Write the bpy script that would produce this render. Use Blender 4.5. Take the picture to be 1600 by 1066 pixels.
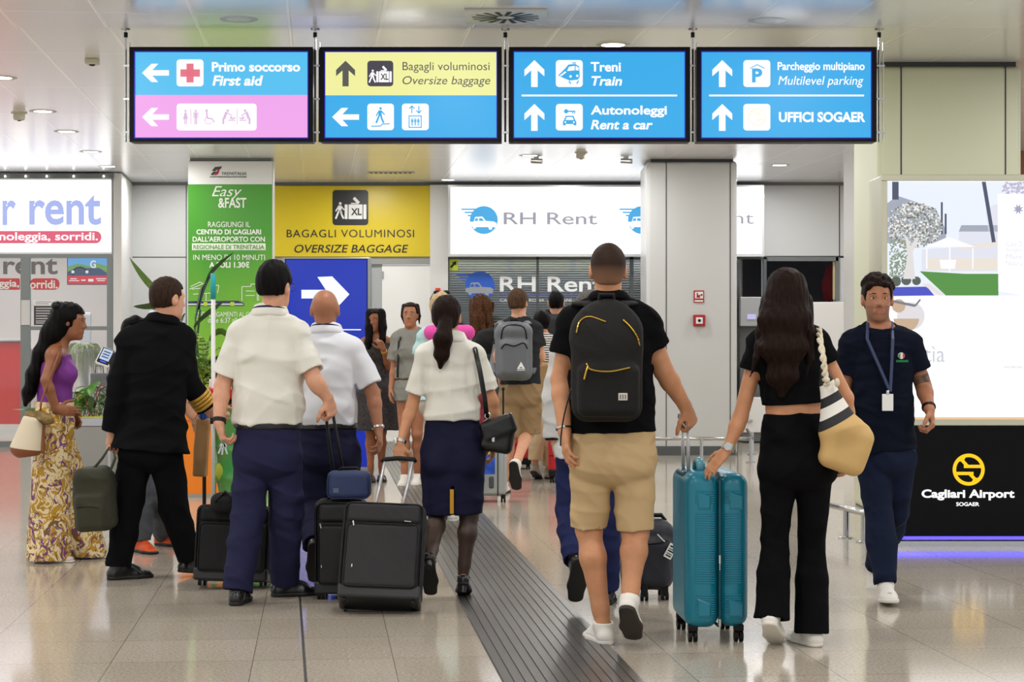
import bpy, bmesh, math, random
import numpy as np
from mathutils import Vector, Matrix

for o in list(bpy.data.objects):
    bpy.data.objects.remove(o, do_unlink=True)
C = bpy.context.scene.collection
SC = bpy.context.scene
random.seed(4)

# ------------------------------------------------------------------ camera, world, lamps, exposure
F = 3000.0            # focal length in pixels of the 1600 x 1066 frame
EYE = 1.37            # camera height
HC = 3.55             # ceiling height
cam_d = bpy.data.cameras.new('camera')
cam = bpy.data.objects.new('camera', cam_d)
C.objects.link(cam)
cam.location = (0, 0, EYE)
cam.rotation_euler = (math.pi / 2, 0, 0)
cam_d.sensor_width = 36.0
cam_d.lens = 36.0 * F / 1600.0
cam_d.clip_start = 0.1
cam_d.clip_end = 200
SC.camera = cam
SC.view_settings.view_transform = 'Standard'
SC.view_settings.look = 'None'
SC.view_settings.gamma = 1.0
SC.view_settings.use_curve_mapping = False
SC.view_settings.exposure = 0.0
try:
    SC.cycles.use_denoising = True
    SC.cycles.max_bounces = 8
    SC.cycles.sample_clamp_indirect = 6.0
    SC.cycles.caustics_reflective = False
    SC.cycles.caustics_refractive = False
except Exception:
    pass

world = bpy.data.worlds.new('world')
SC.world = world
world.use_nodes = True
bg = world.node_tree.nodes['Background']
bg.inputs[0].default_value = (0.90, 0.95, 1.0, 1)
bg.inputs[1].default_value = 1.0


def lamp(x, y, z, power, size=0.3, color=(1, 0.985, 0.965)):
    d = bpy.data.lights.new('ceiling_lamp', 'AREA')
    d.shape = 'DISK'
    d.size = size
    d.energy = power
    d.color = color
    o = bpy.data.objects.new('ceiling_lamp', d)
    C.objects.link(o)
    o.location = (x, y, z)
    return o


HALL = Vector((-0.1007, 1.0, 0)).normalized()        # the way the hall's long joints run
LAMP_P = 28.0
for iy in range(9):
    for ix in range(-3, 4):
        y = 2.0 + iy * 2.9
        x = ix * 2.7 - 0.1007 * y + 0.6
        lamp(x, y, HC - 0.03, LAMP_P, 0.32)


# ------------------------------------------------------------------ helpers
def W(px, py, d):
    """the point the photograph shows at px, py when it lies d metres ahead"""
    return Vector(((px - 800.0) * d / F, d, EYE - (py - 533.0) * d / F))


def srgb(r, g, b):
    def f(c):
        c /= 255.0
        return c / 12.92 if c <= 0.04045 else ((c + 0.055) / 1.055) ** 2.4
    return (f(r), f(g), f(b), 1.0)


MATS = {}


def mat(name, col=(128, 128, 128), rough=0.5, metal=0.0, emit=None, estr=1.0, bump=0.0, bscale=200.0,
        var=0.0, vscale=8.0, spec=0.5, trans=0.0, alpha=1.0, coat=0.0, stretch=None, sheen=0.0, sss=0.0):
    if name in MATS:
        return MATS[name]
    m = bpy.data.materials.new(name)
    m.use_nodes = True
    nt = m.node_tree
    b = nt.nodes['Principled BSDF']
    c = srgb(*col)
    b.inputs['Base Color'].default_value = c
    b.inputs['Roughness'].default_value = rough
    b.inputs['Metallic'].default_value = metal
    b.inputs['Specular IOR Level'].default_value = spec
    if trans:
        b.inputs['Transmission Weight'].default_value = trans
    if alpha < 1:
        b.inputs['Alpha'].default_value = alpha
    if coat:
        b.inputs['Coat Weight'].default_value = coat
    if sheen:
        b.inputs['Sheen Weight'].default_value = sheen
    if emit is not None:
        b.inputs['Emission Color'].default_value = srgb(*emit)
        b.inputs['Emission Strength'].default_value = estr
    tc = None
    if bump or var:
        tc = nt.nodes.new('ShaderNodeTexCoord')
        mp = nt.nodes.new('ShaderNodeMapping')
        nt.links.new(tc.outputs['Object'], mp.inputs[0])
        if stretch:
            mp.inputs['Scale'].default_value = stretch
    if var:
        n = nt.nodes.new('ShaderNodeTexNoise')
        n.inputs['Scale'].default_value = vscale
        n.inputs['Detail'].default_value = 4
        nt.links.new(mp.outputs[0], n.inputs['Vector'])
        r = nt.nodes.new('ShaderNodeValToRGB')
        r.color_ramp.elements[0].position = 0.3
        r.color_ramp.elements[1].position = 0.7
        r.color_ramp.elements[0].color = tuple(max(0, v * (1 - var)) for v in c[:3]) + (1,)
        r.color_ramp.elements[1].color = tuple(min(1, v * (1 + var)) for v in c[:3]) + (1,)
        nt.links.new(n.outputs['Fac'], r.inputs[0])
        nt.links.new(r.outputs[0], b.inputs['Base Color'])
    if bump:
        n2 = nt.nodes.new('ShaderNodeTexNoise')
        n2.inputs['Scale'].default_value = bscale
        n2.inputs['Detail'].default_value = 3
        nt.links.new(mp.outputs[0], n2.inputs['Vector'])
        bp = nt.nodes.new('ShaderNodeBump')
        bp.inputs['Strength'].default_value = bump
        bp.inputs['Distance'].default_value = 0.004
        nt.links.new(n2.outputs['Fac'], bp.inputs['Height'])
        nt.links.new(bp.outputs[0], b.inputs['Normal'])
    MATS[name] = m
    return m


def glow(name, col, s=1.0):
    """a lit face of a sign, screen or lamp"""
    if name in MATS:
        return MATS[name]
    return mat(name, (20, 20, 20), 0.3, emit=col, estr=s, spec=0.3)


def tag(o, label=None, cat=None, group=None, kind=None):
    if label:
        o['label'] = label
    if cat:
        o['category'] = cat
    if group:
        o['group'] = group
    if kind:
        o['kind'] = kind
    return o


def thing(name, label, cat, loc=(0, 0, 0), rz=0.0, group=None, rot=None):
    o = bpy.data.objects.new(name, None)
    C.objects.link(o)
    o.empty_display_size = 0.1
    o.location = loc
    o.rotation_euler = rot if rot else (0, 0, rz)
    return tag(o, label, cat, group)


def link(name, me, m, parent=None, smooth=False, loc=None):
    o = bpy.data.objects.new(name, me)
    C.objects.link(o)
    if m is not None:
        for mm in (m if isinstance(m, (list, tuple)) else [m]):
            me.materials.append(mm)
    if parent is not None:
        o.parent = parent
    if loc is not None:
        o.location = loc
    if smooth:
        me.polygons.foreach_set('use_smooth', [True] * len(me.polygons))
    return o


class MB:
    """collects shapes that become ONE mesh"""

    def __init__(self, origin=(0, 0, 0)):
        self.bm = bmesh.new()
        self.o = Vector(origin)

    def _xf(self, vs, M=None):
        for v in vs:
            if M is not None:
                v.co = M @ v.co
            v.co -= self.o

    def box(self, lo, hi, bev=0.0, seg=2, M=None):
        lo, hi = Vector(lo), Vector(hi)
        r = bmesh.ops.create_cube(self.bm, size=1.0)
        vs = r['verts']
        c, s = (lo + hi) / 2, hi - lo
        for v in vs:
            v.co = Vector((v.co.x * s.x, v.co.y * s.y, v.co.z * s.z)) + c
        if bev > 0:
            es = list({e for v in vs for e in v.link_edges})
            rr = bmesh.ops.bevel(self.bm, geom=es, offset=bev, segments=seg, profile=0.5, affect='EDGES')
            vs = list({v for f in rr['faces'] for v in f.verts} | {v for v in vs if v.is_valid})
        self._xf(vs, M)
        return self

    def tube(self, pts, r, n=10, M=None, caps=True, closed=False, flat=None):
        """a tube along points; r a number or a list; flat=(axis, ratio) squashes the section along an axis"""
        pts = [Vector(p) for p in pts]
        rs = r if isinstance(r, (list, tuple)) else [r] * len(pts)
        rings = []
        prev = None
        N = len(pts)
        for i, p in enumerate(pts):
            if closed:
                t = pts[(i + 1) % N] - pts[i - 1]
            else:
                t = pts[min(i + 1, N - 1)] - pts[max(i - 1, 0)]
            t = t.normalized() if t.length > 1e-9 else Vector((0, 0, 1))
            if flat is not None:
                a = Vector(flat[0])
                a = (a - t * a.dot(t))
                if a.length < 1e-5:
                    a = t.orthogonal()
                a.normalize()
            elif prev is None:
                a = t.orthogonal().normalized()
            else:
                a = (prev - t * prev.dot(t))
                a = a.normalized() if a.length > 1e-6 else t.orthogonal().normalized()
            prev = a
            b = t.cross(a)
            q = flat[1] if flat is not None else 1.0
            ring = []
            for k in range(n):
                w = 2 * math.pi * k / n
                ring.append(self.bm.verts.new(p + (a * math.cos(w) * q + b * math.sin(w)) * rs[i]))
            rings.append(ring)
        for i in range(N if closed else N - 1):
            A, B = rings[i], rings[(i + 1) % N]
            for k in range(n):
                self.bm.faces.new((A[k], A[(k + 1) % n], B[(k + 1) % n], B[k]))
        if caps and not closed:
            self.bm.faces.new(rings[0][::-1])
            self.bm.faces.new(rings[-1])
        self._xf([v for rg in rings for v in rg], M)
        return self

    def lathe(self, prof, n=24, c=(0, 0, 0), M=None):
        """profile of (radius, z) turned about z at c"""
        c = Vector(c)
        rings = []
        for (r, z) in prof:
            rings.append([self.bm.verts.new(c + Vector((r * math.cos(2 * math.pi * k / n), r * math.sin(2 * math.pi * k / n), z)))
                          for k in range(n)])
        for A, B in zip(rings, rings[1:]):
            for k in range(n):
                self.bm.faces.new((A[k], A[(k + 1) % n], B[(k + 1) % n], B[k]))
        self.bm.faces.new(rings[0][::-1])
        self.bm.faces.new(rings[-1])
        self._xf([v for rg in rings for v in rg], M)
        return self

    def prism(self, pts, depth, M=None):
        """a closed outline of (x, z) pulled from y=0 to y=-depth (towards the viewer)"""
        a = [self.bm.verts.new((x, 0, z)) for x, z in pts]
        b = [self.bm.verts.new((x, -depth, z)) for x, z in pts]
        n = len(pts)
        self.bm.faces.new(a)
        self.bm.faces.new(b[::-1])
        for i in range(n):
            self.bm.faces.new((a[i], a[(i + 1) % n], b[(i + 1) % n], b[i]))
        self._xf(a + b, M)
        return self

    def ball(self, c, r, n=12, M=None):
        r = Vector((r, r, r)) if not isinstance(r, (tuple, list, Vector)) else Vector(r)
        c = Vector(c)
        vs = bmesh.ops.create_uvsphere(self.bm, u_segments=n, v_segments=max(6, n // 2 + 2), radius=1.0)['verts']
        for v in vs:
            v.co = Vector((v.co.x * r.x, v.co.y * r.y, v.co.z * r.z)) + c
        self._xf(vs, M)
        return self

    def poly(self, vs, fs, M=None):
        nv = [self.bm.verts.new(v) for v in vs]
        for f in fs:
            try:
                self.bm.faces.new([nv[i] for i in f])
            except ValueError:
                pass
        self._xf(nv, M)
        return self

    def build(self, name, m, parent=None, smooth=False, loc=None, angle=None):
        bmesh.ops.recalc_face_normals(self.bm, faces=self.bm.faces)
        me = bpy.data.meshes.new(name)
        self.bm.to_mesh(me)
        self.bm.free()
        o = link(name, me, m, parent, smooth, loc)
        if smooth and angle:
            try:
                me.set_sharp_from_angle(angle=math.radians(angle))
            except Exception:
                pass
        return o


def text_mesh(s, bold=0.0, shear=0.0, spacing=1.0):
    cu = bpy.data.curves.new('t', 'FONT')
    cu.body = s
    cu.size = 1.0
    cu.offset = bold
    cu.shear = shear
    cu.space_character = spacing
    cu.align_x = 'LEFT'
    cu.extrude = 0.01
    cu.resolution_u = 4
    o = bpy.data.objects.new('t', cu)
    C.objects.link(o)
    dg = bpy.context.evaluated_depsgraph_get()
    dg.update()
    me = bpy.data.meshes.new_from_object(o.evaluated_get(dg))
    bpy.data.objects.remove(o)
    return me


def lettering(s, x0, x1, z0, z1, y, m, parent, bold=0.0, shear=0.0, spacing=1.0, name='lettering', thick=0.003, xf=None):
    """writing whose drawn box fills x0..x1, z0..z1 on the plane at y, facing -y"""
    me = text_mesh(s, bold, shear, spacing)
    n = len(me.vertices)
    co = np.empty(n * 3, np.float32)
    me.vertices.foreach_get('co', co)
    co = co.reshape(-1, 3)
    lo, hi = co.min(0), co.max(0)
    out = np.empty_like(co)
    out[:, 0] = x0 + (co[:, 0] - lo[0]) / max(1e-6, hi[0] - lo[0]) * (x1 - x0)
    out[:, 2] = z0 + (co[:, 1] - lo[1]) / max(1e-6, hi[1] - lo[1]) * (z1 - z0)
    out[:, 1] = y - (co[:, 2] - lo[2]) / max(1e-6, hi[2] - lo[2]) * thick
    if xf is not None:
        out = np.array([xf @ Vector(p) for p in out], np.float32)
    me.vertices.foreach_set('co', out.reshape(-1))
    me.update()
    return link(name, me, m, parent)


def rrect(x0, x1, z0, z1, r, n=5):
    pts = []
    for cx, cz, a0 in ((x1 - r, z1 - r, 0), (x0 + r, z1 - r, 90), (x0 + r, z0 + r, 180), (x1 - r, z0 + r, 270)):
        for i in range(n + 1):
            a = math.radians(a0 + 90 * i / n)
            pts.append((cx + r * math.cos(a), cz + r * math.sin(a)))
    return pts


def disc(cx, cz, r, n=20, a0=0, a1=360):
    return [(cx + r * math.cos(math.radians(a0 + (a1 - a0) * i / n)), cz + r * math.sin(math.radians(a0 + (a1 - a0) * i / n)))
            for i in range(n if a1 - a0 == 360 else n + 1)]


def stroke(a, b, w):
    a, b = Vector((a[0], a[1])), Vector((b[0], b[1]))
    d = (b - a).normalized()
    n = Vector((-d.y, d.x)) * w / 2
    return [tuple(a + n), tuple(b + n), tuple(b - n), tuple(a - n)]


def graphic(name, shapes, y, m, parent, thick=0.003, M=None):
    """several flat outlines of one colour on a sign: one mesh"""
    mb = MB()
    T = Matrix.Translation((0, y, 0))
    if M is not None:
        T = M @ T
    for s in shapes:
        mb.prism(s, thick, M=T)
    return mb.build(name, m, parent)


# ------------------------------------------------------------------ soft bodies: blended rounded cones turned into one skin
V = lambda *a: np.array(a if len(a) > 1 else tuple(a[0]), np.float32)


def nrm(v):
    v = np.asarray(v, np.float32)
    return v / max(1e-9, float(np.linalg.norm(v)))


class Cone:
    def __init__(s, a, b, ra, rb, k=0.02, op='u', w=None, q0=1.0, q1=1.0, capa=False, capb=False):
        s.a, s.b, s.ra, s.rb, s.k, s.op = V(a), V(b), ra, rb, k, op
        s.w = None if w is None else nrm(w)
        s.q0, s.q1, s.capa, s.capb = q0, q1, capa, capb
        m = max(ra * max(1, q0), rb * max(1, q1))
        s.lo = np.minimum(s.a, s.b) - m
        s.hi = np.maximum(s.a, s.b) + m

    def __call__(s, P):
        ba = s.b - s.a
        L2 = float(ba @ ba) + 1e-12
        pa = P - s.a
        tr = (pa @ ba) / L2
        t = np.clip(tr, 0, 1)
        v = pa - t[:, None] * ba
        r = s.ra + (s.rb - s.ra) * t
        v2 = np.einsum('ij,ij->i', v, v)
        if s.w is not None:
            lw = v @ s.w
            q = s.q0 + (s.q1 - s.q0) * t
            v2 = v2 - lw * lw + (lw / q) ** 2
        d = np.sqrt(np.maximum(v2, 0)) - r
        L = math.sqrt(L2)
        if s.capb:
            d = np.maximum(d, (tr - 1) * L)
        if s.capa:
            d = np.maximum(d, -tr * L)
        return d


class Ell:
    def __init__(s, c, r, R=None, k=0.02, op='u'):
        s.c, s.r, s.k, s.op = V(c), V(r), k, op
        s.R = np.eye(3, dtype=np.float32) if R is None else np.asarray(R, np.float32)
        m = max(r)
        s.lo, s.hi = s.c - m, s.c + m

    def __call__(s, P):
        q = (P - s.c) @ s.R.T / s.r
        n = np.sqrt(np.einsum('ij,ij->i', q, q))
        return (n - 1) * float(s.r.min())


class Box:
    def __init__(s, c, h, R=None, rad=0.01, k=0.01, op='u'):
        s.c, s.h, s.rad, s.k, s.op = V(c), V(h), rad, k, op
        s.R = np.eye(3, dtype=np.float32) if R is None else np.asarray(R, np.float32)
        m = float(np.linalg.norm(s.h))
        s.lo, s.hi = s.c - m, s.c + m

    def __call__(s, P):
        q = np.abs((P - s.c) @ s.R.T) - (s.h - s.rad)
        o = np.maximum(q, 0)
        return np.sqrt(np.einsum('ij,ij->i', o, o)) + np.minimum(q.max(1), 0) - s.rad


class Half:
    """keeps what lies behind the plane (against n)"""

    def __init__(s, p, n, k=0.004):
        s.p, s.n, s.k, s.op = V(p), nrm(n), k, 'i'
        s.lo = s.hi = None

    def __call__(s, P):
        return (P - s.p) @ s.n


class Cut:
    """removes what lies inside a function"""

    def __init__(s, fn, k=0.004):
        s.fn, s.k, s.op = fn, k, 's'
        s.lo = s.hi = None

    def __call__(s, P):
        return s.fn(P)


def smin(a, b, k):
    if k <= 0:
        return np.minimum(a, b)
    h = np.maximum(k - np.abs(a - b), 0) / k
    return np.minimum(a, b) - h * h * k * 0.25


def fold(amp, freq, seed=0, along=(0.3, 0.2, 1.0), n=5):
    """creases in cloth: soft valleys between sharper ridges, stronger here and weaker there"""
    rg = np.random.RandomState(seed)
    ks = [(nrm(np.array(along) + rg.normal(0, 0.5, 3)) * freq * rg.uniform(1.0, 2.3)).astype(np.float32) for _ in range(n)]
    ws = [(nrm(rg.normal(0, 1, 3)) * freq * .45).astype(np.float32) for _ in range(n)]
    ms = [(nrm(rg.normal(0, 1, 3)) * freq * rg.uniform(.3, .6)).astype(np.float32) for _ in range(n)]
    ph = rg.uniform(0, 6, 3 * n)

    def f(P):
        d = 0
        for i in range(n):
            a = P @ ks[i] + ph[i] + 1.3 * np.sin(P @ ws[i] + ph[i + n])
            m = np.clip(.35 + np.sin(P @ ms[i] + ph[i + 2 * n]), 0, 1.2)
            d = d + m * ((1 - np.abs(np.sin(a * .5))) ** 2 - .25)
        return d * (-amp * .8)
    f.amp = amp * 2.5
    return f


def strands(amp, freq, seed=0, along=(1, 1, .1)):
    """grooves between locks of hair"""
    rg = np.random.RandomState(seed)
    ks = [(nrm(np.array(along) * rg.choice([-1, 1], 3) + rg.normal(0, 0.15, 3)) * freq * rg.uniform(.8, 1.6)).astype(np.float32) for _ in range(4)]
    ws = [rg.normal(0, 1, 3).astype(np.float32) * freq * .12 for _ in range(4)]
    ph = rg.uniform(0, 6, 8)

    def f(P):
        d = 0
        for i in range(4):
            d = d + np.sin(P @ ks[i] + ph[i] + 1.2 * np.sin(P @ ws[i] + ph[i + 4]))
        return d * (amp * .5)
    f.amp = amp * 2
    return f


def evalp(prims, P, cells, disp):
    """cells: (n, m) blocks of points; P: (n, m, 3)"""
    n, m = P.shape[:2]
    d = np.full((n, m), 1.0, np.float32)
    clo, chi = P.min(1), P.max(1)
    for p in prims:
        if p.lo is None:
            sel = slice(None)
            Q = P.reshape(-1, 3)
            v = p(Q).reshape(n, m)
            cur = d
        else:
            pad = p.k + 0.05
            sel = np.nonzero(((chi >= p.lo - pad) & (clo <= p.hi + pad)).all(1))[0]
            if len(sel) == 0:
                continue
            Q = P[sel].reshape(-1, 3)
            v = p(Q).reshape(len(sel), m)
            cur = d[sel]
        if p.op == 'u':
            r = smin(cur, v, p.k)
        elif p.op == 's':
            r = -smin(-cur, v, p.k)
        else:
            r = -smin(-cur, -v, p.k)
        d[sel] = r
    if disp is not None:
        near = np.nonzero((np.abs(d) < 0.05).any(1))[0]
        if len(near):
            d[near] += disp(P[near].reshape(-1, 3)).reshape(len(near), m)
    return d


def skin(prims, h=0.006, disp=None, smooth_it=1):
    """one closed skin around blended shapes: (vertices, quads)"""
    us = [p for p in prims if p.lo is not None and p.op == 'u']
    lo = np.min([p.lo for p in us], 0) - 4 * h - 0.012
    hi = np.max([p.hi for p in us], 0) + 4 * h + 0.012
    nb = np.ceil((hi - lo) / (4 * h)).astype(int) + 1
    I = np.stack(np.meshgrid(*[np.arange(n) for n in nb], indexing='ij'), -1).reshape(-1, 3)
    cen = (lo + (I * 4 + 1.5) * h).astype(np.float32)
    amp = disp.amp if disp is not None else 0
    dc = evalp(prims, cen[:, None, :], None, None)[:, 0]
    act = np.nonzero(np.abs(dc) < 4.3 * h + amp)[0]
    D = np.repeat(np.repeat(np.repeat(dc.reshape(nb), 4, 0), 4, 1), 4, 2)
    off = np.stack(np.meshgrid(*[np.arange(4)] * 3, indexing='ij'), -1).reshape(-1, 3)
    P = (lo + (I[act][:, None, :] * 4 + off[None]) * h).astype(np.float32)
    d = evalp(prims, P, None, disp)
    D = D.reshape(nb[0], 4, nb[1], 4, nb[2], 4).transpose(0, 2, 4, 1, 3, 5).reshape(-1, 64).copy()
    D[act] = d
    D = D.reshape(nb[0], nb[1], nb[2], 4, 4, 4).transpose(0, 3, 1, 4, 2, 5).reshape(nb * 4)
    S = D < 0
    c = np.zeros(np.array(S.shape) - 1, np.int8)
    cs = [(i, j, k) for i in (0, 1) for j in (0, 1) for k in (0, 1)]
    sl = lambda a, n: slice(a, n - 1 + a)
    for (i, j, k) in cs:
        c += S[sl(i, S.shape[0]), sl(j, S.shape[1]), sl(k, S.shape[2])]
    mk = (c > 0) & (c < 8)
    ijk = np.stack(np.nonzero(mk), 1)
    idx = np.full(mk.shape, -1, np.int64)
    idx[mk] = np.arange(len(ijk))
    acc = np.zeros((len(ijk), 3), np.float32)
    cnt = np.zeros(len(ijk), np.float32)
    for a in cs:
        for ax in range(3):
            if a[ax]:
                continue
            b = list(a)
            b[ax] = 1
            va = D[ijk[:, 0] + a[0], ijk[:, 1] + a[1], ijk[:, 2] + a[2]]
            vb = D[ijk[:, 0] + b[0], ijk[:, 1] + b[1], ijk[:, 2] + b[2]]
            x = (va < 0) != (vb < 0)
            t = np.where(x, va / np.where(x, va - vb, 1), 0)
            pos = np.tile(np.array(a, np.float32), (len(ijk), 1))
            pos[:, ax] += t
            acc[x] += pos[x]
            cnt[x] += 1
    vs = (ijk + acc / np.maximum(cnt, 1)[:, None]) * h + lo
    quads = []
    for ax in range(3):
        sa = [slice(None)] * 3
        sb = [slice(None)] * 3
        sa[ax], sb[ax] = slice(0, -1), slice(1, None)
        A, B = S[tuple(sa)], S[tuple(sb)]
        x = A != B
        e = np.stack(np.nonzero(x), 1)
        o1, o2 = [(1, 2), (2, 0), (0, 1)][ax]
        ok = (e[:, o1] > 0) & (e[:, o2] > 0) & (e[:, o1] < mk.shape[o1]) & (e[:, o2] < mk.shape[o2])
        e = e[ok]
        ins = A[tuple(e.T)]
        q = []
        for d1, d2 in ((1, 1), (0, 1), (0, 0), (1, 0)):
            f = e.copy()
            f[:, o1] -= d1
            f[:, o2] -= d2
            q.append(idx[tuple(f.T)])
        q = np.stack(q, 1)
        q[~ins] = q[~ins][:, ::-1]
        quads.append(q)
    q = np.concatenate(quads)
    q = q[(q >= 0).all(1)]
    for _ in range(smooth_it):
        s = np.zeros_like(vs)
        n = np.zeros(len(vs))
        for i in range(4):
            a, b = q[:, i], q[:, (i + 1) % 4]
            for ch in range(3):
                s[:, ch] += np.bincount(a, vs[b, ch], len(vs)) + np.bincount(b, vs[a, ch], len(vs))
            n += np.bincount(a, minlength=len(vs)) + np.bincount(b, minlength=len(vs))
        vs = 0.5 * vs + 0.5 * s / np.maximum(n, 1)[:, None]
    return vs.astype(np.float32), q


def soft(name, prims, m, parent=None, h=0.006, disp=None, base=(0, 0, 0), smooth_it=1, slots=None):
    vs, q = skin(prims, h, disp, smooth_it)
    me = bpy.data.meshes.new(name)
    nv, nq = len(vs), len(q)
    me.vertices.add(nv)
    me.vertices.foreach_set('co', (vs - V(base)).reshape(-1))
    me.loops.add(nq * 4)
    me.loops.foreach_set('vertex_index', q.reshape(-1).astype(np.int32))
    me.polygons.add(nq)
    me.polygons.foreach_set('loop_start', np.arange(0, nq * 4, 4, dtype=np.int32))
    if slots is not None:
        me.polygons.foreach_set('material_index', slots(vs[q].mean(1)).astype(np.int32))
    me.update(calc_edges=True)
    return link(name, me, m, parent, smooth=True)
# ------------------------------------------------------------------ materials of the place
def tile_floor_mat():
    m = bpy.data.materials.new('polished_terrazzo')
    m.use_nodes = True
    nt = m.node_tree
    b = nt.nodes['Principled BSDF']
    tc = nt.nodes.new('ShaderNodeTexCoord')
    mp = nt.nodes.new('ShaderNodeMapping')
    mp.inputs['Rotation'].default_value = (0, 0, -math.atan(0.1007))
    mp.inputs['Location'].default_value = (0.28, 0.1, 0)
    nt.links.new(tc.outputs['Object'], mp.inputs[0])
    br = nt.nodes.new('ShaderNodeTexBrick')
    br.offset = 0.0
    br.inputs['Scale'].default_value = 1.0
    br.inputs['Brick Width'].default_value = 0.6
    br.inputs['Row Height'].default_value = 0.6
    br.inputs['Mortar Size'].default_value = 0.0022
    br.inputs['Color1'].default_value = srgb(197, 188, 174)
    br.inputs['Color2'].default_value = srgb(204, 195, 182)
    br.inputs['Mortar'].default_value = srgb(140, 134, 125)
    nt.links.new(mp.outputs[0], br.inputs['Vector'])
    n = nt.nodes.new('ShaderNodeTexNoise')
    n.inputs['Scale'].default_value = 70
    n.inputs['Detail'].default_value = 5
    n.inputs['Roughness'].default_value = 0.75
    nt.links.new(tc.outputs['Object'], n.inputs['Vector'])
    r = nt.nodes.new('ShaderNodeValToRGB')
    r.color_ramp.elements[0].position = 0.36
    r.color_ramp.elements[0].color = (0.62, 0.60, 0.56, 1)
    r.color_ramp.elements[1].position = 0.62
    r.color_ramp.elements[1].color = (1.08, 1.07, 1.05, 1)
    nt.links.new(n.outputs['Fac'], r.inputs[0])
    n3 = nt.nodes.new('ShaderNodeTexNoise')
    n3.inputs['Scale'].default_value = 0.9
    n3.inputs['Detail'].default_value = 3
    nt.links.new(tc.outputs['Object'], n3.inputs['Vector'])
    r3 = nt.nodes.new('ShaderNodeValToRGB')
    r3.color_ramp.elements[0].color = (0.88, 0.87, 0.85, 1)
    r3.color_ramp.elements[1].color = (1.05, 1.05, 1.05, 1)
    nt.links.new(n3.outputs['Fac'], r3.inputs[0])
    mx = nt.nodes.new('ShaderNodeMixRGB')
    mx.blend_type = 'MULTIPLY'
    mx.inputs[0].default_value = 1
    nt.links.new(br.outputs['Color'], mx.inputs[1])
    nt.links.new(r.outputs[0], mx.inputs[2])
    m2 = nt.nodes.new('ShaderNodeMixRGB')
    m2.blend_type = 'MULTIPLY'
    m2.inputs[0].default_value = 1
    nt.links.new(mx.outputs[0], m2.inputs[1])
    nt.links.new(r3.outputs[0], m2.inputs[2])
    nt.links.new(m2.outputs[0], b.inputs['Base Color'])
    b.inputs['Roughness'].default_value = 0.115
    b.inputs['Specular IOR Level'].default_value = 0.55
    return m


def ceiling_mat():
    m = bpy.data.materials.new('lacquered_ceiling_panels')
    m.use_nodes = True
    nt = m.node_tree
    b = nt.nodes['Principled BSDF']
    tc = nt.nodes.new('ShaderNodeTexCoord')
    mp = nt.nodes.new('ShaderNodeMapping')
    mp.inputs['Rotation'].default_value = (0, 0, math.pi / 2 - math.atan(0.1007))
    mp.inputs['Location'].default_value = (0.8, 0.2, 0)
    nt.links.new(tc.outputs['Object'], mp.inputs[0])
    br = nt.nodes.new('ShaderNodeTexBrick')
    br.offset = 0.0
    br.inputs['Scale'].default_value = 1.0
    br.inputs['Brick Width'].default_value = 2.0
    br.inputs['Row Height'].default_value = 0.62
    br.inputs['Mortar Size'].default_value = 0.014
    br.inputs['Mortar Smooth'].default_value = 0.3
    br.inputs['Color1'].default_value = srgb(244, 245, 249)
    br.inputs['Color2'].default_value = srgb(240, 241, 245)
    br.inputs['Mortar'].default_value = srgb(254, 254, 254)  # paler joint colour stands in for the joints' reflective gleam
    nt.links.new(mp.outputs[0], br.inputs['Vector'])
    nt.links.new(br.outputs['Color'], b.inputs['Base Color'])
    bp = nt.nodes.new('ShaderNodeBump')
    bp.inputs['Strength'].default_value = 0.5
    bp.inputs['Distance'].default_value = 0.01
    nt.links.new(br.outputs['Fac'], bp.inputs['Height'])
    nt.links.new(bp.outputs[0], b.inputs['Normal'])
    b.inputs['Roughness'].default_value = 0.22
    b.inputs['Metallic'].default_value = 0.3
    b.inputs['Specular IOR Level'].default_value = 0.7
    return m


M_wall = mat('white_panel', (216, 216, 214), 0.35, bump=0.05, bscale=60)
M_wall2 = mat('light_grey_panel', (198, 200, 200), 0.35)
M_warm = mat('pale_green_panel', (206, 208, 182), 0.4)
M_joint = mat('dark_joint', (50, 52, 55), 0.6)
M_band = mat('grey_band', (106, 110, 110), 0.4)
M_alu = mat('brushed_aluminium', (176, 178, 178), 0.3, metal=0.9)
M_alu_l = mat('silver_frame', (200, 200, 202), 0.35, metal=0.5)
M_steel = mat('stainless_steel', (190, 190, 188), 0.22, metal=1.0)
M_black = mat('black_plastic', (12, 12, 13), 0.45, spec=.25)
M_rubber = mat('black_rubber', (14, 14, 15), 0.7)
M_gloss_black = mat('gloss_black_panel', (5, 5, 6), 0.1, spec=.12)
M_white = mat('white_paint', (235, 235, 233), 0.4)
M_red = mat('red_paint', (205, 30, 34), 0.35)
M_glass = mat('clear_glass', (235, 240, 240), 0.03, trans=1.0)
M_glow = glow('lit_white_face', (255, 255, 255), 2.0)
M_lamp = glow('lamp_face', (255, 247, 230), 6.0)


def structure(o):
    o['kind'] = 'structure'
    return o


def pbox(mb, x0, y0, x1, y1, d, depth, bev=0.0, over=0.0):
    a, b = W(x0, y1, d), W(x1, y0, d)
    return mb.box((a.x, d - over, a.z), (b.x, d + depth, b.z), bev)


# ------------------------------------------------------------------ floor, ceiling, walls
structure(MB().box((-16, -6, -0.2), (16, 34, 0)).build('floor', tile_floor_mat()))
cm = ceiling_mat()
structure(MB().box((-16, 13.2, HC), (16, 34, HC + 0.2)).build('ceiling', cm))
structure(MB().box((-16, -6, HC - 0.025), (16, 13.2, HC + 0.2)).build('ceiling', cm))

# ribbed metal cover over the floor's expansion joint
mb = MB()
hx, hy = HALL.x, HALL.y
SX, SY, SW = -0.0386 + 0.1007 * 0, 7.71, 0.565
side = Vector((hy, -hx, 0))
base = Vector((SX, SY, 0)) - HALL * 4.0


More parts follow.
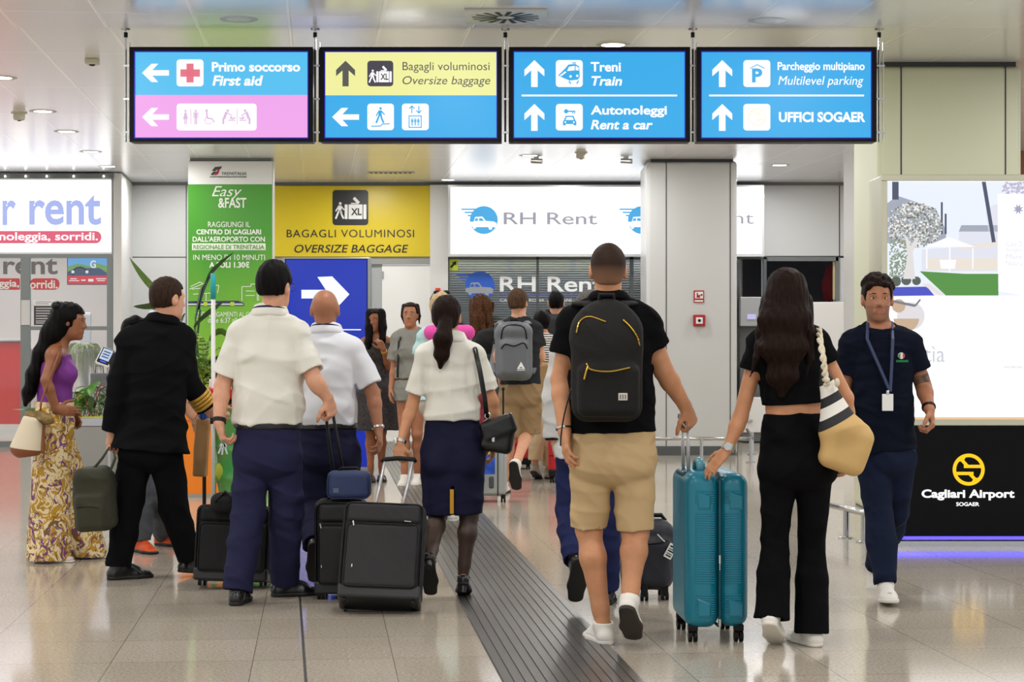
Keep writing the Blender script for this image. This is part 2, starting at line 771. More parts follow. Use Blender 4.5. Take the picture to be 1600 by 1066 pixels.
def strip_box(w0, w1, z0, z1, l0, l1):
    vs = []
    for z in (z0, z1):
        for l, w in ((l0, w0), (l0, w1), (l1, w1), (l1, w0)):
            p = base + HALL * l + side * w
            vs.append((p.x, p.y, z))
    mb.poly(vs, [(3, 2, 1, 0), (4, 5, 6, 7), (0, 1, 5, 4), (1, 2, 6, 5), (2, 3, 7, 6), (3, 0, 4, 7)])


strip_box(0, SW, 0, 0.003, 0, 22.4)
N = 13
for i in range(N):
    w0 = SW * i / N
    g = 0.0035
    strip_box(w0 + g, w0 + SW / N - g, 0.003, 0.0075, 0, 22.4)
m_strip = mat('dark_ribbed_metal', (116, 114, 110), 0.34, metal=0.75, bump=0.15, bscale=30, stretch=(1, 0.1, 1))
tag(structure(mb.build('trim_1', m_strip)), 'dark ribbed metal cover strip running along the floor')
mb = MB()
base = W(478, 1066, 7.71) - HALL * 3
base.z = 0.0005
d2 = Vector((W(470, 955, 9.74).x - W(478, 1066, 7.71).x, 9.74 - 7.71, 0)).normalized()
p0 = W(478, 1066, 7.71) - d2 * 3
p1 = W(478, 1066, 7.71) + d2 * 17
mb.poly([(p0.x - .006, p0.y, .001), (p0.x + .006, p0.y, .001), (p1.x + .006, p1.y, .001), (p1.x - .006, p1.y, .001)], [(0, 1, 2, 3)])
structure(mb.build('trim_2', mat('joint_filler', (52, 50, 48), 0.6)))

BD = 26.4   # depth of the back wall
mb = MB()
pbox(mb, 206, 280, 290, 700, BD + 0.02, 0.2)
pbox(mb, 205, 289, 430, 692, BD, 0.1)
structure(mb.build('wall_back', M_wall2))
mb = MB()
for x in (206, 291, 428):
    pbox(mb, x - .6, 289, x + .6, 690, BD - 0.004, 0.01)
pbox(mb, 206, 401.3, 291, 402.6, BD - 0.004, 0.01)
pbox(mb, 206, 513.3, 291, 514.4, BD - 0.004, 0.01)
structure(mb.build('trim_3', M_joint))
# grey band where wall meets ceiling
mb = MB()
pbox(mb, 203, 278, 1400, 289.5, BD - 0.03, 0.3)
structure(mb.build('trim_4', M_band))
# return wall beside the rental shop, with a slanted corner
a, b_, c_ = W(177, 285, 24.75), W(194, 285, 24.9), W(206, 285, BD)
mb = MB()
vs = []
for z in (0, HC - 0.02):
    for p in ((a.x + .002, 24.73), (b_.x, 24.73), (c_.x + .01, BD), (a.x - .1, BD)):
        vs.append((p[0], p[1], z))
mb.poly(vs, [(3, 2, 1, 0), (4, 5, 6, 7), (0, 1, 5, 4), (1, 2, 6, 5), (2, 3, 7, 6), (3, 0, 4, 7)])
structure(mb.build('wall_side', M_wall))
mb = MB()
pbox(mb, -200, 271, 177, 279, 24.7, .28)
structure(mb.build('trim_5', M_band))

# wall between the green panel and the rental counter: door, white post
mb = MB()
pbox(mb, 428, 289, 672, 404, BD, 0.2)
pbox(mb, 672, 289, 700, 692, BD - 0.1, 0.3)
pbox(mb, 560, 404, 580, 692, BD, 0.2)
structure(mb.build('wall_back', M_wall))
mb = MB()
pbox(mb, 428, 401, 674, 413, BD - 0.02, 0.1)
structure(mb.build('trim_6', mat('grey_lintel', (150, 152, 148), 0.4)))
d_ = MB()
pbox(d_, 578, 413, 597, 692, BD + 0.03, 0.1)
door = structure(d_.build('door_1', mat('grey_door_leaf', (170, 174, 176), 0.4)))
d_ = MB()
pbox(d_, 597, 414, 672, 692, BD + 0.01, 0.1)
door = structure(d_.build('door_2', M_white))
mbh = MB()
for y in (430, 520, 610):
    p = W(598, y, BD)
    mbh.tube([(p.x, BD, p.z - .05), (p.x, BD, p.z + .05)], 0.012)
mbh.build('hinge', M_alu, door)
mb = MB()
pbox(mb, 680.5, 450, 688, 478, BD - 0.13, 0.03, 0.005)
tag(mb.build('emergency_light', mat('red_plastic', (226, 52, 40), 0.4)), 'narrow red strip fixed on the white post beside the door', 'sign')

# right part of the back wall
mb = MB()
pbox(mb, 1192, 289, 1420, 403, BD, 0.2)
pbox(mb, 1306, 400, 1420, 692, BD, 0.2)
structure(mb.build('wall_back', M_wall2))
mb = MB()
pbox(mb, 1311, 289, 1312.5, 402, BD - 0.004, 0.01)
pbox(mb, 1192, 400, 1345, 401.5, BD - 0.004, 0.01)
structure(mb.build('trim_7', M_joint))
mb = MB()
pbox(mb, 1195, 402, 1310, 408, BD - 0.02, 0.1)
pbox(mb, 1306, 402, 1312, 470, BD - 0.02, 0.1)
pbox(mb, 1191, 402, 1197, 640, BD - 0.02, 0.1)
structure(mb.build('window_1', M_band))
mb = MB()
pbox(mb, 1150, 400, 1316, 700, BD + 1.6, 0.1)
structure(mb.build('wall_far', mat('dark_interior', (16, 18, 30), 0.6)))
mb = MB()
p = W(1297, 470, BD + 1.0)
mb.tube([(p.x, p.y, p.z), (p.x, p.y, p.z + .25), (p.x + .01, p.y, p.z + .5)], [.1, .12, .05], n=12)
ck = thing('coat_stand', 'stand with dark red cloth inside the dark kiosk opening', 'coat stand', (p.x, p.y, 0))
for v in mb.bm.verts:
    v.co -= ck.location
mb.build('coat', mat('red_cloth', (120, 18, 26), 0.8), ck, smooth=True)
MB().tube([(0, .0, 0), (0, .0, p.z + .5)], .02, 8).build('pole', M_black, ck)
MB().lathe([(.2, 0), (.2, .02), (.03, .03)], 20).build('foot', M_black, ck)
mb = MB()
pbox(mb, 1302, 409, 1306, 468, BD + 0.05, 0.05)
tag(structure(mb.build('trim_8', mat('cream_strip', (214, 200, 150), 0.5))))
# white counter below the opening
ct = thing('rental_counter', 'white service counter below the dark kiosk opening behind the long-haired woman', 'counter', W(1300, 689, BD - .5))
o_ = ct.location
mb = MB(o_)
pbox(mb, 1262, 472, 1352, 676, BD - 0.6, 0.5, 0.01)
pbox(mb, 1160, 622, 1262, 676, BD - 0.6, 0.5, 0.01)
mb.build('front_panel', M_white, ct)
mb = MB(o_)
pbox(mb, 1160, 676, 1352, 690, BD - 0.55, 0.4)
mb.build('plinth', M_band, ct)
mb = MB(o_)
pbox(mb, 1166, 656, 1176, 659, BD - 0.66, 0.06, 0.003)
mb.build('handle', M_alu, ct)
# grey cash box on the wall right of the column
kb = thing('payment_terminal', 'grey wall-mounted payment box between the column and the dark opening', 'terminal', W(1174, 512, BD - .1))
mb = MB(kb.location)
pbox(mb, 1157, 464, 1190, 510, BD - 0.2, 0.2, 0.01)
mb.build('housing', mat('grey_housing', (160, 162, 164), 0.4, metal=0.3), kb)
mb = MB(kb.location)
pbox(mb, 1168, 491, 1181, 499, BD - 0.215, 0.02)
mb.build('screen', glow('pale_screen', (200, 196, 240), 0.9), kb)
mb = MB()
pbox(mb, 1150, 402, 1158, 692, BD, 0.2)
pbox(mb, 1150, 510, 1196, 622, BD + .05, 0.2)
structure(mb.build('wall_back', M_band))

# square column in the middle (rounded corners, panel joints, dark plinth)
CD = 23.0


def column(x0, x1, xe0, xe1, d, m, name, wide):
    a, b = W(x0, 700, d), W(x1, 700, d)
    mb = MB()
    mb.box((a.x, d, 0.0), (b.x, d + wide, HC - 0.02), 0.05, 4)
    structure(mb.build(name, m))
    mb = MB()
    for xx in (xe0, xe1):
        p = W(xx, 700, d)
        mb.box((p.x - .005, d - .004, 0.1), (p.x + .005, d + .01, HC - 0.03))
    structure(mb.build('trim_9', M_joint))
    mb = MB()
    mb.box((a.x + .02, d - .012, 0), (b.x - .02, d + wide, 0.11))
    structure(mb.build('baseboard_column', mat('plinth_grey', (92, 96, 98), 0.35, metal=0.4)))
    mb = MB()
    mb.box((a.x + .05, d - .006, HC - 0.035), (b.x - .05, d + wide - .05, HC))
    structure(mb.build('trim_10', M_joint))


column(1010, 1152, 1041, 1141, CD, mat('column_panel', (204, 205, 204), 0.32), 'wall_column', 1.1)
column(1372, 1597, 1408, 1571, 15.0, M_warm, 'wall_pillar', 1.1)
# green railway advertising panel wrapped round the left column
a, b = W(294, 700, 22.9), W(427, 700, 22.9)
mb = MB()
mb.box((a.x, 22.9, 0), (b.x, 23.05, HC - 0.03), 0.01)
structure(mb.build('wall_panel', M_wall))
mb = MB()
pbox(mb, 297, 246, 424, 251, 22.88, 0.2)
structure(mb.build('trim_11', M_band))
# wall on the far right, behind everything: wood
mb = MB()
pbox(mb, 1560, 80, 1900, 720, 22.0, 0.2)
structure(mb.build('wall_right', mat('wood_wall', (140, 92, 62), 0.5, var=.2, vscale=4, stretch=(1, 1, .1))))
mb = MB()
pbox(mb, 1342, 225, 1376, 700, 19.6, 0.9)
structure(mb.build('wall_pier', M_wall))

# ------------------------------------------------------------------ left: rental shop with lit fascia and glass front
LD = 24.8
rs = thing('shop_fascia', 'lit white rental fascia with blue lettering and pink slogan band', 'sign', W(88, 397, LD))
o_ = rs.location


def at(o, f):
    """build helper: shapes in world space, kept relative to a parent"""
    return MB(o)


T0 = lambda o: Matrix.Translation(-Vector(o))


def plate(name, x0, y0, x1, y1, d, m, parent, depth=0.05, bev=0.0):
    mb = MB(parent.location)
    pbox(mb, x0, y0, x1, y1, d, depth, bev)
    return mb.build(name, m, parent)


SINGLES = ('arrow', 'symbol_tile', 'divider', 'slogan_band', 'emblem_window', 'picture_ball_bush', 'picture_trunk', 'train_window')


def letters(s, x0, y0, x1, y1, d, m, parent, **kw):
    a, b = W(x0, y1, d), W(x1, y0, d)
    return lettering(s, a.x, b.x, a.z, b.z, d, m, parent, xf=T0(parent.matrix_world.translation if False else parent.location), **kw)


def pix(shapes, d):
    """outlines in photograph pixels -> metres at depth d"""
    out = []
    for s in shapes:
        q = [W(x, y, d) for x, y in s]
        out.append([(p.x, p.z) for p in q])
    return out


def art(name, shapes, d, m, parent, thick=0.003):
    if name in SINGLES:
        for s in shapes:
            o = graphic(name, pix([s], d), d, m, parent, thick, T0(parent.location))
        return o
    return graphic(name, pix(shapes, d), d, m, parent, thick, T0(parent.location))


def prect(x0, y0, x1, y1, r=0, n=4):
    if r == 0:
        return [(x0, y0), (x1, y0), (x1, y1), (x0, y1)]
    return [(x, y) for x, y in rrect(x0, x1, y0, y1, r, n)]


plate('frame', -120, 278, 175.5, 398, LD, M_alu_l, rs, 0.2)
plate('light_face', -118, 281, 173, 394, LD - 0.01, glow('lit_face_shop', (255, 255, 255), 1.9), rs, 0.02)
M_lblue = glow('lit_lavender_letter', (170, 184, 240), 1.0)
letters('rent', 45.5, 304, 158, 352, LD - 0.012, M_lblue, rs, bold=0.022)
letters('r', 4, 313, 25, 352, LD - 0.012, M_lblue, rs, bold=0.022)
letters('o', -38, 312.5, 0, 352.5, LD - 0.012, M_lblue, rs, bold=0.022)
art('slogan_band', [prect(-100, 361, 158.5, 380.5, 9)], LD - 0.012, glow('lit_pink', (226, 96, 122), 1.0), rs)
letters('viaggia, noleggia, sorridi.', -75, 363, 153, 379.5, LD - 0.0165, glow('lit_white_letter', (255, 255, 255), 1.1), rs, bold=0.018)
mb = MB(o_)
for x in (8, 40, 73, 115, 162):
    p = W(x, 275.5, 24.66)
    mb.ball(p, 0.014, 8)
mb.build('spot', M_lamp, rs)

# the glass front: posts and rails are the frame
wf = structure(MB().box((0, 0, 0), (.001, .001, .001)).build('window_2', M_band))
bpy.data.objects.remove(wf)
mb = MB()
M_mull = mat('grey_mullion', (126, 130, 128), 0.35, metal=0.5)
pbox(mb, -120, 397, 177, 403, LD - .004, 0.09)
pbox(mb, 32, 400, 46, 698, LD, 0.08)
pbox(mb, 167, 400, 176, 698, LD, 0.08)
pbox(mb, 46, 510, 167, 516, LD + .005, 0.07)
pbox(mb, -120, 690, 177, 699, LD - .003, 0.09)
wf = structure(mb.build('window_2', M_mull))
mb = MB()
pbox(mb, -110, 403, 32, 690, LD + 0.03, 0.012)
g1 = mb.build('glass_pane', M_glass, wf)
mb = MB()
pbox(mb, 46, 403, 167, 510, LD + 0.03, 0.012)
pbox(mb, 46, 516, 167, 690, LD + 0.03, 0.012)
g1 = mb.build('glass_pane', M_glass, wf)
dc = thing('window_lettering', 'grey lettering and red slogan band stuck on the rental shop glass', 'lettering', W(40, 430, LD))
M_dkl = mat('grey_vinyl', (118, 114, 116), 0.5)
letters('rent', 5, 404, 90, 429, LD + 0.026, M_dkl, dc, bold=0.02)
art('slogan_band', [prect(-40, 435, 31, 453, 2), prect(47, 435, 93, 453, 8)], LD + 0.026, mat('red_vinyl', (206, 74, 80), 0.5), dc)
letters('ggia,', -2, 437.5, 30, 452, LD + 0.022, M_white, dc, bold=0.02)
letters('orridi.', 47, 437.5, 90, 451, LD + 0.022, M_white, dc, bold=0.02)
po = thing('notice', 'black and white notice taped inside the shop glass above the purple-clad woman', 'notice', W(75, 508, LD))
plate('paper', 51, 469, 86, 509, LD + 0.02, M_white, po, 0.006)
plate('print_block', 53, 478, 84, 508, LD + 0.016, mat('dark_print', (60, 58, 62), 0.5), po, 0.004)
art('print_line', [prect(56, y, 56 + w, y + 1.6) for y, w in ((471, 25), (474, 20), (481, 25), (485, 22), (489, 26), (493, 18), (497, 24), (501, 20), (504, 25))],
    LD + 0.0155, mat('pale_print', (190, 188, 190), 0.5), po, 0.002)
po2 = tag(MB().box(W(33, 508, LD - .02), W(47, 469, LD - .01)).build('door_sign', mat('pale_sticker', (208, 206, 204), 0.5)),
          'plain pale sticker on the grey post of the shop front', 'sticker')
# television with a driving advert
tv = thing('television', 'wall screen with driving picture hanging inside the rental shop', 'screen', W(137, 445, LD + .5))
plate('housing', 105, 402, 169, 445, LD + 0.5, M_black, tv, 0.06)
plate('picture', 106, 403.5, 168, 444, LD + 0.49, glow('tv_sky', (110, 170, 225), 1.0), tv, 0.006)
art('picture_hills', [[(106, 417), (122, 412), (140, 416), (150, 411), (168, 416), (168, 430), (106, 430)]], LD + .487, glow('tv_green', (120, 170, 90), .9), tv)
art('picture_road', [[(106, 432), (106, 425), (118, 419), (156, 419), (168, 427), (168, 432)]], LD + .484, glow('tv_dark', (70, 84, 120), .8), tv)
ring = [(125 + 11 * math.cos(a), 427 + 9 * math.sin(a)) for a in [i * .3 for i in range(21)]]
art('picture_wheel', [stroke(ring[i], ring[i + 1], 3) for i in range(9, 20)], LD + .481, glow('tv_wheel', (40, 40, 48), .8), tv)
art('picture_hand', [disc(114, 425, 2.5, 8), disc(136, 425, 2.5, 8)], LD + .478, glow('tv_white', (240, 236, 240), 1), tv)
art('picture_banner', [prect(106, 431, 168, 444)], LD + .478, glow('tv_red', (216, 50, 60), 1), tv)
art('banner_print', [prect(110, 435, 120, 436.4), prect(108, 438, 124, 439.3), prect(127, 437, 134, 439), prect(138, 436, 146, 440), prect(150, 435, 166, 436.4), prect(152, 438, 164, 439.3)],
    LD + .474, glow('tv_white', (240, 236, 240), 1), tv, 0.002)
letters('G', 141, 407, 150, 419, LD + .478, glow('tv_letter', (240, 236, 240), 1), tv, bold=.02)
mb = MB(tv.location)
p = W(137, 402, LD + .53)
mb.tube([p, (p.x, p.y, 3.34)], .02, 8)
mb.build('ceiling_bracket', M_alu, tv)
# shop interior
mb = MB()
pbox(mb, -300, 300, 177, 720, 30.5, 0.1)
structure(mb.build('wall_shop', mat('shop_white', (236, 230, 228), 0.4)))
ctr = thing('reception_desk', 'white and red reception desk inside the rental shop', 'desk', W(-20, 678, 28.2))
plate('top_panel', -200, 528, 33, 532, 28.15, M_white, ctr, .6)
plate('white_panel', -200, 532, 33, 535, 28.2, M_white, ctr, .5)
plate('red_panel', -200, 534, 32, 663, 28.2, mat('red_laminate', (222, 44, 28), 0.35), ctr, .5)
plate('plinth', -200, 663, 32, 679, 28.2, M_white, ctr, .5)
sh = thing('wall_shelf', 'white shelf ledge on the shop back wall with small items', 'shelf', W(20, 545, 30.4))
plate('board', -60, 543, 120, 546, 30.2, M_white, sh, .3)
plate('bracket', 100, 546, 103, 560, 30.25, M_alu, sh, .2)
mb = MB()
p = W(22, 541, 30.3)
mb.box((p.x - .06, p.y - .05, p.z), (p.x + .06, p.y + .05, p.z + .03), .01)
mb.ball((p.x + .01, p.y, p.z + .045), (.035, .035, .02))
tag(mb.build('model_car', mat('red_toy', (176, 40, 48), 0.3), smooth=False), 'small red model car on the shop shelf ledge', 'model car')
d_ = bpy.data.lights.new('shop_area_light', 'AREA')
d_.shape = 'RECTANGLE'
d_.size, d_.size_y, d_.energy = 3, 2, 110
d_.color = (1, .95, .93)
lo = bpy.data.objects.new('shop_area_light', d_)
C.objects.link(lo)
lo.location = (-7.5, 27.6, 3.3)
mb = MB()
mb.box((-9, LD + .22, 3.32), (-5.4, 30.5, 3.42))
structure(mb.build('ceiling', M_white))

# ------------------------------------------------------------------ middle: RH Rent fascia, shutters behind glass
RD = 26.1
rh = thing('shop_fascia', 'long lit white car rental fascia with round blue car emblems behind the column', 'sign', W(946, 398, RD))
plate('frame', 700, 289, 1194, 401, RD, M_alu_l, rh, 0.2)
plate('light_face', 704, 292.5, 1190, 397, RD - .01, glow('lit_face_rh', (255, 255, 255), 1.7), rh, 0.02)
M_cy = glow('lit_cyan', (78, 178, 236), 0.95)
M_lw = glow('lit_white_letter', (255, 255, 255), 1.1)
M_lg = glow('lit_grey_letter', (168, 168, 182), .9)


def rh_emblem(x, y, s, d, mc, mw, parent):
    """round badge with a car and speed lines: x, y centre of the disc, s its radius in pixels"""
    art('emblem', [disc(x, y, s, 28)], d, mc, parent)
    wings = []
    for i in range(4):
        x0 = x - s * 1.65 + i * s * .22
        y0 = y - s * .82 + i * s * .22
        wings.append([(x0, y0), (x - s * .35 + 0 * i, y0), (x - s * .5 + i * .02 * s, y0 + s * .11), (x0 + s * .1, y0 + s * .11)])
    art('emblem_wing', wings, d - .0005, mc, parent, .0035)
    car = [(-.98, .12), (-.72, .12), (-.62, -.22), (-.1, -.25), (.14, .06), (.7, .1), (.92, .22), (.86, .52), (.62, .5), (.55, .68), (.38, .68), (.32, .5),
           (-.55, .5), (-.6, .62), (-.74, .62), (-.8, .46), (-.98, .4)]
    art('emblem_car', [[(x + a * s, y + b * s) for a, b in car]], d - .0035, mw, parent, .002)
    win = [[(-.6, -.12), (-.42, -.13), (-.42, .06), (-.66, .06)], [(-.34, -.13), (-.14, -.13), (.02, .06), (-.34, .06)]]
    art('emblem_window', [[(x + a * s, y + b * s) for a, b in w] for w in win], d - .006, mc, parent, .002)


rh_emblem(756, 344, 22, RD - .013, M_cy, M_lw, rh)
letters('RH Rent', 787, 332, 933, 351, RD - .012, M_lg, rh, bold=.01)
rh_emblem(1003, 344, 22, RD - .013, M_cy, M_lw, rh)
letters('RH Rent', 1034, 331, 1178, 350, RD - .012, M_lg, rh, bold=.0)
# the glazed front under it
mb = MB()
M_dkf = mat('dark_window_frame', (84, 88, 92), 0.35, metal=0.5)
pbox(mb, 697, 400, 1200, 405, BD - .06, 0.1)
for x0, x1 in ((697, 702), (838, 842), (984, 990), (1193, 1198)):
    pbox(mb, x0, 402, x1, 690, BD - .06, 0.1)
pbox(mb, 697, 684, 1160, 692, BD - .06, 0.1)
wf3 = structure(mb.build('window_3', M_dkf))
mb = MB()
pbox(mb, 702, 405, 1157, 684, BD - .03, 0.01)
mb.build('glass_pane', M_glass, wf3)


def shutter_mat():
    m = mat('grey_slat_shutter', (142, 146, 146), 0.45, metal=0.2)
    return m


mb = MB()
for i in range(78):
    z = 0.02 + i * 0.033
    a, b = W(698, 500, BD + .25), W(1160, 500, BD + .25)
    if z < 2.56:
        mb.poly([(a.x, BD + .25, z), (b.x, BD + .25, z), (b.x, BD + .245, z + .014), (a.x, BD + .245, z + .014), (b.x, BD + .25, z + .031), (a.x, BD + .25, z + .031)],
                [(0, 1, 2, 3), (3, 2, 4, 5)])
pbox(mb, 698, 400, 1160, 694, BD + .27, 0.05)
structure(mb.build('window_4', shutter_mat()))
d_ = bpy.data.lights.new('shop_area_light', 'AREA')  # added light to brighten the shutter slats; no fixture stands here
d_.shape = 'RECTANGLE'
d_.size, d_.size_y, d_.energy = 3.6, .1, 14
lo = bpy.data.objects.new('shop_area_light', d_)
C.objects.link(lo)
lo.location = (.6, BD + .10, 2.56)
lo.rotation_euler = (-.35, 0, 0)
dl = thing('window_lettering', 'blue car emblem and white lettering on the shuttered rental window', 'lettering', W(830, 450, BD))
GD = BD - .034
M_blv = mat('blue_vinyl', (36, 92, 200), 0.4)
M_wv = mat('white_vinyl', (236, 238, 240), 0.4)
rh_emblem(750, 447, 23, GD - .004, M_blv, mat('grey_vinyl_car', (150, 158, 168), .4), dl)
letters('RH Rent', 781, 432, 942, 456, GD - .003, M_wv, dl, bold=.015)
letters('RENT A CAR FOR YOUR TRAVEL', 781, 458.5, 930, 463, GD - .003, mat('violet_vinyl', (88, 90, 190), .4), dl)
letters('CAGLIARI - ROMA - TRAPANI - OLBIA', 781, 467, 925, 471.5, GD - .003, M_wv, dl)
ex = thing('exit_sticker', 'yellow green arrow sticker in the top corner of the rental window', 'sticker', W(708, 422, GD))
plate('label_face', 700.5, 404, 716, 423, GD - .004, mat('lime_sticker', (196, 214, 60), .5), ex, .004)
art('arrow', [[(703, 417), (708, 412), (706, 410.5), (713, 408), (712.5, 415), (710.6, 413.4), (705.5, 419)]], GD - .0045, M_black, ex)

# fire alarm points on the column
M_fire = mat('fire_red', (168, 26, 36), .4)
fs = thing('fire_alarm_sign', 'square red and white sign with a hand above the red call point', 'sign', W(1092, 473, CD))
plate('plaque', 1084, 454, 1100, 473, CD - .01, M_fire, fs, .012)
art('hand_symbol', [prect(1086, 456, 1098.5, 466.5), [(1085.5, 469.2), (1098.5, 469.2), (1098.5, 471.6), (1085.5, 471.6)]], CD - .0105, M_white, fs, .002)
art('hand', [[(1088.5, 457.5), (1090.5, 457.5), (1090.5, 461), (1093.8, 461), (1093.8, 465.5), (1088.5, 465.5)], disc(1096, 461, 1.8, 8)], CD - .0125, M_fire, fs, .002)
fb = thing('fire_alarm_point', 'red square fire call point box on the grey column', 'alarm', W(1093, 511, CD))
plate('housing', 1083.5, 492, 1102, 510, CD - .05, M_fire, fb, .05, .008)
plate('cover_plate', 1087.5, 496, 1098, 506, CD - .056, M_white, fb, .008)
art('button', [disc(1092.8, 501, 2.4, 10)], CD - .0565, M_black, fb)
# ------------------------------------------------------------------ four hanging direction screens
SD = 13.2
B1 = glow('screen_blue', (84, 192, 240), 1.0)
B2 = glow('screen_deep_blue', (54, 172, 234), 1.0)
PK = glow('screen_pink', (240, 166, 236), 1.0)
YL = glow('screen_yellow', (240, 240, 158), 1.0)
WH = glow('screen_white', (255, 255, 255), 1.05)
GR = glow('screen_grey', (104, 102, 96), 0.7)
DG = glow('screen_dark_grey', (88, 84, 100), 0.6)
RD_ = glow('screen_red', (240, 122, 140), 0.9)
PL = glow('screen_pale_lilac', (228, 190, 232), 0.95)
CR = glow('screen_cream', (250, 240, 214), 1.0)
BZ = glow('screen_edge_blue', (36, 20, 200), 0.8)
YB = glow('rear_screen_yellow', (232, 226, 110), 0.9)


def arrow_up(cx, cy, s):
    return [(cx + a * s, cy + b * s) for a, b in ((0, -1), (.74, -.28), (.74, .2), (.24, -.24), (.24, 1), (-.24, 1), (-.24, -.24), (-.74, .2), (-.74, -.28))]


def arrow_left(cx, cy, s):
    return [(cx + b * s, cy + a * s) for a, b in ((0, -1), (.68, -.3), (.68, .2), (.2, -.24), (.2, 1), (-.2, 1), (-.2, -.24), (-.68, .2), (-.68, -.3))]


def man(x, y, s, dress=False):
    """small standing figure, x centre, y middle, s half height"""
    out = [disc(x, y - s * .84, s * .16, 8)]
    if dress:
        out += [[(x - s * .12, y - s * .62), (x + s * .12, y - s * .62), (x + s * .34, y + s * .3), (x - s * .34, y + s * .3)],
                prect(x - s * .16, y + s * .3, x - s * .04, y + s), prect(x + s * .04, y + s * .3, x + s * .16, y + s)]
    else:
        out += [prect(x - s * .26, y - s * .62, x + s * .26, y - s * .5), prect(x - s * .2, y - s * .6, x + s * .2, y + s * .15),
                prect(x - s * .34, y - s * .6, x - s * .26, y + s * .1), prect(x + s * .26, y - s * .6, x + s * .34, y + s * .1),
                prect(x - s * .18, y + s * .15, x - s * .03, y + s), prect(x + s * .03, y + s * .15, x + s * .18, y + s)]
    return out


def walker(x, y, s):
    return [disc(x + .05 * s, y - s * .84, s * .17, 8),
            [(x - .2 * s, y - .6 * s), (x + .2 * s, y - .6 * s), (x + .2 * s, y + .1 * s), (x - .2 * s, y + .1 * s)],
            stroke((x - .1 * s, y), (x - .5 * s, y + s), .22 * s), stroke((x + .1 * s, y), (x + .2 * s, y + .45 * s), .22 * s),
            stroke((x + .18 * s, y + .4 * s), (x + .45 * s, y + .98 * s), .22 * s),
            stroke((x - .15 * s, y - .5 * s), (x - .5 * s, y + .1 * s), .15 * s), stroke((x + .15 * s, y - .5 * s), (x + .55 * s, y - .05 * s), .15 * s)]


def trunk(x0, y0, x1, y1):
    """big case with straps, a smaller one on top"""
    w = x1 - x0
    h = y1 - y0
    body = [prect(x0, y0, x0 + w * .14, y1, w * .04), prect(x0 + w * .18, y0, x1 - w * .18, y1), prect(x1 - w * .14, y0, x1, y1, w * .04)]
    cx = x0 + w * .45
    body += [[(cx - w * .08, y0 - h * .38), (cx + w * .02, y0 - h * .52), (cx + w * .26, y0 - h * .14), (cx + w * .14, y0 - h * .04)],
             prect(cx - w * .16, y0 - h * .1, cx + w * .2, y0 - h * .03)]
    return body


def display(x0, x1, label):
    t = thing('hanging_display', label, 'sign', W((x0 + x1) / 2, 222, SD), group='hanging direction screens')
    fr = MB(t.location)
    a, b = W(x0, 222, SD), W(x1, 74, SD)
    fr.box((a.x, SD + .004, a.z), (b.x, SD + .14, b.z), .006)
    fr.build('housing', M_black, t)
    fr = MB(t.location)
    for (u0, v0, u1, v1) in ((x0, 74, x1, 81), (x0, 215.5, x1, 222), (x0, 81, x0 + 7.5, 215.5), (x1 - 7.5, 81, x1, 215.5)):
        p, q = W(u0, v1, SD), W(u1, v0, SD)
        fr.box((p.x, SD - .02, p.z), (q.x, SD + .005, q.z))
    fr.build('bezel', mat('black_bezel', (8, 8, 12), .4, spec=.15), t)
    fr = MB(t.location)
    for (u0, v0, u1, v1) in ((x0 + 7, 80, x1 - 7, 81.6), (x0 + 7, 215, x1 - 7, 216.6), (x0 + 7, 81.6, x0 + 8.4, 215), (x1 - 8.4, 81.6, x1 - 7, 215)):
        p, q = W(u0, v1, SD - .012), W(u1, v0, SD - .012)
        fr.box((p.x, SD - .021, p.z), (q.x, SD - .012, q.z))
    fr.build('edge_glow', BZ, t)
    fr = MB(t.location)
    fr.box((a.x + .03, SD + .14, a.z + .03), (b.x - .03, SD + .15, b.z - .03))
    fr.build('rear_screen', YB, t)
    return t


def field(t, x0, x1, y0, y1, m):
    return plate('screen', x0 + 8, y0, x1 - 8, y1, SD, m, t, .004)


G0 = SD - .004
G1 = SD - .008
# 1 first aid / toilets
t = display(203, 489, 'hanging screen with first aid cross above pink toilet row')
field(t, 203, 489, 81, 148.5, B1)
field(t, 203, 489, 148.5, 216, PK)
art('arrow', [arrow_left(243, 114, 21), arrow_left(243, 183, 21)], G0, WH, t)
art('symbol_tile', [prect(276, 93, 318, 135, 5), prect(276, 162, 401, 204, 5)], G0, WH, t)
art('cross', [prect(291.5, 99.5, 302.5, 129), prect(282, 108.5, 312.5, 120)], G1, RD_, t)
art('toilet_symbols', man(290, 183, 11.5, True) + [prect(297.7, 171, 298.7, 194)] + man(306, 183, 11.5) +
    [disc(323, 173, 2.2, 8), stroke((323, 175), (324, 185), 2.4), stroke((324, 185), (331, 185.5), 2.2), stroke((331, 185), (335, 191.5), 2)] +
    [stroke((326 + 6 * math.cos(i * .6 + .6), 188 + 6 * math.sin(i * .6 + .6)), (326 + 6 * math.cos(i * .6 + 1.2), 188 + 6 * math.sin(i * .6 + 1.2)), 1) for i in range(6)] +
    [disc(356, 173, 2.2, 8), stroke((354, 175), (350, 186), 4), stroke((349, 185), (349, 194), 3), stroke((354, 176), (363, 181), 1.6), stroke((357, 188), (368, 188), 1.6),
     disc(361, 184, 2, 8), stroke((362, 186), (368, 184), 2), prect(370.3, 170, 371.3, 194),
     disc(383, 173, 2.2, 8), stroke((385, 175), (389, 186), 4), stroke((390, 185), (390, 194), 3), stroke((385, 176), (377, 181), 1.6), stroke((374, 188), (385, 188), 1.6),
     disc(380, 184, 2, 8), stroke((379, 186), (374, 184), 2)], G1, PL, t)
letters('Primo soccorso', 331, 97, 469, 112, G0, WH, t, bold=.03)
letters('First aid', 332, 118, 411, 134, G0, WH, t, bold=.028, shear=.18)
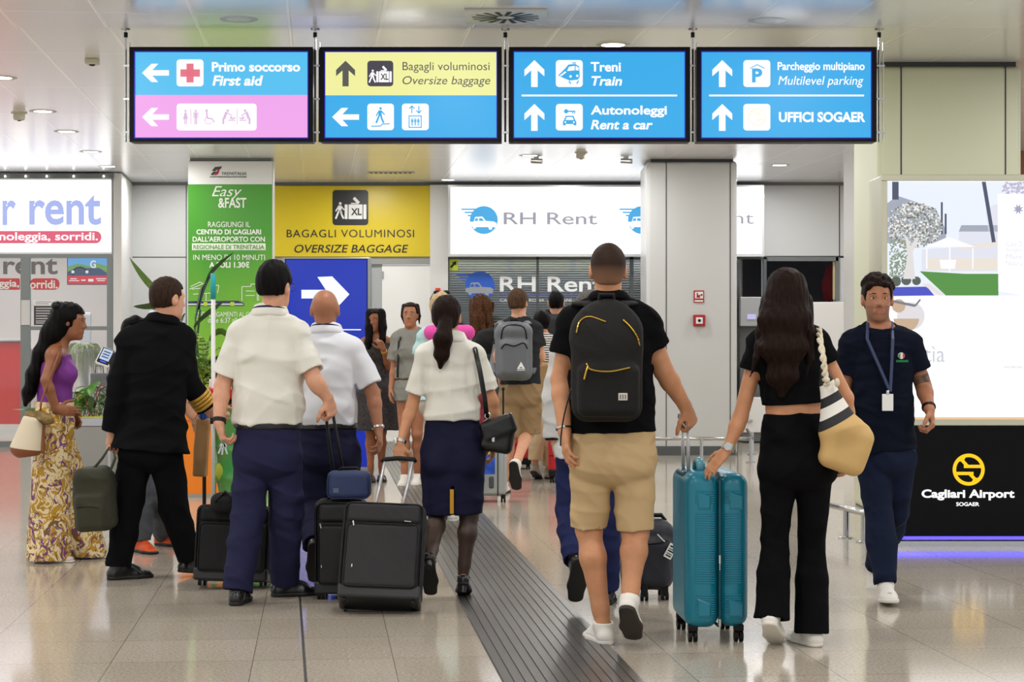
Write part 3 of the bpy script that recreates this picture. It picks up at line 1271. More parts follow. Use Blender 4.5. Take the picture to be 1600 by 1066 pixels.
# 2 oversize baggage
t = display(500, 784, 'hanging screen with yellow oversize baggage panel over blue panel')
field(t, 500, 784, 81, 149, YL)
field(t, 500, 784, 149, 216, B2)
art('arrow', [arrow_up(540, 115, 20)], G0, GR, t)
art('arrow', [arrow_left(540, 183, 21)], G0, WH, t)
art('symbol_tile', [prect(574, 95, 614.5, 135, 5)], G0, DG, t)
art('baggage_symbol', walker(582, 119, 10) + trunk(588, 111.5, 612, 128.5), G1, WH, t)
letters('XL', 594.5, 115, 607, 125, SD - .0125, DG, t, bold=.03)
art('symbol_tile', [prect(574, 162, 615.5, 203.5, 5), prect(628, 162, 670, 203.5, 5)], G0, WH, t)
art('stairs_symbol', walker(594, 180, 12.5) + [stroke((580, 197.5), (595, 197), 1.6), stroke((595, 197), (597, 194), 1.4), stroke((597, 194), (609, 193.5), 1.6)], G1, B2, t)
lift = [prect(638.5, 180.5, 659, 182), prect(638.5, 198.5, 659, 200), prect(638.5, 180.5, 640, 200), prect(657.5, 180.5, 659, 200)]
for x in (644, 648.8, 653.6):
    lift += man(x, 190.5, 6)
lift += [stroke((643.5, 166), (643.5, 177), 1.6), stroke((643.5, 165.5), (639.5, 170), 1.6), stroke((643.5, 165.5), (647.5, 170), 1.6),
         stroke((654.5, 165.5), (654.5, 176), 1.6), stroke((654.5, 177), (650.5, 172.5), 1.6), stroke((654.5, 177), (658.5, 172.5), 1.6)]
art('lift_symbol', lift, G1, B2, t)
letters('Bagagli voluminosi', 629, 97, 765, 114, G0, GR, t, bold=.0)
letters('Oversize baggage', 629, 119, 766, 136, G0, GR, t, shear=.2)
# 3 trains and rental cars
t = display(795, 1078, 'hanging blue screen pointing up to train and rental car symbols')
field(t, 795, 1078, 81, 216, B2)
art('arrow', [arrow_up(835, 115, 21), arrow_up(835, 183.5, 21)], G0, WH, t)
art('divider', [prect(815, 148, 1058, 150.6)], G0, WH, t)
art('symbol_tile', [prect(868.5, 94, 910.5, 136, 5), prect(868.5, 162.5, 910.5, 204, 5)], G0, WH, t)
art('train_symbol', [[(884, 106), (888, 101), (899, 100), (905, 104), (906, 120), (903, 124.5), (890, 126), (878, 121), (872, 118)],
                     stroke((889, 127), (892, 131), 2), stroke((904, 126), (901, 131), 2), stroke((894, 98.5), (900, 98.5), 1.6)], G1, B2, t)
art('train_window', [[(889, 104.5), (898, 103), (898, 110), (886, 111)], [(899.5, 103), (904, 105.5), (904.5, 110), (899.5, 110)], disc(891.5, 119.5, 2, 8), disc(902, 118.5, 2, 8),
                     [(874, 118.4), (883, 111.5), (885, 113), (877, 119)]], SD - .012, WH, t)
art('car_symbol', [[(881, 188), (884, 181), (896, 181), (899, 188), (900.5, 190), (900.5, 196), (896.5, 196), (896, 194), (884, 194), (883.5, 196), (879.5, 196), (879.5, 190)],
                   disc(884.5, 174, 3.4, 10), prect(887, 173, 899, 175), prect(894, 175, 895.5, 177.5), prect(897, 175, 898.5, 177.5)], G1, B2, t)
art('car_window', [[(883.5, 187.5), (885.5, 183), (894.5, 183), (896.5, 187.5)], disc(883.3, 191, 1.4, 8), disc(896.6, 191, 1.4, 8)], SD - .012, WH, t)
letters('Treni', 923, 97, 970, 112, G0, WH, t, bold=.025)
letters('Train', 924, 119, 972, 134, G0, WH, t, bold=.025, shear=.2)
letters('Autonoleggi', 923, 165, 1042, 183.5, G0, WH, t, bold=.025)
letters('Rent a car', 923, 187.5, 1020, 202.5, G0, WH, t, bold=.025, shear=.2)
# 4 parking and offices
t = display(1088, 1369, 'hanging blue screen with parking symbol above offices line')
field(t, 1088, 1369, 81, 216, B2)
art('arrow', [arrow_up(1128.5, 115, 21), arrow_up(1128.5, 183.5, 21)], G0, WH, t)
art('divider', [prect(1108, 148, 1350, 150.6)], G0, WH, t)
art('symbol_tile', [prect(1161.5, 94, 1203.5, 136, 5), prect(1161.5, 162.5, 1203.5, 204, 5)], G0, WH, t)
letters('P', 1175, 107, 1191, 129, G1, B2, t, bold=.04, name='parking_symbol')
art('roof_symbol', [stroke((1172, 107), (1183, 101), 1.3), stroke((1183, 101), (1194.5, 107), 1.3)], G1, B2, t)
rg = [(1182.5 + 13 * math.cos(i * math.pi / 12), 183 + 13 * math.sin(i * math.pi / 12)) for i in range(25)]
art('airport_emblem', [stroke(rg[i], rg[i + 1], 1.6) for i in range(24)] + [stroke((1170, 179), (1186, 179), 1.4), stroke((1179, 187), (1195, 187), 1.4), stroke((1177, 172), (1189, 180), 1.4), stroke((1177, 194), (1189, 186), 1.4)], G1, CR, t)
letters('Parcheggio multipiano', 1215, 97, 1351, 113.5, G0, WH, t, bold=.02)
letters('Multilevel parking', 1216, 119, 1349, 137, G0, WH, t, bold=.0, shear=.2)
letters('UFFICI SOGAER', 1217, 175, 1352, 191, G0, WH, t, bold=.035)
# the rods they hang from
rl = ['suspension rod at the outer end of the first aid screen', 'suspension rod between the first aid and oversize baggage screens',
      'suspension rod between the oversize baggage and train screens', 'suspension rod between the train and parking screens',
      'suspension rod at the outer end of the parking screen']
for x, l in zip((196.5, 492.5, 789.5, 1082.5, 1373.5), rl):
    p = W(x, 222, SD + .05)
    r_ = thing('suspension_rod', l, 'rod', (p.x, p.y, p.z), group='rods of the hanging screens')
    mb = MB()
    mb.tube([(0, 0, 0), (0, 0, HC - p.z)], .007, 8)
    mb.tube([(.028, 0, 0), (.028, 0, HC - p.z - .12)], .005, 8)
    mb.build('rod', M_steel, r_)
    mb = MB()
    mb.tube([(0, 0, HC - p.z - .085), (0, 0, HC - p.z - .05)], .014, 8)
    mb.build('turnbuckle', M_black, r_)
    mb = MB()
    mb.lathe([(.03, HC - p.z - .035), (.035, HC - p.z - .025), (.01, HC - p.z - .03)], 12)
    mb.build('ceiling_cap', M_steel, r_)
    mb = MB()
    for z in (.06, .29, .52):
        mb.box((-.016, -.01, z), (.04, .01, z + .012))
    mb.build('clamp', M_alu, r_)

# ------------------------------------------------------------------ fixtures in the ceiling
def downlight(px, py, lit, label, dn=None):
    d = (HC - EYE) * F / (533 - py)
    z = HC if d > 13.2 else HC - .025
    p = W(px, py, d)
    t = thing('ceiling_downlight', label, 'ceiling lamp', (p.x, d, z - .003), group='round ceiling downlights')
    mb = MB()
    n = 28
    prof = [(.085, .0), (.115, -.003), (.128, .0), (.128, .01), (.085, .01)]
    mb.lathe(prof, n)
    mb.build('trim_ring', mat('lamp_ring', (190, 190, 188), .35, metal=.3), t, smooth=True, angle=40)
    mb = MB()
    mb.lathe([(.001, -.001), (.086, -.001), (.086, .012)], n)
    mb.build('diffuser', M_lamp if lit else mat('unlit_diffuser', (214, 214, 210), .3), t)


wl = ['above the shop fascia, nearest the picture edge', 'second of the row running towards the shop', 'third of the row running towards the shop', 'fourth of the row running towards the shop',
      'last of the row, just before the shop fascia']
for (x, y), l in zip(((2, 121.5), (67, 174), (104, 205.5), (142, 237), (169, 260)), wl):
    downlight(x, y, True, 'lit round downlight ' + l)
downlight(958, 70, True, 'lit round downlight just above the train screen')
downlight(1218, 258, True, 'lit round downlight in the ceiling beyond the parking screen')
downlight(373, 24, False, 'dark round downlight over the first aid screen')
downlight(1198, 26, False, 'dark round downlight over the parking screen')
downlight(828, 243, True, 'lit round downlight behind the train screen, near the emblem')
downlight(700, 281, True, 'lit round downlight close above the rental fascia corner')

# swirl air diffuser
d = (HC - EYE - .025) * F / (533 - 24)
p = W(790, 24, d)
t = thing('air_diffuser', 'square swirl air vent in the ceiling between the middle screens', 'vent', (p.x, d, HC - .03))
mb = MB()
mb.box((-.27, -.27, -.01), (.27, .27, .005), .004)
mb.build('plate', mat('vent_white', (205, 205, 200), .4), t)
for i in range(16):
    a = i * math.pi / 8
    mb = MB()
    M = Matrix.Rotation(a, 4, 'Z')
    mb.poly([(.06, -.012, -.0115), (.22, .01, -.0115), (.22, .045, -.0115), (.06, .012, -.0115)], [(0, 1, 2, 3)], M)
    mb.build('slot', M_black, t)


def ceiling_item(px, py, name, label, cat, build):
    d = (HC - EYE) * F / (533 - py)
    p = W(px, py, d)
    t = thing(name, label, cat, (p.x, d, HC))
    build(t)


def smoke(t):
    MB().lathe([(.02, -.075), (.05, -.07), (.058, -.05), (.055, -.012), (.075, -.01), (.075, 0)], 20).build('dome', mat('detector_cream', (206, 202, 184), .4), t, smooth=True, angle=40)
    MB().lathe([(.005, -.082), (.018, -.08), (.02, -.074)], 12).build('sensor', M_black, t)


ceiling_item(30, 176, 'smoke_detector', 'round cream smoke detector among the downlights near the shop', 'detector', smoke)
ceiling_item(908, 238, 'smoke_detector', 'round smoke detector in the ceiling before the lit rental fascia', 'detector', smoke)


def sensor(t):
    MB().box((-.05, -.05, -.045), (.05, .05, 0), .01).build('housing', mat('detector_cream', (206, 202, 184), .4), t)
    MB().lathe([(.01, -.056), (.022, -.052), (.025, -.044)], 12).build('lens', M_black, t)


ceiling_item(144, 92, 'motion_sensor', 'small square sensor under the ceiling beside the first aid screen', 'sensor', sensor)


def cam_(t):
    MB().lathe([(.03, 0), (.03, -.02), (.02, -.022)], 14).build('mount', M_alu, t)
    MB().tube([(-.06, 0, -.04), (.07, -.03, -.05)], .03, 12).build('body', M_alu, t)


ceiling_item(838, 246, 'ceiling_spotlight', 'small grey spotlight pointing down beside the smoke detector', 'lamp', cam_)
ceiling_item(978, 246, 'security_camera', 'small grey camera under the ceiling near the column', 'camera', cam_)


def grille(t):
    MB().box((-.3, -.1, -.012), (.3, .1, 0)).build('frame', M_alu, t)
    mb = MB()
    for i in range(9):
        mb.box((-.28 + i * .063, -.085, -.014), (-.25 + i * .063, .085, -.011))
    mb.build('slats', M_joint, t)


ceiling_item(612, 269, 'air_grille', 'slotted grey air grille in the ceiling above the yellow sign', 'vent', grille)

# ------------------------------------------------------------------ yellow oversize baggage sign
YD = BD - .05
ys = thing('wall_sign', 'yellow wall sign with black oversize baggage symbol', 'sign', W(550, 401, YD))
plate('board', 428, 290.5, 672.5, 401, YD, mat('yellow_board', (214, 190, 24), .35), ys, .04)
M_ink = mat('black_ink', (26, 28, 30), .4)
art('symbol_tile', [prect(519.5, 297, 575.5, 352, 5)], YD, M_ink, ys)
art('baggage_symbol', walker(531, 329, 13) + trunk(538.5, 319.5, 572.5, 342.5), YD - .004, M_white, ys)
letters('XL', 548.5, 325.5, 565, 336.5, YD - .0075, M_ink, ys, bold=.03)
letters('BAGAGLI VOLUMINOSI', 448, 359, 647, 371, YD - .001, M_ink, ys, bold=.0, spacing=1.1)
letters('OVERSIZE BAGGAGE', 460, 382.5, 638, 395, YD - .001, M_ink, ys, bold=.008, shear=.2)

# ------------------------------------------------------------------ green railway advert on its panel
TD = 22.88


def green_mat():
    m = bpy.data.materials.new('green_print')
    m.use_nodes = True
    nt = m.node_tree
    b = nt.nodes['Principled BSDF']
    tc = nt.nodes.new('ShaderNodeTexCoord')
    sp = nt.nodes.new('ShaderNodeSeparateXYZ')
    nt.links.new(tc.outputs['Generated'], sp.inputs[0])
    n = nt.nodes.new('ShaderNodeTexNoise')
    n.inputs['Scale'].default_value = 1.4
    nt.links.new(tc.outputs['Generated'], n.inputs['Vector'])
    ad = nt.nodes.new('ShaderNodeMath')
    ad.operation = 'MULTIPLY_ADD'
    ad.inputs[1].default_value = .5
    nt.links.new(n.outputs['Fac'], ad.inputs[0])
    nt.links.new(sp.outputs['Z'], ad.inputs[2])
    r = nt.nodes.new('ShaderNodeValToRGB')
    e = r.color_ramp.elements
    e[0].position = .42
    e[0].color = srgb(156, 196, 24)
    e[1].position = 1.0
    e[1].color = srgb(66, 150, 30)
    k = e.new(.72)
    k.color = srgb(120, 184, 44)
    nt.links.new(ad.outputs[0], r.inputs[0])
    nt.links.new(r.outputs[0], b.inputs['Base Color'])
    b.inputs['Roughness'].default_value = .3
    return m


ta = thing('railway_advert', 'tall green railway advert with white text wrapped on the column', 'advert', W(360, 690, TD))
plate('green_sheet', 294, 288, 425, 700, TD, green_mat(), ta, .015)
plate('header_sheet', 294, 252, 425, 288, TD, M_white, ta, .015)
M_logo_d, M_logo_r = mat('logo_graphite', (60, 70, 72), .4), mat('logo_red', (190, 30, 50), .4)
art('logo_mark', [[(331, 267), (336, 261), (347, 260), (345, 264), (339, 265), (336, 268)], [(329, 273), (333, 268.5), (341, 268), (340, 270), (335, 272), (333, 274)]], TD - .001, M_logo_d, ta)
art('logo_mark', [[(340, 264.5), (343.5, 264), (341, 272), (337, 274), (334, 273.6), (338, 271)]], TD - .002, M_logo_r, ta)
letters('TRENITALIA', 346, 269, 385, 273.5, TD - .001, M_logo_d, ta, shear=.15)
letters('GRUPPO FERROVIE DELLO STATO ITALIANE', 328, 275.2, 385, 277.6, TD - .001, M_logo_d, ta)
M_pw = mat('white_print', (236, 242, 230), .4)
letters('Easy', 331, 291, 378, 312, TD - .001, M_pw, ta, shear=.35)
letters('&FAST', 341, 309, 385, 325, TD - .002, M_pw, ta, bold=.02)
for s, x0, x1, y0, y1, bo in (('RAGGIUNGI IL', 325, 391, 346.5, 355, .0), ('CENTRO DI CAGLIARI', 307, 408, 358.5, 366.5, .03), ("DALL'AEROPORTO CON", 301, 414, 369.5, 378, .02),
                              ('IN MENO DI 10 MINUTI', 302, 414, 398, 406.5, .0), ('A SOLI 1.30€', 327, 390, 409, 418.5, .03),
                              ('25 COLLEGAMENTI AL GIORNO', 305, 415, 487.5, 495, .0), ('dalle 6:37 alle 22:37', 325, 398, 496.5, 504.5, .0)):
    letters(s, x0, y0, x1, y1, TD - .001, M_pw, ta, bold=bo)
art('text_band', [prect(300, 380.5, 415, 391)], TD - .001, M_pw, ta, .002)
letters('REGIONALE DI TRENITALIA', 302, 382.5, 413, 389.5, TD - .0035, mat('green_ink', (96, 160, 60), .4), ta, bold=.01)
line = []
for pts in ([(298, 448), (312, 441), (322, 445), (318, 450), (300, 452)], [(302, 460), (330, 458), (330, 470), (302, 472)], [(312, 458), (312, 471)], [(322, 458), (322, 471)],
            [(378, 470), (378, 448), (392, 448), (392, 444), (402, 444), (402, 470)], [(384, 455), (398, 455)], [(384, 462), (398, 462)], [(330, 446), (342, 446), (340, 458)],
            [(296, 452), (326, 440)], [(404, 470), (404, 450), (420, 450)]):
    for i in range(len(pts) - 1):
        line.append(stroke(pts[i], pts[i + 1], 1.0))
art('line_drawing', line, TD - .001, M_pw, ta, .002)
art('train_picture', [[(294, 471), (372, 470), (381, 474), (382, 478), (294, 478)]], TD - .001, mat('navy_print', (40, 44, 96), .4), ta, .002)
art('train_picture', [[(294, 474.6), (378, 474.4), (381, 476.5), (294, 476.8)]], TD - .003, mat('pale_print2', (214, 220, 224), .4), ta, .002)
art('train_picture', [prect(318, 472, 324, 478), prect(360, 472, 366, 478)], TD - .0045, mat('lime_print', (190, 210, 40), .4), ta, .002)

# ------------------------------------------------------------------ blue totem with arrow
BDp = 20.3
bt = thing('information_totem', 'tall blue totem with white arrow in grey frame', 'sign', W(510, 736, BDp))
plate('frame', 441, 402, 579, 736, BDp, mat('totem_grey', (150, 154, 158), .35, metal=.4), bt, .16, .01)
M_tb = mat('blue_screen', (10, 22, 96), .12, emit=(18, 52, 196), estr=.6, var=.12, vscale=1.2)
plate('screen', 447, 406, 573, 730, BDp - .006, M_tb, bt, .01)
plate('screen_edge', 445, 404.5, 574.5, 732, BDp - .003, M_black, bt, .01)
M_tw = mat('white_screen_ink', (215, 222, 235), .2, emit=(190, 205, 235), estr=.6)
art('arrow', [[(471, 453), (509, 453), (496, 433), (519, 432), (546, 460), (519, 489), (497, 489), (511, 466.5), (471, 466.5)]], BDp - .007, M_tw, bt)
art('divider', [prect(455, 514.5, 564, 516.2), prect(455, 625, 564, 626.8)], BDp - .007, M_tw, bt)
plate('foot', 438, 730, 582, 737, BDp - .05, M_steel, bt, .26)

# ------------------------------------------------------------------ big advertising light box on the right
AD = 12.8
ab = thing('advertising_lightbox', 'large lit garden advert box above a black airport base', 'advert', W(1600, 856, AD))
x0, x1 = 1377, 1960
fm = mat('champagne_frame', (196, 194, 172), .35, metal=.4)
mb = MB(ab.location)
a, b = W(x0, 664, AD), W(x1, 273, AD)
mb.box((a.x, AD + .02, a.z), (b.x, AD + .45, b.z), .012)
mb.build('cabinet', fm, ab)
mb = MB(ab.location)
for (u0, v0, u1, v1) in ((x0, 273, x1, 283), (x0, 655, x1, 665), (x0, 283, x0 + 9, 655)):
    p, q = W(u0, v1, AD), W(u1, v0, AD)
    mb.box((p.x, AD - .015, p.z), (q.x, AD + .03, q.z), .004)
mb.build('frame', fm, ab)
plate('light_face', x0 + 8, 282, x1 - 8, 656, AD, glow('advert_white', (255, 255, 255), 1.3), ab, .01)
E = lambda n, c, s=1.0: glow('advert_' + n, c, s)
A1, A2, A3, A4, A5 = AD - .001, AD - .003, AD - .005, AD - .007, AD - .009
art('picture_sky', [prect(1386, 284, 1600, 462)], A1, E('sky', (226, 232, 244), 1.1), ab, .002)
art('picture_roof', [[(1386, 318), (1402, 306), (1462, 326), (1478, 360), (1478, 380), (1386, 380)], [(1498, 362), (1502, 352), (1560, 352), (1566, 362)]], A2, E('roof', (168, 174, 190), .95), ab, .002)
art('picture_house', [[(1498, 362), (1566, 362), (1566, 424), (1440, 424), (1440, 390), (1498, 386)], [(1540, 330), (1552, 320), (1600, 318), (1600, 462), (1552, 420)]], A2, E('house', (226, 228, 240), 1.0), ab, .002)
art('picture_trunk', [[(1394, 284), (1404, 284), (1404, 312), (1394, 312)], [(1534, 284), (1540, 284), (1556, 380), (1550, 380)], [(1470, 316), (1473, 316), (1473, 366), (1470, 366)], [(1476, 334), (1479, 334), (1479, 366), (1476, 366)]],
    A2 - .001, E('trunk', (86, 92, 118), .8), ab, .002)
rg = random.Random(7)
leaves = []
for i in range(1100):
    a_ = rg.uniform(0, 6.28)
    r_ = math.sqrt(rg.uniform(0, 1))
    x, y = 1428 + 44 * r_ * math.cos(a_), 352 + 36 * r_ * math.sin(a_)
    if 1388 < x:
        leaves.append(disc(x, y, rg.uniform(.8, 1.9), 5, rg.uniform(0, 60), 360 + rg.uniform(0, 60)))
art('picture_tree', leaves[:450], A3, E('leaf_pale', (222, 224, 222), 1.0), ab, .002)
art('picture_tree', leaves[450:760], A3 - .001, E('leaf_grey', (158, 164, 156), .9), ab, .002)
art('picture_tree', leaves[760:960], A3 - .0015, E('leaf_olive', (126, 128, 116), .85), ab, .002)
art('picture_tree', leaves[960:], A3 - .002, E('leaf_cream', (244, 236, 226), 1.05), ab, .002)
art('picture_tree', [disc(rg.uniform(1566, 1600), rg.uniform(285, 303), rg.uniform(1, 2.2), 5) for i in range(90)], A3 - .002, E('leaf_violet', (196, 190, 214), .95), ab, .002)
bush = [disc(1388 + rg.uniform(2, 34), 390 + rg.uniform(-16, 46), rg.uniform(.9, 2.0), 6) for i in range(320)]
art('picture_bush', bush, A3, E('bush', (150, 164, 142), .9), ab, .002)
art('picture_tree_stem', [[(1414, 368), (1419, 372), (1422, 386), (1432, 370), (1436, 372), (1426, 394), (1430, 436), (1411, 436), (1418, 400)]], A3 - .0025, E('stem', (226, 222, 220), 1.0), ab, .002)
art('picture_wall', [prect(1450, 404, 1558, 422), [(1500, 386), (1558, 378), (1558, 384), (1506, 390)]], A4 + .0005, E('wall_warm', (236, 226, 214), 1.0), ab, .002)
art('picture_parasol', [[(1444, 386), (1482, 370), (1524, 386)], stroke((1448, 388), (1448, 420), 2), stroke((1484, 376), (1484, 424), 2), stroke((1520, 388), (1520, 420), 2),
                        [(1468, 406), (1494, 406), (1492, 420), (1470, 420)]], A4, E('parasol', (242, 242, 250), 1.1), ab, .002)
art('picture_lawn', [[(1437, 424), (1508, 428), (1560, 428), (1560, 462), (1478, 462)]], A4, E('lawn', (92, 158, 74), .85), ab, .002)
art('picture_ball_bush', [disc(1400, 440, 8, 10), disc(1416, 438, 8, 10), disc(1432, 439, 7, 10)], A4, E('ball', (96, 108, 98), .8), ab, .002)
art('picture_path', [[(1440, 444), (1452, 443), (1478, 462), (1466, 462)]], A4 - .001, E('path', (232, 226, 226), 1), ab, .002)
art('picture_pool', [[(1386, 449), (1448, 448), (1460, 462), (1386, 463)]], A4 - .001, E('pool', (80, 88, 206), .9), ab, .002)
art('picture_card', [[(1559, 303), (1600, 303), (1600, 462), (1559, 455)]], A4, E('card', (250, 250, 255), 1.2), ab, .002)
star = [(1591 + (9 if i % 2 else 4) * math.cos(i * math.pi / 8), 327 + (9 if i % 2 else 4) * math.sin(i * math.pi / 8)) for i in range(16)]
art('card_star', [star], A5, E('ink', (170, 172, 200), .9), ab, .002)
for i, s in enumerate(('Casa D', 'Scopri', 'Mare', 'Natura')):
    letters(s, 1572, 377 + i * 10, 1597, 385 + i * 10, A5, E('pale_ink', (222, 222, 236), 1.0), ab)
art('picture_cup', [disc(1423, 494, 22, 18), ], A1 - .001, E('plate', (226, 222, 226), 1), ab, .002)
art('picture_cup', [disc(1416, 498, 20, 16, 0, 180), disc(1404, 478, 11, 10)], A2 - .001, E('tea', (206, 178, 150), .95), ab, .002)
art('picture_cup', [stroke((1392, 470), (1430, 478), 4), stroke((1430, 478), (1438, 468), 3)], A3, E('cup_dark', (140, 140, 150), .8), ab, .002)
letters('làtìa', 1425, 540, 1476, 566, A1, E('serif', (206, 206, 216), 1.0), ab)
art('foot_line', [prect(1386, 652, 1960, 655.5)], A1, E('orange', (240, 196, 150), 1.0), ab, .002)
letters('www.', 1568, 572, 1600, 576, A1, E('serif', (206, 206, 216), 1.0), ab)
plate('base_panel', 1385, 665, x1, 842, AD + .03, M_gloss_black, ab, .4)
plate('led_strip', 1388, 839, x1, 843.5, AD + .0, glow('blue_led', (60, 50, 255), 5.0), ab, .03)
plate('plinth', 1385, 846, x1, 856, AD + .0, M_steel, ab, .42)
M_le, M_lt = glow('yellow_neon', (255, 196, 10), 1.2), glow('white_neon', (255, 255, 255), 1.2)
rg_ = [(1513.5 + 22 * math.cos(i * math.pi / 18), 734 + 22 * math.sin(i * math.pi / 18)) for i in range(37)]
art('airport_emblem', [disc(1513.5, 734, 25, 48)], AD + .029, M_le, ab, .002)
art('emblem_field', [disc(1513.5, 734, 19.5, 48)], AD + .0265, M_gloss_black, ab, .001)
art('emblem_bars', [prect(1506, 726.5, 1534, 731.5), prect(1493, 737.5, 1521, 742.5), stroke((1500, 716), (1512.5, 729.5), 5), stroke((1514.5, 740), (1527, 752.5), 5),
                    [(1496, 722), (1503, 715), (1509, 714), (1506, 720)], [(1531, 746), (1524, 753), (1518, 754), (1521, 748)]], AD + .025, M_le, ab, .002)
letters('Cagliari Airport', 1440, 765, 1585, 782, AD + .028, M_lt, ab, bold=.03)
letters('SOGAER', 1494, 785, 1530, 791, AD + .028, M_lt, ab, bold=.02)
# ------------------------------------------------------------------ people
def skin_mat(name, col):
    m = mat(name, col, .48, bump=.06, bscale=160, var=.06, vscale=30, spec=.4)
    m.node_tree.nodes['Principled BSDF'].inputs['Subsurface Weight'].default_value = .08
    m.node_tree.nodes['Principled BSDF'].inputs['Subsurface Radius'].default_value = (.02, .008, .004)
    return m


def cloth(name, col, rough=.85, bump=.35, bscale=45, var=.0, sheen=.0, spec=.12, wr=.8, ws=5.5):
    """woven cloth with creases that run askew"""
    if name in MATS:
        return MATS[name]
    m = mat(name, col, rough, bump=bump, bscale=260, var=var, vscale=14, sheen=sheen, spec=spec)
    nt = m.node_tree
    b = nt.nodes['Principled BSDF']
    old = b.inputs['Normal'].links[0].from_node
    old.inputs['Strength'].default_value = .15
    tc = nt.nodes.new('ShaderNodeTexCoord')
    mp = nt.nodes.new('ShaderNodeMapping')
    mp.inputs['Rotation'].default_value = (.5, .6, .3)
    mp.inputs['Scale'].default_value = (.55, 1, 1.25)
    nt.links.new(tc.outputs['Object'], mp.inputs[0])
    n = nt.nodes.new('ShaderNodeTexNoise')
    n.noise_type = 'RIDGED_MULTIFRACTAL'
    n.inputs['Scale'].default_value = ws
    n.inputs['Detail'].default_value = 2.2
    n.inputs['Roughness'].default_value = .45
    n.inputs['Distortion'].default_value = .7
    nt.links.new(mp.outputs[0], n.inputs['Vector'])
    bp = nt.nodes.new('ShaderNodeBump')
    bp.inputs['Strength'].default_value = wr
    bp.inputs['Distance'].default_value = .045
    nt.links.new(n.outputs['Fac'], bp.inputs['Height'])
    nt.links.new(old.outputs[0], bp.inputs['Normal'])
    nt.links.new(bp.outputs[0], b.inputs['Normal'])
    return m


S_LIGHT = skin_mat('skin_light', (214, 158, 128))
S_TAN = skin_mat('skin_tan', (200, 142, 104))
S_OLIVE = skin_mat('skin_olive', (170, 114, 84))
S_BROWN = skin_mat('skin_brown', (146, 92, 62))
S_LIP = mat('lips', (158, 92, 78), .45)
S_BROW = mat('brow_hair', (40, 28, 22), .7)
S_STUB = mat('stubble_skin', (140, 94, 70), .6)


def hair_mat(name, col, st=(60, 60, 6)):
    return mat(name, col, .5, bump=.7, bscale=6, var=.5, vscale=2.4, stretch=st, spec=.08)


H_BLACK = hair_mat('hair_black', (14, 11, 11))
H_DARK = hair_mat('hair_dark_brown', (30, 17, 12))
H_BROWN = hair_mat('hair_brown', (86, 60, 40))
H_CURL = hair_mat('hair_curly_brown', (80, 52, 34), (30, 30, 20))
H_BLOND = hair_mat('hair_blond', (186, 160, 122))
M_eye = mat('eye_white', (225, 220, 214), .2)
M_iris = mat('iris_brown', (48, 30, 20), .15)
M_lea = mat('black_leather', (14, 13, 13), .32, bump=.12, bscale=90)
UP = V(0, 0, 1)


def bone(a, b, t):
    return a + (b - a) * t


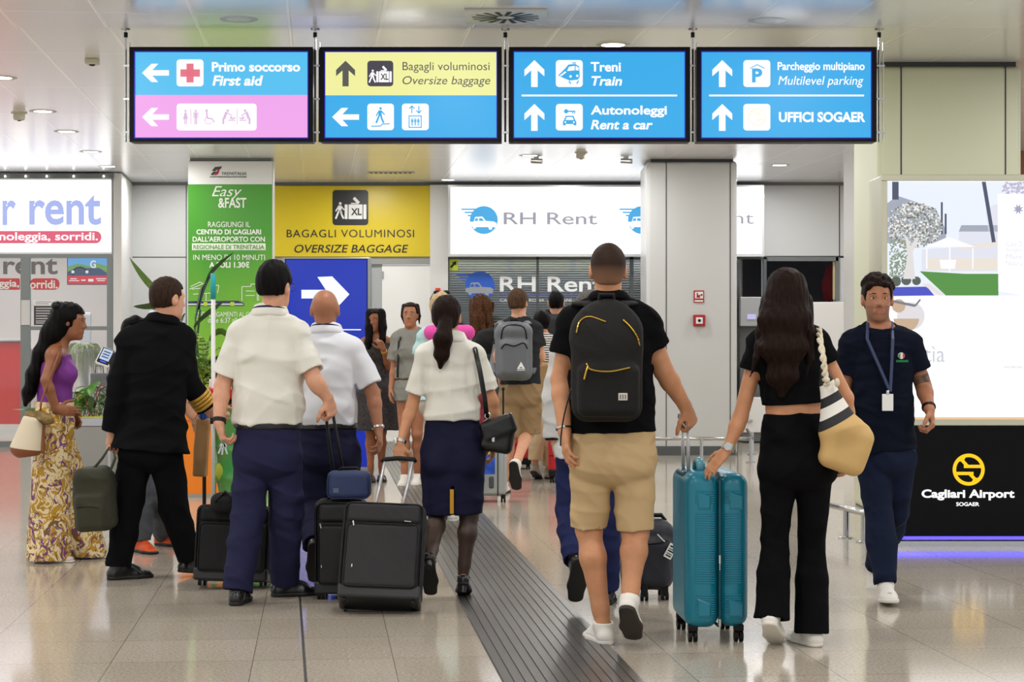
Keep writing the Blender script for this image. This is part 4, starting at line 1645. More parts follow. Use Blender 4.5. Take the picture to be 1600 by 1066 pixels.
class Fig:
    def __init__(s, label, D, H, J, fwd=(0, 1), face=None, female=False, bw=1.0, bd=1.0, skin_m=None, h=.007, feet=None, hands=None,
                 headup=(0, 0, 1), headscale=1.0, armscale=1.0, legscale=1.0, faced=False, group=None, limbs=True, beard=False):
        s.D, s.H, s.k, s.female, s.h = D, H, H / 1.75, female, h
        k = s.k
        s.j = {n: V(W(p[0], p[1], D + (p[2] if len(p) > 2 else 0))) for n, p in J.items()}
        s.fwd = nrm((fwd[0], fwd[1], 0))
        s.right = np.cross(s.fwd, UP)
        s.hf = nrm((face[0], face[1], face[2] if len(face) > 2 else 0)) if face is not None else s.fwd
        s.hu = nrm(headup)
        s.hr = nrm(np.cross(s.hf, s.hu))
        s.hu = np.cross(s.hr, s.hf)
        s.HR = np.stack([s.hr, s.hf, s.hu])
        s.hk = k * headscale
        if female:
            s.R = dict(hip=(.17, .115), waist=(.12, .09), chest=(.14, .10), top=(.125, .07), neck=.047, ua=(.042, .035), fa=(.036, .0235), th=(.084, .052), cf=(.046, .05, .031))
        else:
            s.R = dict(hip=(.165, .115), waist=(.145, .105), chest=(.165, .118), top=(.145, .08), neck=.056, ua=(.05, .042), fa=(.042, .028), th=(.084, .056), cf=(.05, .054, .035))
        for n in ('hip', 'waist', 'chest', 'top'):
            a, b = s.R[n]
            s.R[n] = (a * k * bw, b * k * bd)
        for n in ('ua', 'fa'):
            s.R[n] = tuple(v * k * armscale for v in s.R[n])
        for n in ('th', 'cf'):
            s.R[n] = tuple(v * k * legscale for v in s.R[n])
        s.R['neck'] *= k
        s.feet = {}
        for sd, ft in (feet or {}).items():
            s.foot(sd, *ft)
        j = s.j
        s.P = (j['pl'] + j['pr']) / 2
        s.N = j['nk']
        s.lat1 = nrm(j['sr'] - j['sl'])
        s.lat0 = nrm(j['pr'] - j['pl'])
        s.up = nrm(s.N - s.P)
        s.hands = hands or {}
        base = V(s.P[0], s.P[1], 0)
        s.base = base
        slots = None
        mats = [skin_m]
        if faced:
            mats = [skin_m, S_LIP, S_STUB]

            def slots(c):
                q = (c - s.j['hd']) @ s.HR.T / s.hk
                out = np.zeros(len(c), np.int32)
                ax = np.abs(q[:, 0])
                out[(ax < .021) & (q[:, 2] < -.05 + .004 * (ax > .008)) & (q[:, 2] > -.064) & (q[:, 1] > .07)] = 1
                if beard:
                    out[(q[:, 2] < -.03) & (q[:, 2] > -.118) & (q[:, 1] > .0 + .03 * (q[:, 2] > -.06)) & (out == 0) & ((ax > .03) | (q[:, 2] < -.066) | ((q[:, 2] > -.048) & (q[:, 2] < -.036)))] = 2
                return out
        prims = s.torso(0) + s.head() + s.arm('l', limbs) + s.arm('r', limbs) + s.leg('l') + s.leg('r')
        s.o = soft('person', prims, mats, None, h, base=base, slots=slots)
        s.o.location = tuple(float(v) for v in base)
        tag(s.o, label, 'person', group)
        if faced:
            for sx in (-1, 1):
                c = s.hl(sx * .031, .0695, .009)
                e = MB(base).ball(c, (.0125 * s.hk, .0125 * s.hk, .0085 * s.hk), 12).build('eye', M_eye, s.o, smooth=True)
                MB(base).ball(c + Vector(s.hf) * .0068 * s.hk, .0066 * s.hk, 10).build('iris', M_iris, e, smooth=True)
                MB(base).tube([s.hl(sx * .015, .0885, .0315), s.hl(sx * .032, .0845, .034), s.hl(sx * .05, .0695, .0275)], [.0035 * s.hk, .0042 * s.hk, .002 * s.hk], 8).build('eyebrow', S_BROW, s.o, smooth=True)

    def hl(s, x, y, z):
        """a point of the head: right, forward, up of its middle"""
        return Vector(s.j['hd'] + (s.hr * x + s.hf * y + s.hu * z) * s.hk)

    def foot(s, sd, mode, px, a, dd=0., fdir=None, pitch=0., roll=0.):
        """mode g: px, depth offset on the floor; mode a: px, py in the air with depth offset"""
        k = s.k
        fd = nrm((fdir[0], fdir[1], 0)) if fdir is not None else s.fwd
        ah = .085 * k
        ph = math.radians(pitch)
        if mode == 'g':
            d = s.D + a
            x = (px - 800) * d / F
            z = ah * math.cos(ph) + .17 * k * max(0, math.sin(ph)) + .035 * k * max(0, -math.sin(ph))
            A = V(x, d, z)
        else:
            A = V(W(px, a, s.D + dd))
        sd_r = np.cross(fd, UP)
        f = fd * math.cos(ph) - UP * math.sin(ph)
        u = np.cross(sd_r, f)
        s.feet[sd] = (A, f, u, nrm(np.cross(f, u)))
        s.j['a' + sd] = A

    def torso(s, g, gw=None, gh=None, gs=None):
        gw = g if gw is None else gw
        gh = g if gh is None else gh
        gs = g if gs is None else gs
        P, N, k, R = s.P, s.N, s.k, s.R
        w, c, t = bone(P, N, .38), bone(P, N, .70), bone(P, N, .9)
        (ha, hb), (wa, wb), (ca, cb), (ta, tb) = R['hip'], R['waist'], R['chest'], R['top']
        ha, hb, wa, wb, ca, cb, ta, tb = ha + gh, hb + gh, wa + gw, wb + gw, ca + g, cb + g, ta + g, tb + g
        out = [Cone(P - s.up * .01, w, hb, wb, .02, w=s.lat0, q0=ha / hb, q1=wa / wb),
               Cone(w, c, wb, cb, .025, w=s.lat1, q0=wa / wb, q1=ca / cb),
               Cone(c, t, cb, tb, .025, w=s.lat1, q0=ca / cb, q1=ta / tb)]
        for sd in 'lr':
            sh = s.j['s' + sd]
            out.append(Cone(t - s.up * .02, sh, .07 * k + g, s.R['ua'][0] * 1.12 + gs, .05))
            out.append(Cone(N + UP * .015 * k, bone(N, sh, .85), .042 * k + g * .8, .04 * k + g * .8, .045))
        # back of the seat
        for sg in (-1, 1):
            out.append(Ell(P + s.lat0 * sg * ha * .46 - s.fwd * hb * .34 - s.up * .03 * k, (.072 * k + gh,) * 3, k=.05))
        if s.female:
            for sg in (-1, 1):
                out.append(Ell(bone(P, N, .66) + s.lat1 * sg * ca * .45 + s.fwd * cb * .62, (.062 * k + g,) * 3, k=.05))
        return out

    def head(s):
        k, c = s.hk, s.j['hd']
        p = lambda x, y, z: V(s.hl(x, y, z))
        out = [Cone(s.N - UP * .03, p(0, -.018, -.06), s.R['neck'] * 1.1, s.R['neck'] * .95, .03),
               Ell(p(0, -.012, .03), (.074 * k, .094 * k, .086 * k), s.HR, .02),
               Ell(p(0, .022, -.03), (.06 * k, .07 * k, .082 * k), s.HR, .03),
               Ell(p(0, .038, -.078), (.042 * k, .045 * k, .036 * k), s.HR, .03),
               Cone(p(-.03, .076, .024), p(.03, .076, .024), .012 * k, .012 * k, .02),
               Cone(p(0, .088, .012), p(0, .106, -.022), .007 * k, .0115 * k, .012),
               Cone(p(-.012, .092, -.026), p(.012, .092, -.026), .008 * k, .008 * k, .008),
               Cone(p(-.018, .082, -.057), p(.018, .082, -.057), .009 * k, .009 * k, .01),
               Ell(p(0, .075, -.1), (.02 * k, .016 * k, .014 * k), s.HR, .02)]
        for sg in (-1, 1):
            out.append(Cut(lambda P, q=p(sg * .032, .096, .008): np.sqrt(((P - q) ** 2).sum(1)) - .016 * k, .012))
            out.append(Ell(p(sg * .077, -.006, -.004), (.011 * k, .021 * k, .034 * k), s.HR, .012))
            out.append(Cut(lambda P, q=p(sg * .09, .0, -.0): np.sqrt(((P - q) ** 2).sum(1)) - .011 * k, .006))
        return out

    def arm(s, sd, hand=True):
        sh, el, wr = s.j['s' + sd], s.j['e' + sd], s.j['w' + sd]
        ua, fa, k = s.R['ua'], s.R['fa'], s.k
        d = nrm(wr - el)
        lat = nrm(np.cross(d, s.fwd)) if abs(d @ s.fwd) < .95 else s.lat1
        out = [Ell(sh, (ua[0] * 1.15,) * 3, k=.03), Cone(sh, el, ua[0], ua[1], .012), Cone(el, bone(el, wr, .3), ua[1] * .98, fa[0], .015),
               Cone(bone(el, wr, .28), wr, fa[0], fa[1], .015, w=s.fwd if abs(d @ s.fwd) < .8 else UP, q0=1.0, q1=1.2)]
        if hand:
            out += s.hand(sd)
        return out

    def hand(s, sd):
        o = s.hands.get(sd, {})
        wr, el, k = s.j['w' + sd], s.j['e' + sd], s.k * o.get('s', 1.0) * (.93 if s.female else 1.0)
        hd = nrm(o.get('dir', wr - el))
        inw = s.P - wr
        inw[2] = 0
        pn = np.array(o.get('pn', inw), np.float32)
        pn = nrm(pn - hd * (pn @ hd))
        th = np.array(o.get('th', s.fwd), np.float32)
        th = th - hd * (th @ hd)
        th = nrm(th - pn * (th @ pn))
        curl = o.get('curl', (.35, .5, .4))
        out = [Cone(wr, wr + hd * .05 * k, s.R['fa'][1] * .92, .016 * k, .012, w=th, q0=1.15, q1=2.1),
               Cone(wr + hd * .035 * k, wr + hd * .085 * k, .0165 * k, .0125 * k, .012, w=th, q0=2.1, q1=3.0)]
        for i, (fo, fl, ln) in enumerate(((.029, .088, .94), (.010, .094, 1.05), (-.010, .09, .98), (-.028, .08, .78))):
            p = wr + hd * fl * k + th * fo * k
            a = 0.
            r = .0098 * k * (1 if i < 3 else .88)
            for L, c, rr in ((.044, curl[0], .95), (.028, curl[1], .88), (.023, curl[2], .78)):
                a += c * (1 + .08 * i)
                q = p + (hd * math.cos(a) + pn * math.sin(a) + th * (fo * 1.2)) * L * ln * k
                out.append(Cone(p, q, r, r * rr / .95 * .95, .004 if L < .04 else .008))
                p, r = q, r * .92
        p = wr + hd * .03 * k + th * .024 * k + pn * .006 * k
        tc = o.get('thumb', .5)
        for L, (a1, a2, a3), r in ((.042, (.6, .75, .25 * tc), .0135), (.033, (.85, .4, .5 * tc), .0115), (.026, (.92, .15, .6 * tc), .0102)):
            q = p + nrm(hd * a1 + th * a2 + pn * a3) * L * k
            out.append(Cone(p, q, r * k, r * k * .9, .008))
            p = q
        return out

    def leg(s, sd):
        hp, kn, an = s.j['p' + sd], s.j['k' + sd], s.j['a' + sd]
        th, cf, k = s.R['th'], s.R['cf'], s.k
        sh = nrm(an - kn)
        back = -(s.fwd - sh * (s.fwd @ sh))
        back = nrm(back)
        mid = bone(kn, an, .3) + back * .016 * k
        out = [Cone(hp, kn, th[0], th[1], .02), Ell(kn - back * .01 * k, (cf[0] * 1.05,) * 3, k=.02), Cone(kn, mid, cf[0], cf[1], .02), Cone(mid, bone(kn, an, .85), cf[1], cf[2], .025),
               Cone(bone(kn, an, .8), an, cf[2], cf[2] * .95, .02)]
        if sd in s.feet:
            A, f, u, r = s.feet[sd]
            out += [Cone(A - u * .045 * k - f * .02 * k, A - u * .05 * k + f * .13 * k, .026 * k, .02 * k, .02, w=r, q0=1.0, q1=1.5)]
        return out

    # ---------- clothes
    def part(s, name, prims, m, disp=None, h=None, it=1, parent=None, slots=None):
        return soft(name, prims, m, parent or s.o, h or s.h, disp, s.base, it, slots)

    def sleeve(s, sd, t, g, flare=0., hollow=True):
        """t up to 1: along the upper arm; up to 2: along the forearm"""
        sh, el, wr = s.j['s' + sd], s.j['e' + sd], s.j['w' + sd]
        ua, fa = s.R['ua'], s.R['fa']
        out = []
        if t <= 1:
            e = bone(sh, el, t)
            out.append(Cone(sh, e, ua[0] + g, ua[0] * (1 - t) + ua[1] * t + g + flare, .012, capb=True))
            d = nrm(el - sh)
            if hollow:
                out.append(Cut(Cone(e - d * .04, e + d * .06, ua[1] + g * .3, ua[1] + g * .55 + flare, capa=True, capb=True)))
        else:
            e = bone(el, wr, t - 1)
            out.append(Cone(sh, el, ua[0] + g, ua[1] + g, .015))
            out.append(Cone(el, e, ua[1] + g, fa[1] + g + flare, .02, capb=True))
        return out

    def top(s, m, name='shirt', g=.014, gw=None, gh=None, gs=None, sleeve=(.6, .6), flare=.008, hem=None, amp=.003, freq=38, seed=1, neck=True, h=None, extra=(), sg=None, neckr=1.08, along=(.3, .2, 1)):
        pr = s.torso(g, gw, gh, gs)
        for sd, t in zip('lr', sleeve):
            if t:
                pr += s.sleeve(sd, t, g if sg is None else sg, flare)
        pr += list(extra)
        if hem is not None:
            p = s.P.copy()
            p[2] = hem
            pr.append(Half(p, -s.up if abs(s.up[2]) > .9 else -UP))
        if neck:
            c = Cone(s.N - UP * .0 + UP * .005, s.j['hd'], s.R['neck'] * neckr + .003, s.R['neck'] * neckr + .003)
            pr.append(Cut(c))
            pr.append(Half(s.N + UP * (.018 * s.k + g * .6), nrm(UP + s.fwd * .30)))
        return s.part(name, pr, m, fold(amp * 1.7, freq, seed, along) if amp else None, h)

    def collar(s, m, name='collar', r=1.18, hgt=.045, tilt=.28, z=.0, thick=.012, fallw=.022, open_=0.):
        """a turned-down collar round the neck, lower in front"""
        n = Vector(nrm(UP + s.fwd * tilt))
        c = Vector(s.N + UP * (.012 * s.k + z) + s.fwd * .012)
        x = Vector(s.right)
        y = n.cross(x)
        R0 = s.R['neck'] * r + .004
        H = hgt * s.k
        prof = [(0, -.03), (0, H), (.004, H + .004), (thick, H), (thick + fallw * .6, H * .35), (thick + fallw, -.012), (thick + fallw - .004, -.016), (.006, -.03)]
        if fallw == 0:
            prof = [(0, 0), (0, H), (.005, H), (.005, 0)]
        mb = MB(s.base)
        N = 40
        vs, fs = [], []
        np_ = len(prof)
        for i in range(N):
            a = 2 * math.pi * i / N
            for (dr, dz) in prof:
                vs.append(c + (x * math.cos(a) * 1.04 + y * math.sin(a)) * (R0 + dr) + n * dz)
        for i in range(N):
            for q in range(np_):
                a0, a1 = i * np_ + q, ((i + 1) % N) * np_ + q
                b0, b1 = i * np_ + (q + 1) % np_, ((i + 1) % N) * np_ + (q + 1) % np_
                fs.append((a0, a1, b1, b0))
        mb.poly(vs, fs)
        return mb.build(name, m, s.o, smooth=True)

    def trousers(s, m, name='trousers', waist=None, g=.014, gk=.02, ga=.03, end=1.0, flare=0., amp=.004, freq=30, seed=2, gh=None, h=None, drop=.0, hollow=True, gt=None):
        gh = g if gh is None else gh
        gt = g if gt is None else gt
        P, R, k = s.P, s.R, s.k
        w = bone(P, s.N, .38)
        (ha, hb), (wa, wb) = R['hip'], R['waist']
        pr = [Cone(P - s.up * .01, w, hb + gh, wb + g, .03, w=s.lat0, q0=(ha + gh) / (hb + gh), q1=(wa + g) / (wb + g))]
        for sg in (-1, 1):
            pr.append(Ell(P + s.lat0 * sg * ha * .46 - s.fwd * hb * .34 - s.up * .03 * k, (.073 * k + gh,) * 3, k=.05))
        for sd in 'lr':
            hp, kn, an = s.j['p' + sd], s.j['k' + sd], s.j['a' + sd]
            sh = nrm(an - kn)
            cf = R['cf']
            if end <= .6:
                e = bone(hp, kn, end / .5)
                d = nrm(kn - hp)
                r1 = R['th'][1] + gk
                pr.append(Cone(hp, e, R['th'][0] + gt, r1 + flare, .01, capb=True))
                if hollow:
                    pr.append(Cut(Cone(e - d * .06, e + d * .06, r1 - .016, r1 + flare - .006, capa=True, capb=True)))
            else:
                e = an + sh * drop - 0 * UP
                pr.append(Cone(hp, kn, R['th'][0] + gt, R['th'][1] + gk, .012))
                bk = nrm(-(s.fwd - sh * (s.fwd @ sh)))
                rm = max((R['th'][1] + gk) * .6 + (cf[2] + ga) * .4, cf[1] + .026)
                pr.append(Cone(kn, bone(kn, e, .4) + bk * .006, R['th'][1] + gk, rm, .012))
                pr.append(Cone(bone(kn, e, .38) + bk * .006, e, rm, cf[2] + ga + flare, .012, capb=True))
                if hollow:
                    pr.append(Cut(Cone(e - sh * .03, e + sh * .05, cf[2] + ga * .5, cf[2] + ga + flare - .012, capa=True, capb=True)))
        if waist is not None:
            p = P.copy()
            p[2] = waist
            pr.append(Half(p, s.up))
        return s.part(name, pr, m, fold(amp * 1.7, freq, seed, (.35, .2, 1)) if amp else None, h)

    def belt(s, m, z, g=.022, hgt=.035, name='belt'):
        P, R = s.P, s.R
        t = (z - P[2]) / max(.05, (s.N[2] - P[2]) * .38)
        t = min(1, max(0, t))
        a = R['hip'][0] * (1 - t) + R['waist'][0] * t + g
        b = R['hip'][1] * (1 - t) + R['waist'][1] * t + g
        c = P + s.up * (z - P[2]) / max(.3, s.up[2])
        pr = [Cone(c - s.up * hgt / 2, c + s.up * hgt / 2, b, b, 0, w=s.lat0, q0=a / b, q1=a / b, capa=True, capb=True)]
        return s.part(name, pr, m, None, .006)

    def shoes(s, m_up, m_sole, name='shoe', hgt=.105, sole=.022, heel=0., wide=1.0, laces=None, only='lr', toe=1.0, white_tip=None):
        k = s.k
        for sd in only:
            A, f, u, r = s.feet[sd]
            O = A - u * .085 * k
            p = lambda x, z: O + f * x * k + u * z * k
            w = wide
            up = [Cone(p(-.035, .038), p(.0, .085), .034 * k * w, .04 * k * w, .02), Cone(p(-.035, .03), p(.1, .028), .034 * k * w, .032 * k * w, .02, w=r, q0=1.0, q1=1.32),
                  Cone(p(.1, .026), p(.178 * toe, .018), .031 * k * w, .021 * k * w, .02, w=r, q0=1.36, q1=1.75), Cone(p(.0, .085), p(.1, .045), .037 * k * w, .03 * k * w, .02),
                  Cone(p(-.01, .07), p(-.012, hgt + .02), .042 * k * w, .043 * k * w, .01)]
            hp = V(p(0, hgt))
            up += [Half(hp, nrm(u - f * .12)), Half(O + u * .004, -u), Cut(Cone(p(-.01, hgt - .03), p(-.012, hgt + .04), .034 * k, .036 * k, capa=True, capb=True))]
            sh_ = soft(name, up, m_up, s.o, min(s.h, .0055), None, s.base)
            so = [Cone(p(-.035, .012), p(.1, .012), .037 * k * w, .036 * k * w, .02, w=r, q0=1.0, q1=1.32), Cone(p(.1, .012), p(.182 * toe, .012), .035 * k * w, .024 * k * w, .02, w=r, q0=1.34, q1=1.75),
                  Half(O + u * sole * k, u, .003), Half(O, -u, .003)]
            sl_ = soft('sole', so, m_sole, sh_, min(s.h, .005), None, s.base)
            if heel:
                mb = MB(s.base)
                hc = Vector(p(-.035, 0))
                mb.tube([hc + Vector(u) * .03 * k, hc - Vector(u) * heel], [.026 * k, .019 * k], 12)
                mb.build('heel', m_up, sh_)
            if laces is not None:
                mb = MB(s.base)
                for i in range(4):
                    x = .035 + i * .02
                    zz = .105 - i * .0125
                    a, b = Vector(p(x, zz - .008)), Vector(p(x, zz - .008))
                    a, b = a - Vector(r) * .024 * k, b + Vector(r) * .024 * k
                    mid = Vector(p(x, zz + .004))
                    mb.tube([a, mid, b], .0032 * k, 6)
                mb.build('laces', laces, sh_)

    def hair(s, m, g=.010, nape=-.05, face=.05, hair_line=.062, side=.0, extra=(), seed=3, amp=.003, freq=70, h=None, back=0., sideburn=.028, name='hair', crown=0., fade=None):
        k = s.hk
        p = lambda x, y, z: V(s.hl(x, y, z))
        pr = [Ell(p(0, -.014 - back, .032 + crown), ((.076 + g - side) * k, (.096 + g) * k, (.088 + g + crown) * k), s.HR, .01),
              Ell(p(0, -.034, -.015), ((.06 + g * .5 - side) * k, (.064 + g * .5) * k, .07 * k), s.HR, .03)]

        def cutter(P):
            q = (P - s.j['hd']) @ s.HR.T / k
            a = np.maximum(face - q[:, 1] - .12 * q[:, 2], q[:, 2] - hair_line)           # the face
            b = np.maximum(sideburn - q[:, 1], np.maximum(q[:, 2] - .0 - .02, -.3 - q[:, 2]))  # before the ear
            c = np.maximum(q[:, 2] - nape - .25 * np.maximum(q[:, 1] + .06, 0), -.4 - q[:, 2])  # under the nape
            ear = np.sqrt((np.abs(q[:, 0]) - .08) ** 2 + (q[:, 1] + .0) ** 2 * 1.2 + (q[:, 2] + .008) ** 2 * .8) - .028
            return np.minimum(np.minimum(a, b), np.minimum(c, ear)) * k
        pr.append(Cut(cutter, .008))
        pr += list(extra)
        return s.part(name, pr, m, strands(amp, freq, seed), h or min(s.h, .006), slots=(None if fade is None else (lambda c: ((((c - s.j['hd']) @ s.hu) / k) < fade).astype(np.int32))))

    def locks(s, pts, rs, qs=None, w=None, k=.02):
        """a fall of hair through points given in pixels and depth offset"""
        pts = [V(W(x, y, s.D + d)) for x, y, d in pts]
        out = []
        for i in range(len(pts) - 1):
            out.append(Cone(pts[i], pts[i + 1], rs[i], rs[i + 1], k, w=None if w is None else w, q0=1 if qs is None else qs[i], q1=1 if qs is None else qs[i + 1]))
        return out

    def band(s, sd, m, t=.93, r=.034, wd=.02, name='wristwatch', face=None):
        el, wr = s.j['e' + sd], s.j['w' + sd]
        c, d = bone(el, wr, t), nrm(wr - el)
        mb = MB(s.base)
        q = s.R['fa'][1] * 1.05 + .004
        mb.tube([Vector(c - d * wd / 2), Vector(c + d * wd / 2)], q * 1.12, 20, caps=True)
        o = mb.build(name, m, s.o, smooth=True, angle=50)
        if face is not None:
            fv, fm = face
            fv = nrm(fv)
            b = MB(s.base)
            b.tube([Vector(c + fv * q * 1.02), Vector(c + fv * (q * 1.12 + .008))], .017, 16)
            b.build('watch_face', fm, o)
        return o
M_navy = cloth('navy_wool', (38, 39, 68))
M_navy2 = cloth('navy_uniform', (30, 31, 55))
M_whites = cloth('white_cotton', (226, 224, 214), bscale=22, bump=.25)
M_whites2 = cloth('white_cotton_cool', (224, 226, 232), bscale=22, bump=.25)
M_blk = cloth('black_cotton', (14, 14, 16), spec=.06)
M_blkwool = cloth('black_wool', (19, 19, 21), .9, spec=.05, wr=.35, ws=3.5)
M_beige = cloth('beige_cotton', (196, 168, 126), bscale=60, bump=.2)
M_khaki = cloth('khaki_cotton', (150, 124, 92))
M_grey = cloth('grey_jersey', (138, 138, 132))
M_shoe_b = mat('black_shoe_leather', (16, 15, 15), .28)
M_sole_b = mat('black_shoe_sole', (14, 13, 13), .6)
M_shoe_w = mat('white_shoe', (228, 224, 216), .5)
M_sole_w = mat('white_rubber', (222, 218, 210), .5)
M_sole_brown = mat('dark_brown_sole', (50, 42, 34), .7, bump=.4, bscale=150)
M_belt = mat('black_belt', (16, 15, 15), .35)
GRIP = (1.1, 1.3, .8)

# --- traveller with the black backpack
f = Fig('person in black polo and beige shorts with black backpack beside the teal suitcase', 8.72, 1.79,
        dict(hd=(950, 424), nk=(951, 474), sl=(894, 508), sr=(1008, 508), el=(876, 592, .02), wl=(882, 674, -.06), er=(1037, 580, .03), wr=(1070, 634, .1),
             pl=(926, 712), pr=(988, 712), kl=(920, 826, .03), kr=(993, 832, -.02)),
        fwd=(.06, 1), face=(.0, 1), skin_m=S_TAN, h=.0065, bw=1.06, legscale=1.06, armscale=1.05,
        feet=dict(l=('g', 942, -.02, 0, (-.25, 1), 0), r=('a', 984, 938, -.16, (.22, 1), 38)),
        hands=dict(r=dict(dir=(.35, .1, -.75), pn=(-.5, .6, -.3), th=(-.9, -.2, .1), curl=GRIP, thumb=1.2), l=dict(curl=(.3, .4, .4))))
zc = float(f.j['hd'][2])
hm_ = mat('hair_cropped', (52, 40, 34), .6, spec=.08)
nt_ = hm_.node_tree
tc_, sp_, mr_, rp_ = [nt_.nodes.new(n) for n in ('ShaderNodeTexCoord', 'ShaderNodeSeparateXYZ', 'ShaderNodeMapRange', 'ShaderNodeValToRGB')]
nt_.links.new(tc_.outputs['Object'], sp_.inputs[0])
nt_.links.new(sp_.outputs['Z'], mr_.inputs['Value'])
mr_.inputs['From Min'].default_value = zc - .06
mr_.inputs['From Max'].default_value = zc + .05
nt_.links.new(mr_.outputs[0], rp_.inputs[0])
rp_.color_ramp.elements[0].color = srgb(150, 112, 88)
rp_.color_ramp.elements[1].color = srgb(50, 37, 31)
rp_.color_ramp.elements[1].position = .8
nt_.links.new(rp_.outputs[0], nt_.nodes['Principled BSDF'].inputs['Base Color'])
f.hair(hm_, g=.006, nape=-.062, side=.003, amp=.0006, freq=140)
polo = f.top(M_blk, 'polo_shirt', g=.018, gw=.036, gh=.03, sleeve=(.55, .5), flare=.012, hem=W(0, 676, 8.72).z, amp=.003, seed=5)
f.collar(M_blk, hgt=.03, r=1.16)
f.trousers(M_beige, 'shorts', waist=W(0, 668, 8.72).z, g=.022, gk=.02, end=.49, flare=.004, amp=.0035, freq=26, seed=9, gt=.012, gh=.024)
f.shoes(M_shoe_w, M_sole_w, hgt=.10, sole=.028, only='l', laces=M_shoe_w)
f.shoes(M_shoe_w, M_sole_brown, hgt=.10, sole=.028, only='r', laces=M_shoe_w)
f.band('l', M_steel, .95, name='bracelet', wd=.008)
BACKPACKER = f

# --- woman in black cropped top
f = Fig('person with long dark hair in black crop top and wide black trousers carrying striped tote', 8.66, 1.69,
        dict(hd=(1229, 466), nk=(1232, 514), sl=(1187, 538), sr=(1277, 536), el=(1157, 652, .02), wl=(1137, 702, .0), er=(1322, 622, .02), wr=(1326, 700, .12),
             pl=(1217, 722), pr=(1273, 722), kl=(1211, 848, -.02), kr=(1268, 852, .03)),
        fwd=(-.02, 1), female=True, skin_m=S_TAN, h=.0065, bw=1.02, bd=1.0,
        feet=dict(l=('a', 1206, 957, -.1, (.3, 1), 28), r=('g', 1268, -.02, 0, (-.35, 1), 0)),
        hands=dict(l=dict(dir=(-.62, .05, -.72), pn=(.5, .5, -.5), th=(.5, .6, -.3), curl=(.12, .2, .2), thumb=.4), r=dict(curl=(.5, .5, .4))))
f.top(M_blk, 'crop_top', g=.014, gw=.018, sleeve=(.36, .36), flare=.012, hem=W(0, 631, 8.66).z, amp=.002, neckr=1.25)
f.trousers(M_blk, 'trousers', waist=W(0, 644, 8.66).z, g=.014, gk=.010, ga=.05, drop=.03, amp=.004, freq=22, seed=12, gh=.016, gt=.008)
f.shoes(M_shoe_w, M_sole_w, hgt=.085, sole=.024)
ex = f.locks([(1228, 446, -.07), (1226, 500, -.12), (1224, 545, -.14), (1222, 590, -.13), (1222, 618, -.12)], [.075, .05, .04, .03, .012], [1.1, 2.1, 2.3, 1.9, 1.5], f.lat1, .04)
ex += f.locks([(1200, 470, -.04), (1190, 520, -.08), (1182, 560, -.1), (1172, 590, -.1)], [.035, .024, .014, .004], None, None, .02)
ex += f.locks([(1258, 470, -.04), (1264, 520, -.08), (1266, 560, -.1), (1258, 590, -.1)], [.035, .024, .014, .005], None, None, .02)
f.hair(H_DARK, g=.014, nape=-.2, extra=ex, amp=.002, freq=170, hair_line=.06)
f.band('l', mat('pale_watch', (206, 196, 170), .3, metal=.5), .93, wd=.03, face=((-.2, -1, .1), M_steel))
TOTEW = f

# --- staff member walking towards the camera
f = Fig('person with curly dark hair in navy polo and lanyard walking towards the viewer', 10.2, 1.76,
        dict(hd=(1371, 468), nk=(1375, 516), sl=(1331, 538), sr=(1421, 538), el=(1318, 612, .05), wl=(1326, 676, -.1), er=(1443, 604, .02), wr=(1452, 640, -.1),
             pl=(1362, 712), pr=(1404, 712), kl=(1374, 808, -.03), kr=(1400, 800, .1)),
        fwd=(.0, -1), face=(-.08, -1, -.05), skin_m=S_OLIVE, h=.0065, faced=True, beard=True, bw=.9,
        feet=dict(l=('g', 1384, -.15, 0, (-.05, -1), -6), r=('a', 1366, 888, .45, (-.1, -1), 50)),
        hands=dict(r=dict(dir=(.12, -.35, -.9), th=(-.5, -.9, 0), pn=(-1, .3, 0), curl=(.9, 1.0, .7), thumb=1.), l=dict(th=(0, -1, 0), curl=(.5, .6, .5))))
f.top(cloth('dark_navy_pique', (15, 20, 34), spec=.08), 'polo_shirt', g=.016, gw=.026, gh=.02, sleeve=(.62, .62), flare=.012, hem=W(0, 705, 10.2).z, amp=.003, seed=21)
f.collar(cloth('dark_navy_pique', (15, 20, 34), spec=.08), r=1.2, hgt=.024, tilt=.6, z=-.012, fallw=.03)
f.trousers(cloth('ink_blue_twill', (22, 30, 52)), waist=W(0, 700, 10.2).z, g=.01, gk=.018, ga=.024, amp=.004, seed=8, drop=-.01)
f.shoes(M_shoe_w, M_sole_w, laces=M_shoe_w)
ex = []
rg = random.Random(3)
for i in range(60):
    a_, b_ = rg.uniform(0, 6.283), rg.uniform(-.05, 1.4)
    q = f.hl(.08 * math.cos(a_) * math.cos(b_), -.02 + .095 * math.sin(a_) * math.cos(b_), .045 + .085 * math.sin(b_))
    l_ = f.HR @ (V(q) - f.j['hd']) / f.hk
    if l_[1] > .05 and l_[2] < .06:
        continue
    ex.append(Ell(V(q), (rg.uniform(.014, .022),) * 3, k=.006))
f.hair(H_DARK, g=.008, nape=-.07, extra=ex, amp=.002, freq=80, hair_line=.07, sideburn=.04)
br = [Ell(V(f.hl(0, .03, -.075)), (.05 * f.hk, .052 * f.hk, .045 * f.hk), f.HR, .01), Cut(lambda P, f=f: np.maximum(((P - f.j['hd']) @ f.hu) * -1 - .045, -1e3) * -1 if False else -(((f.j['hd'] - P) @ f.hu) - .07 * f.hk), .004)]
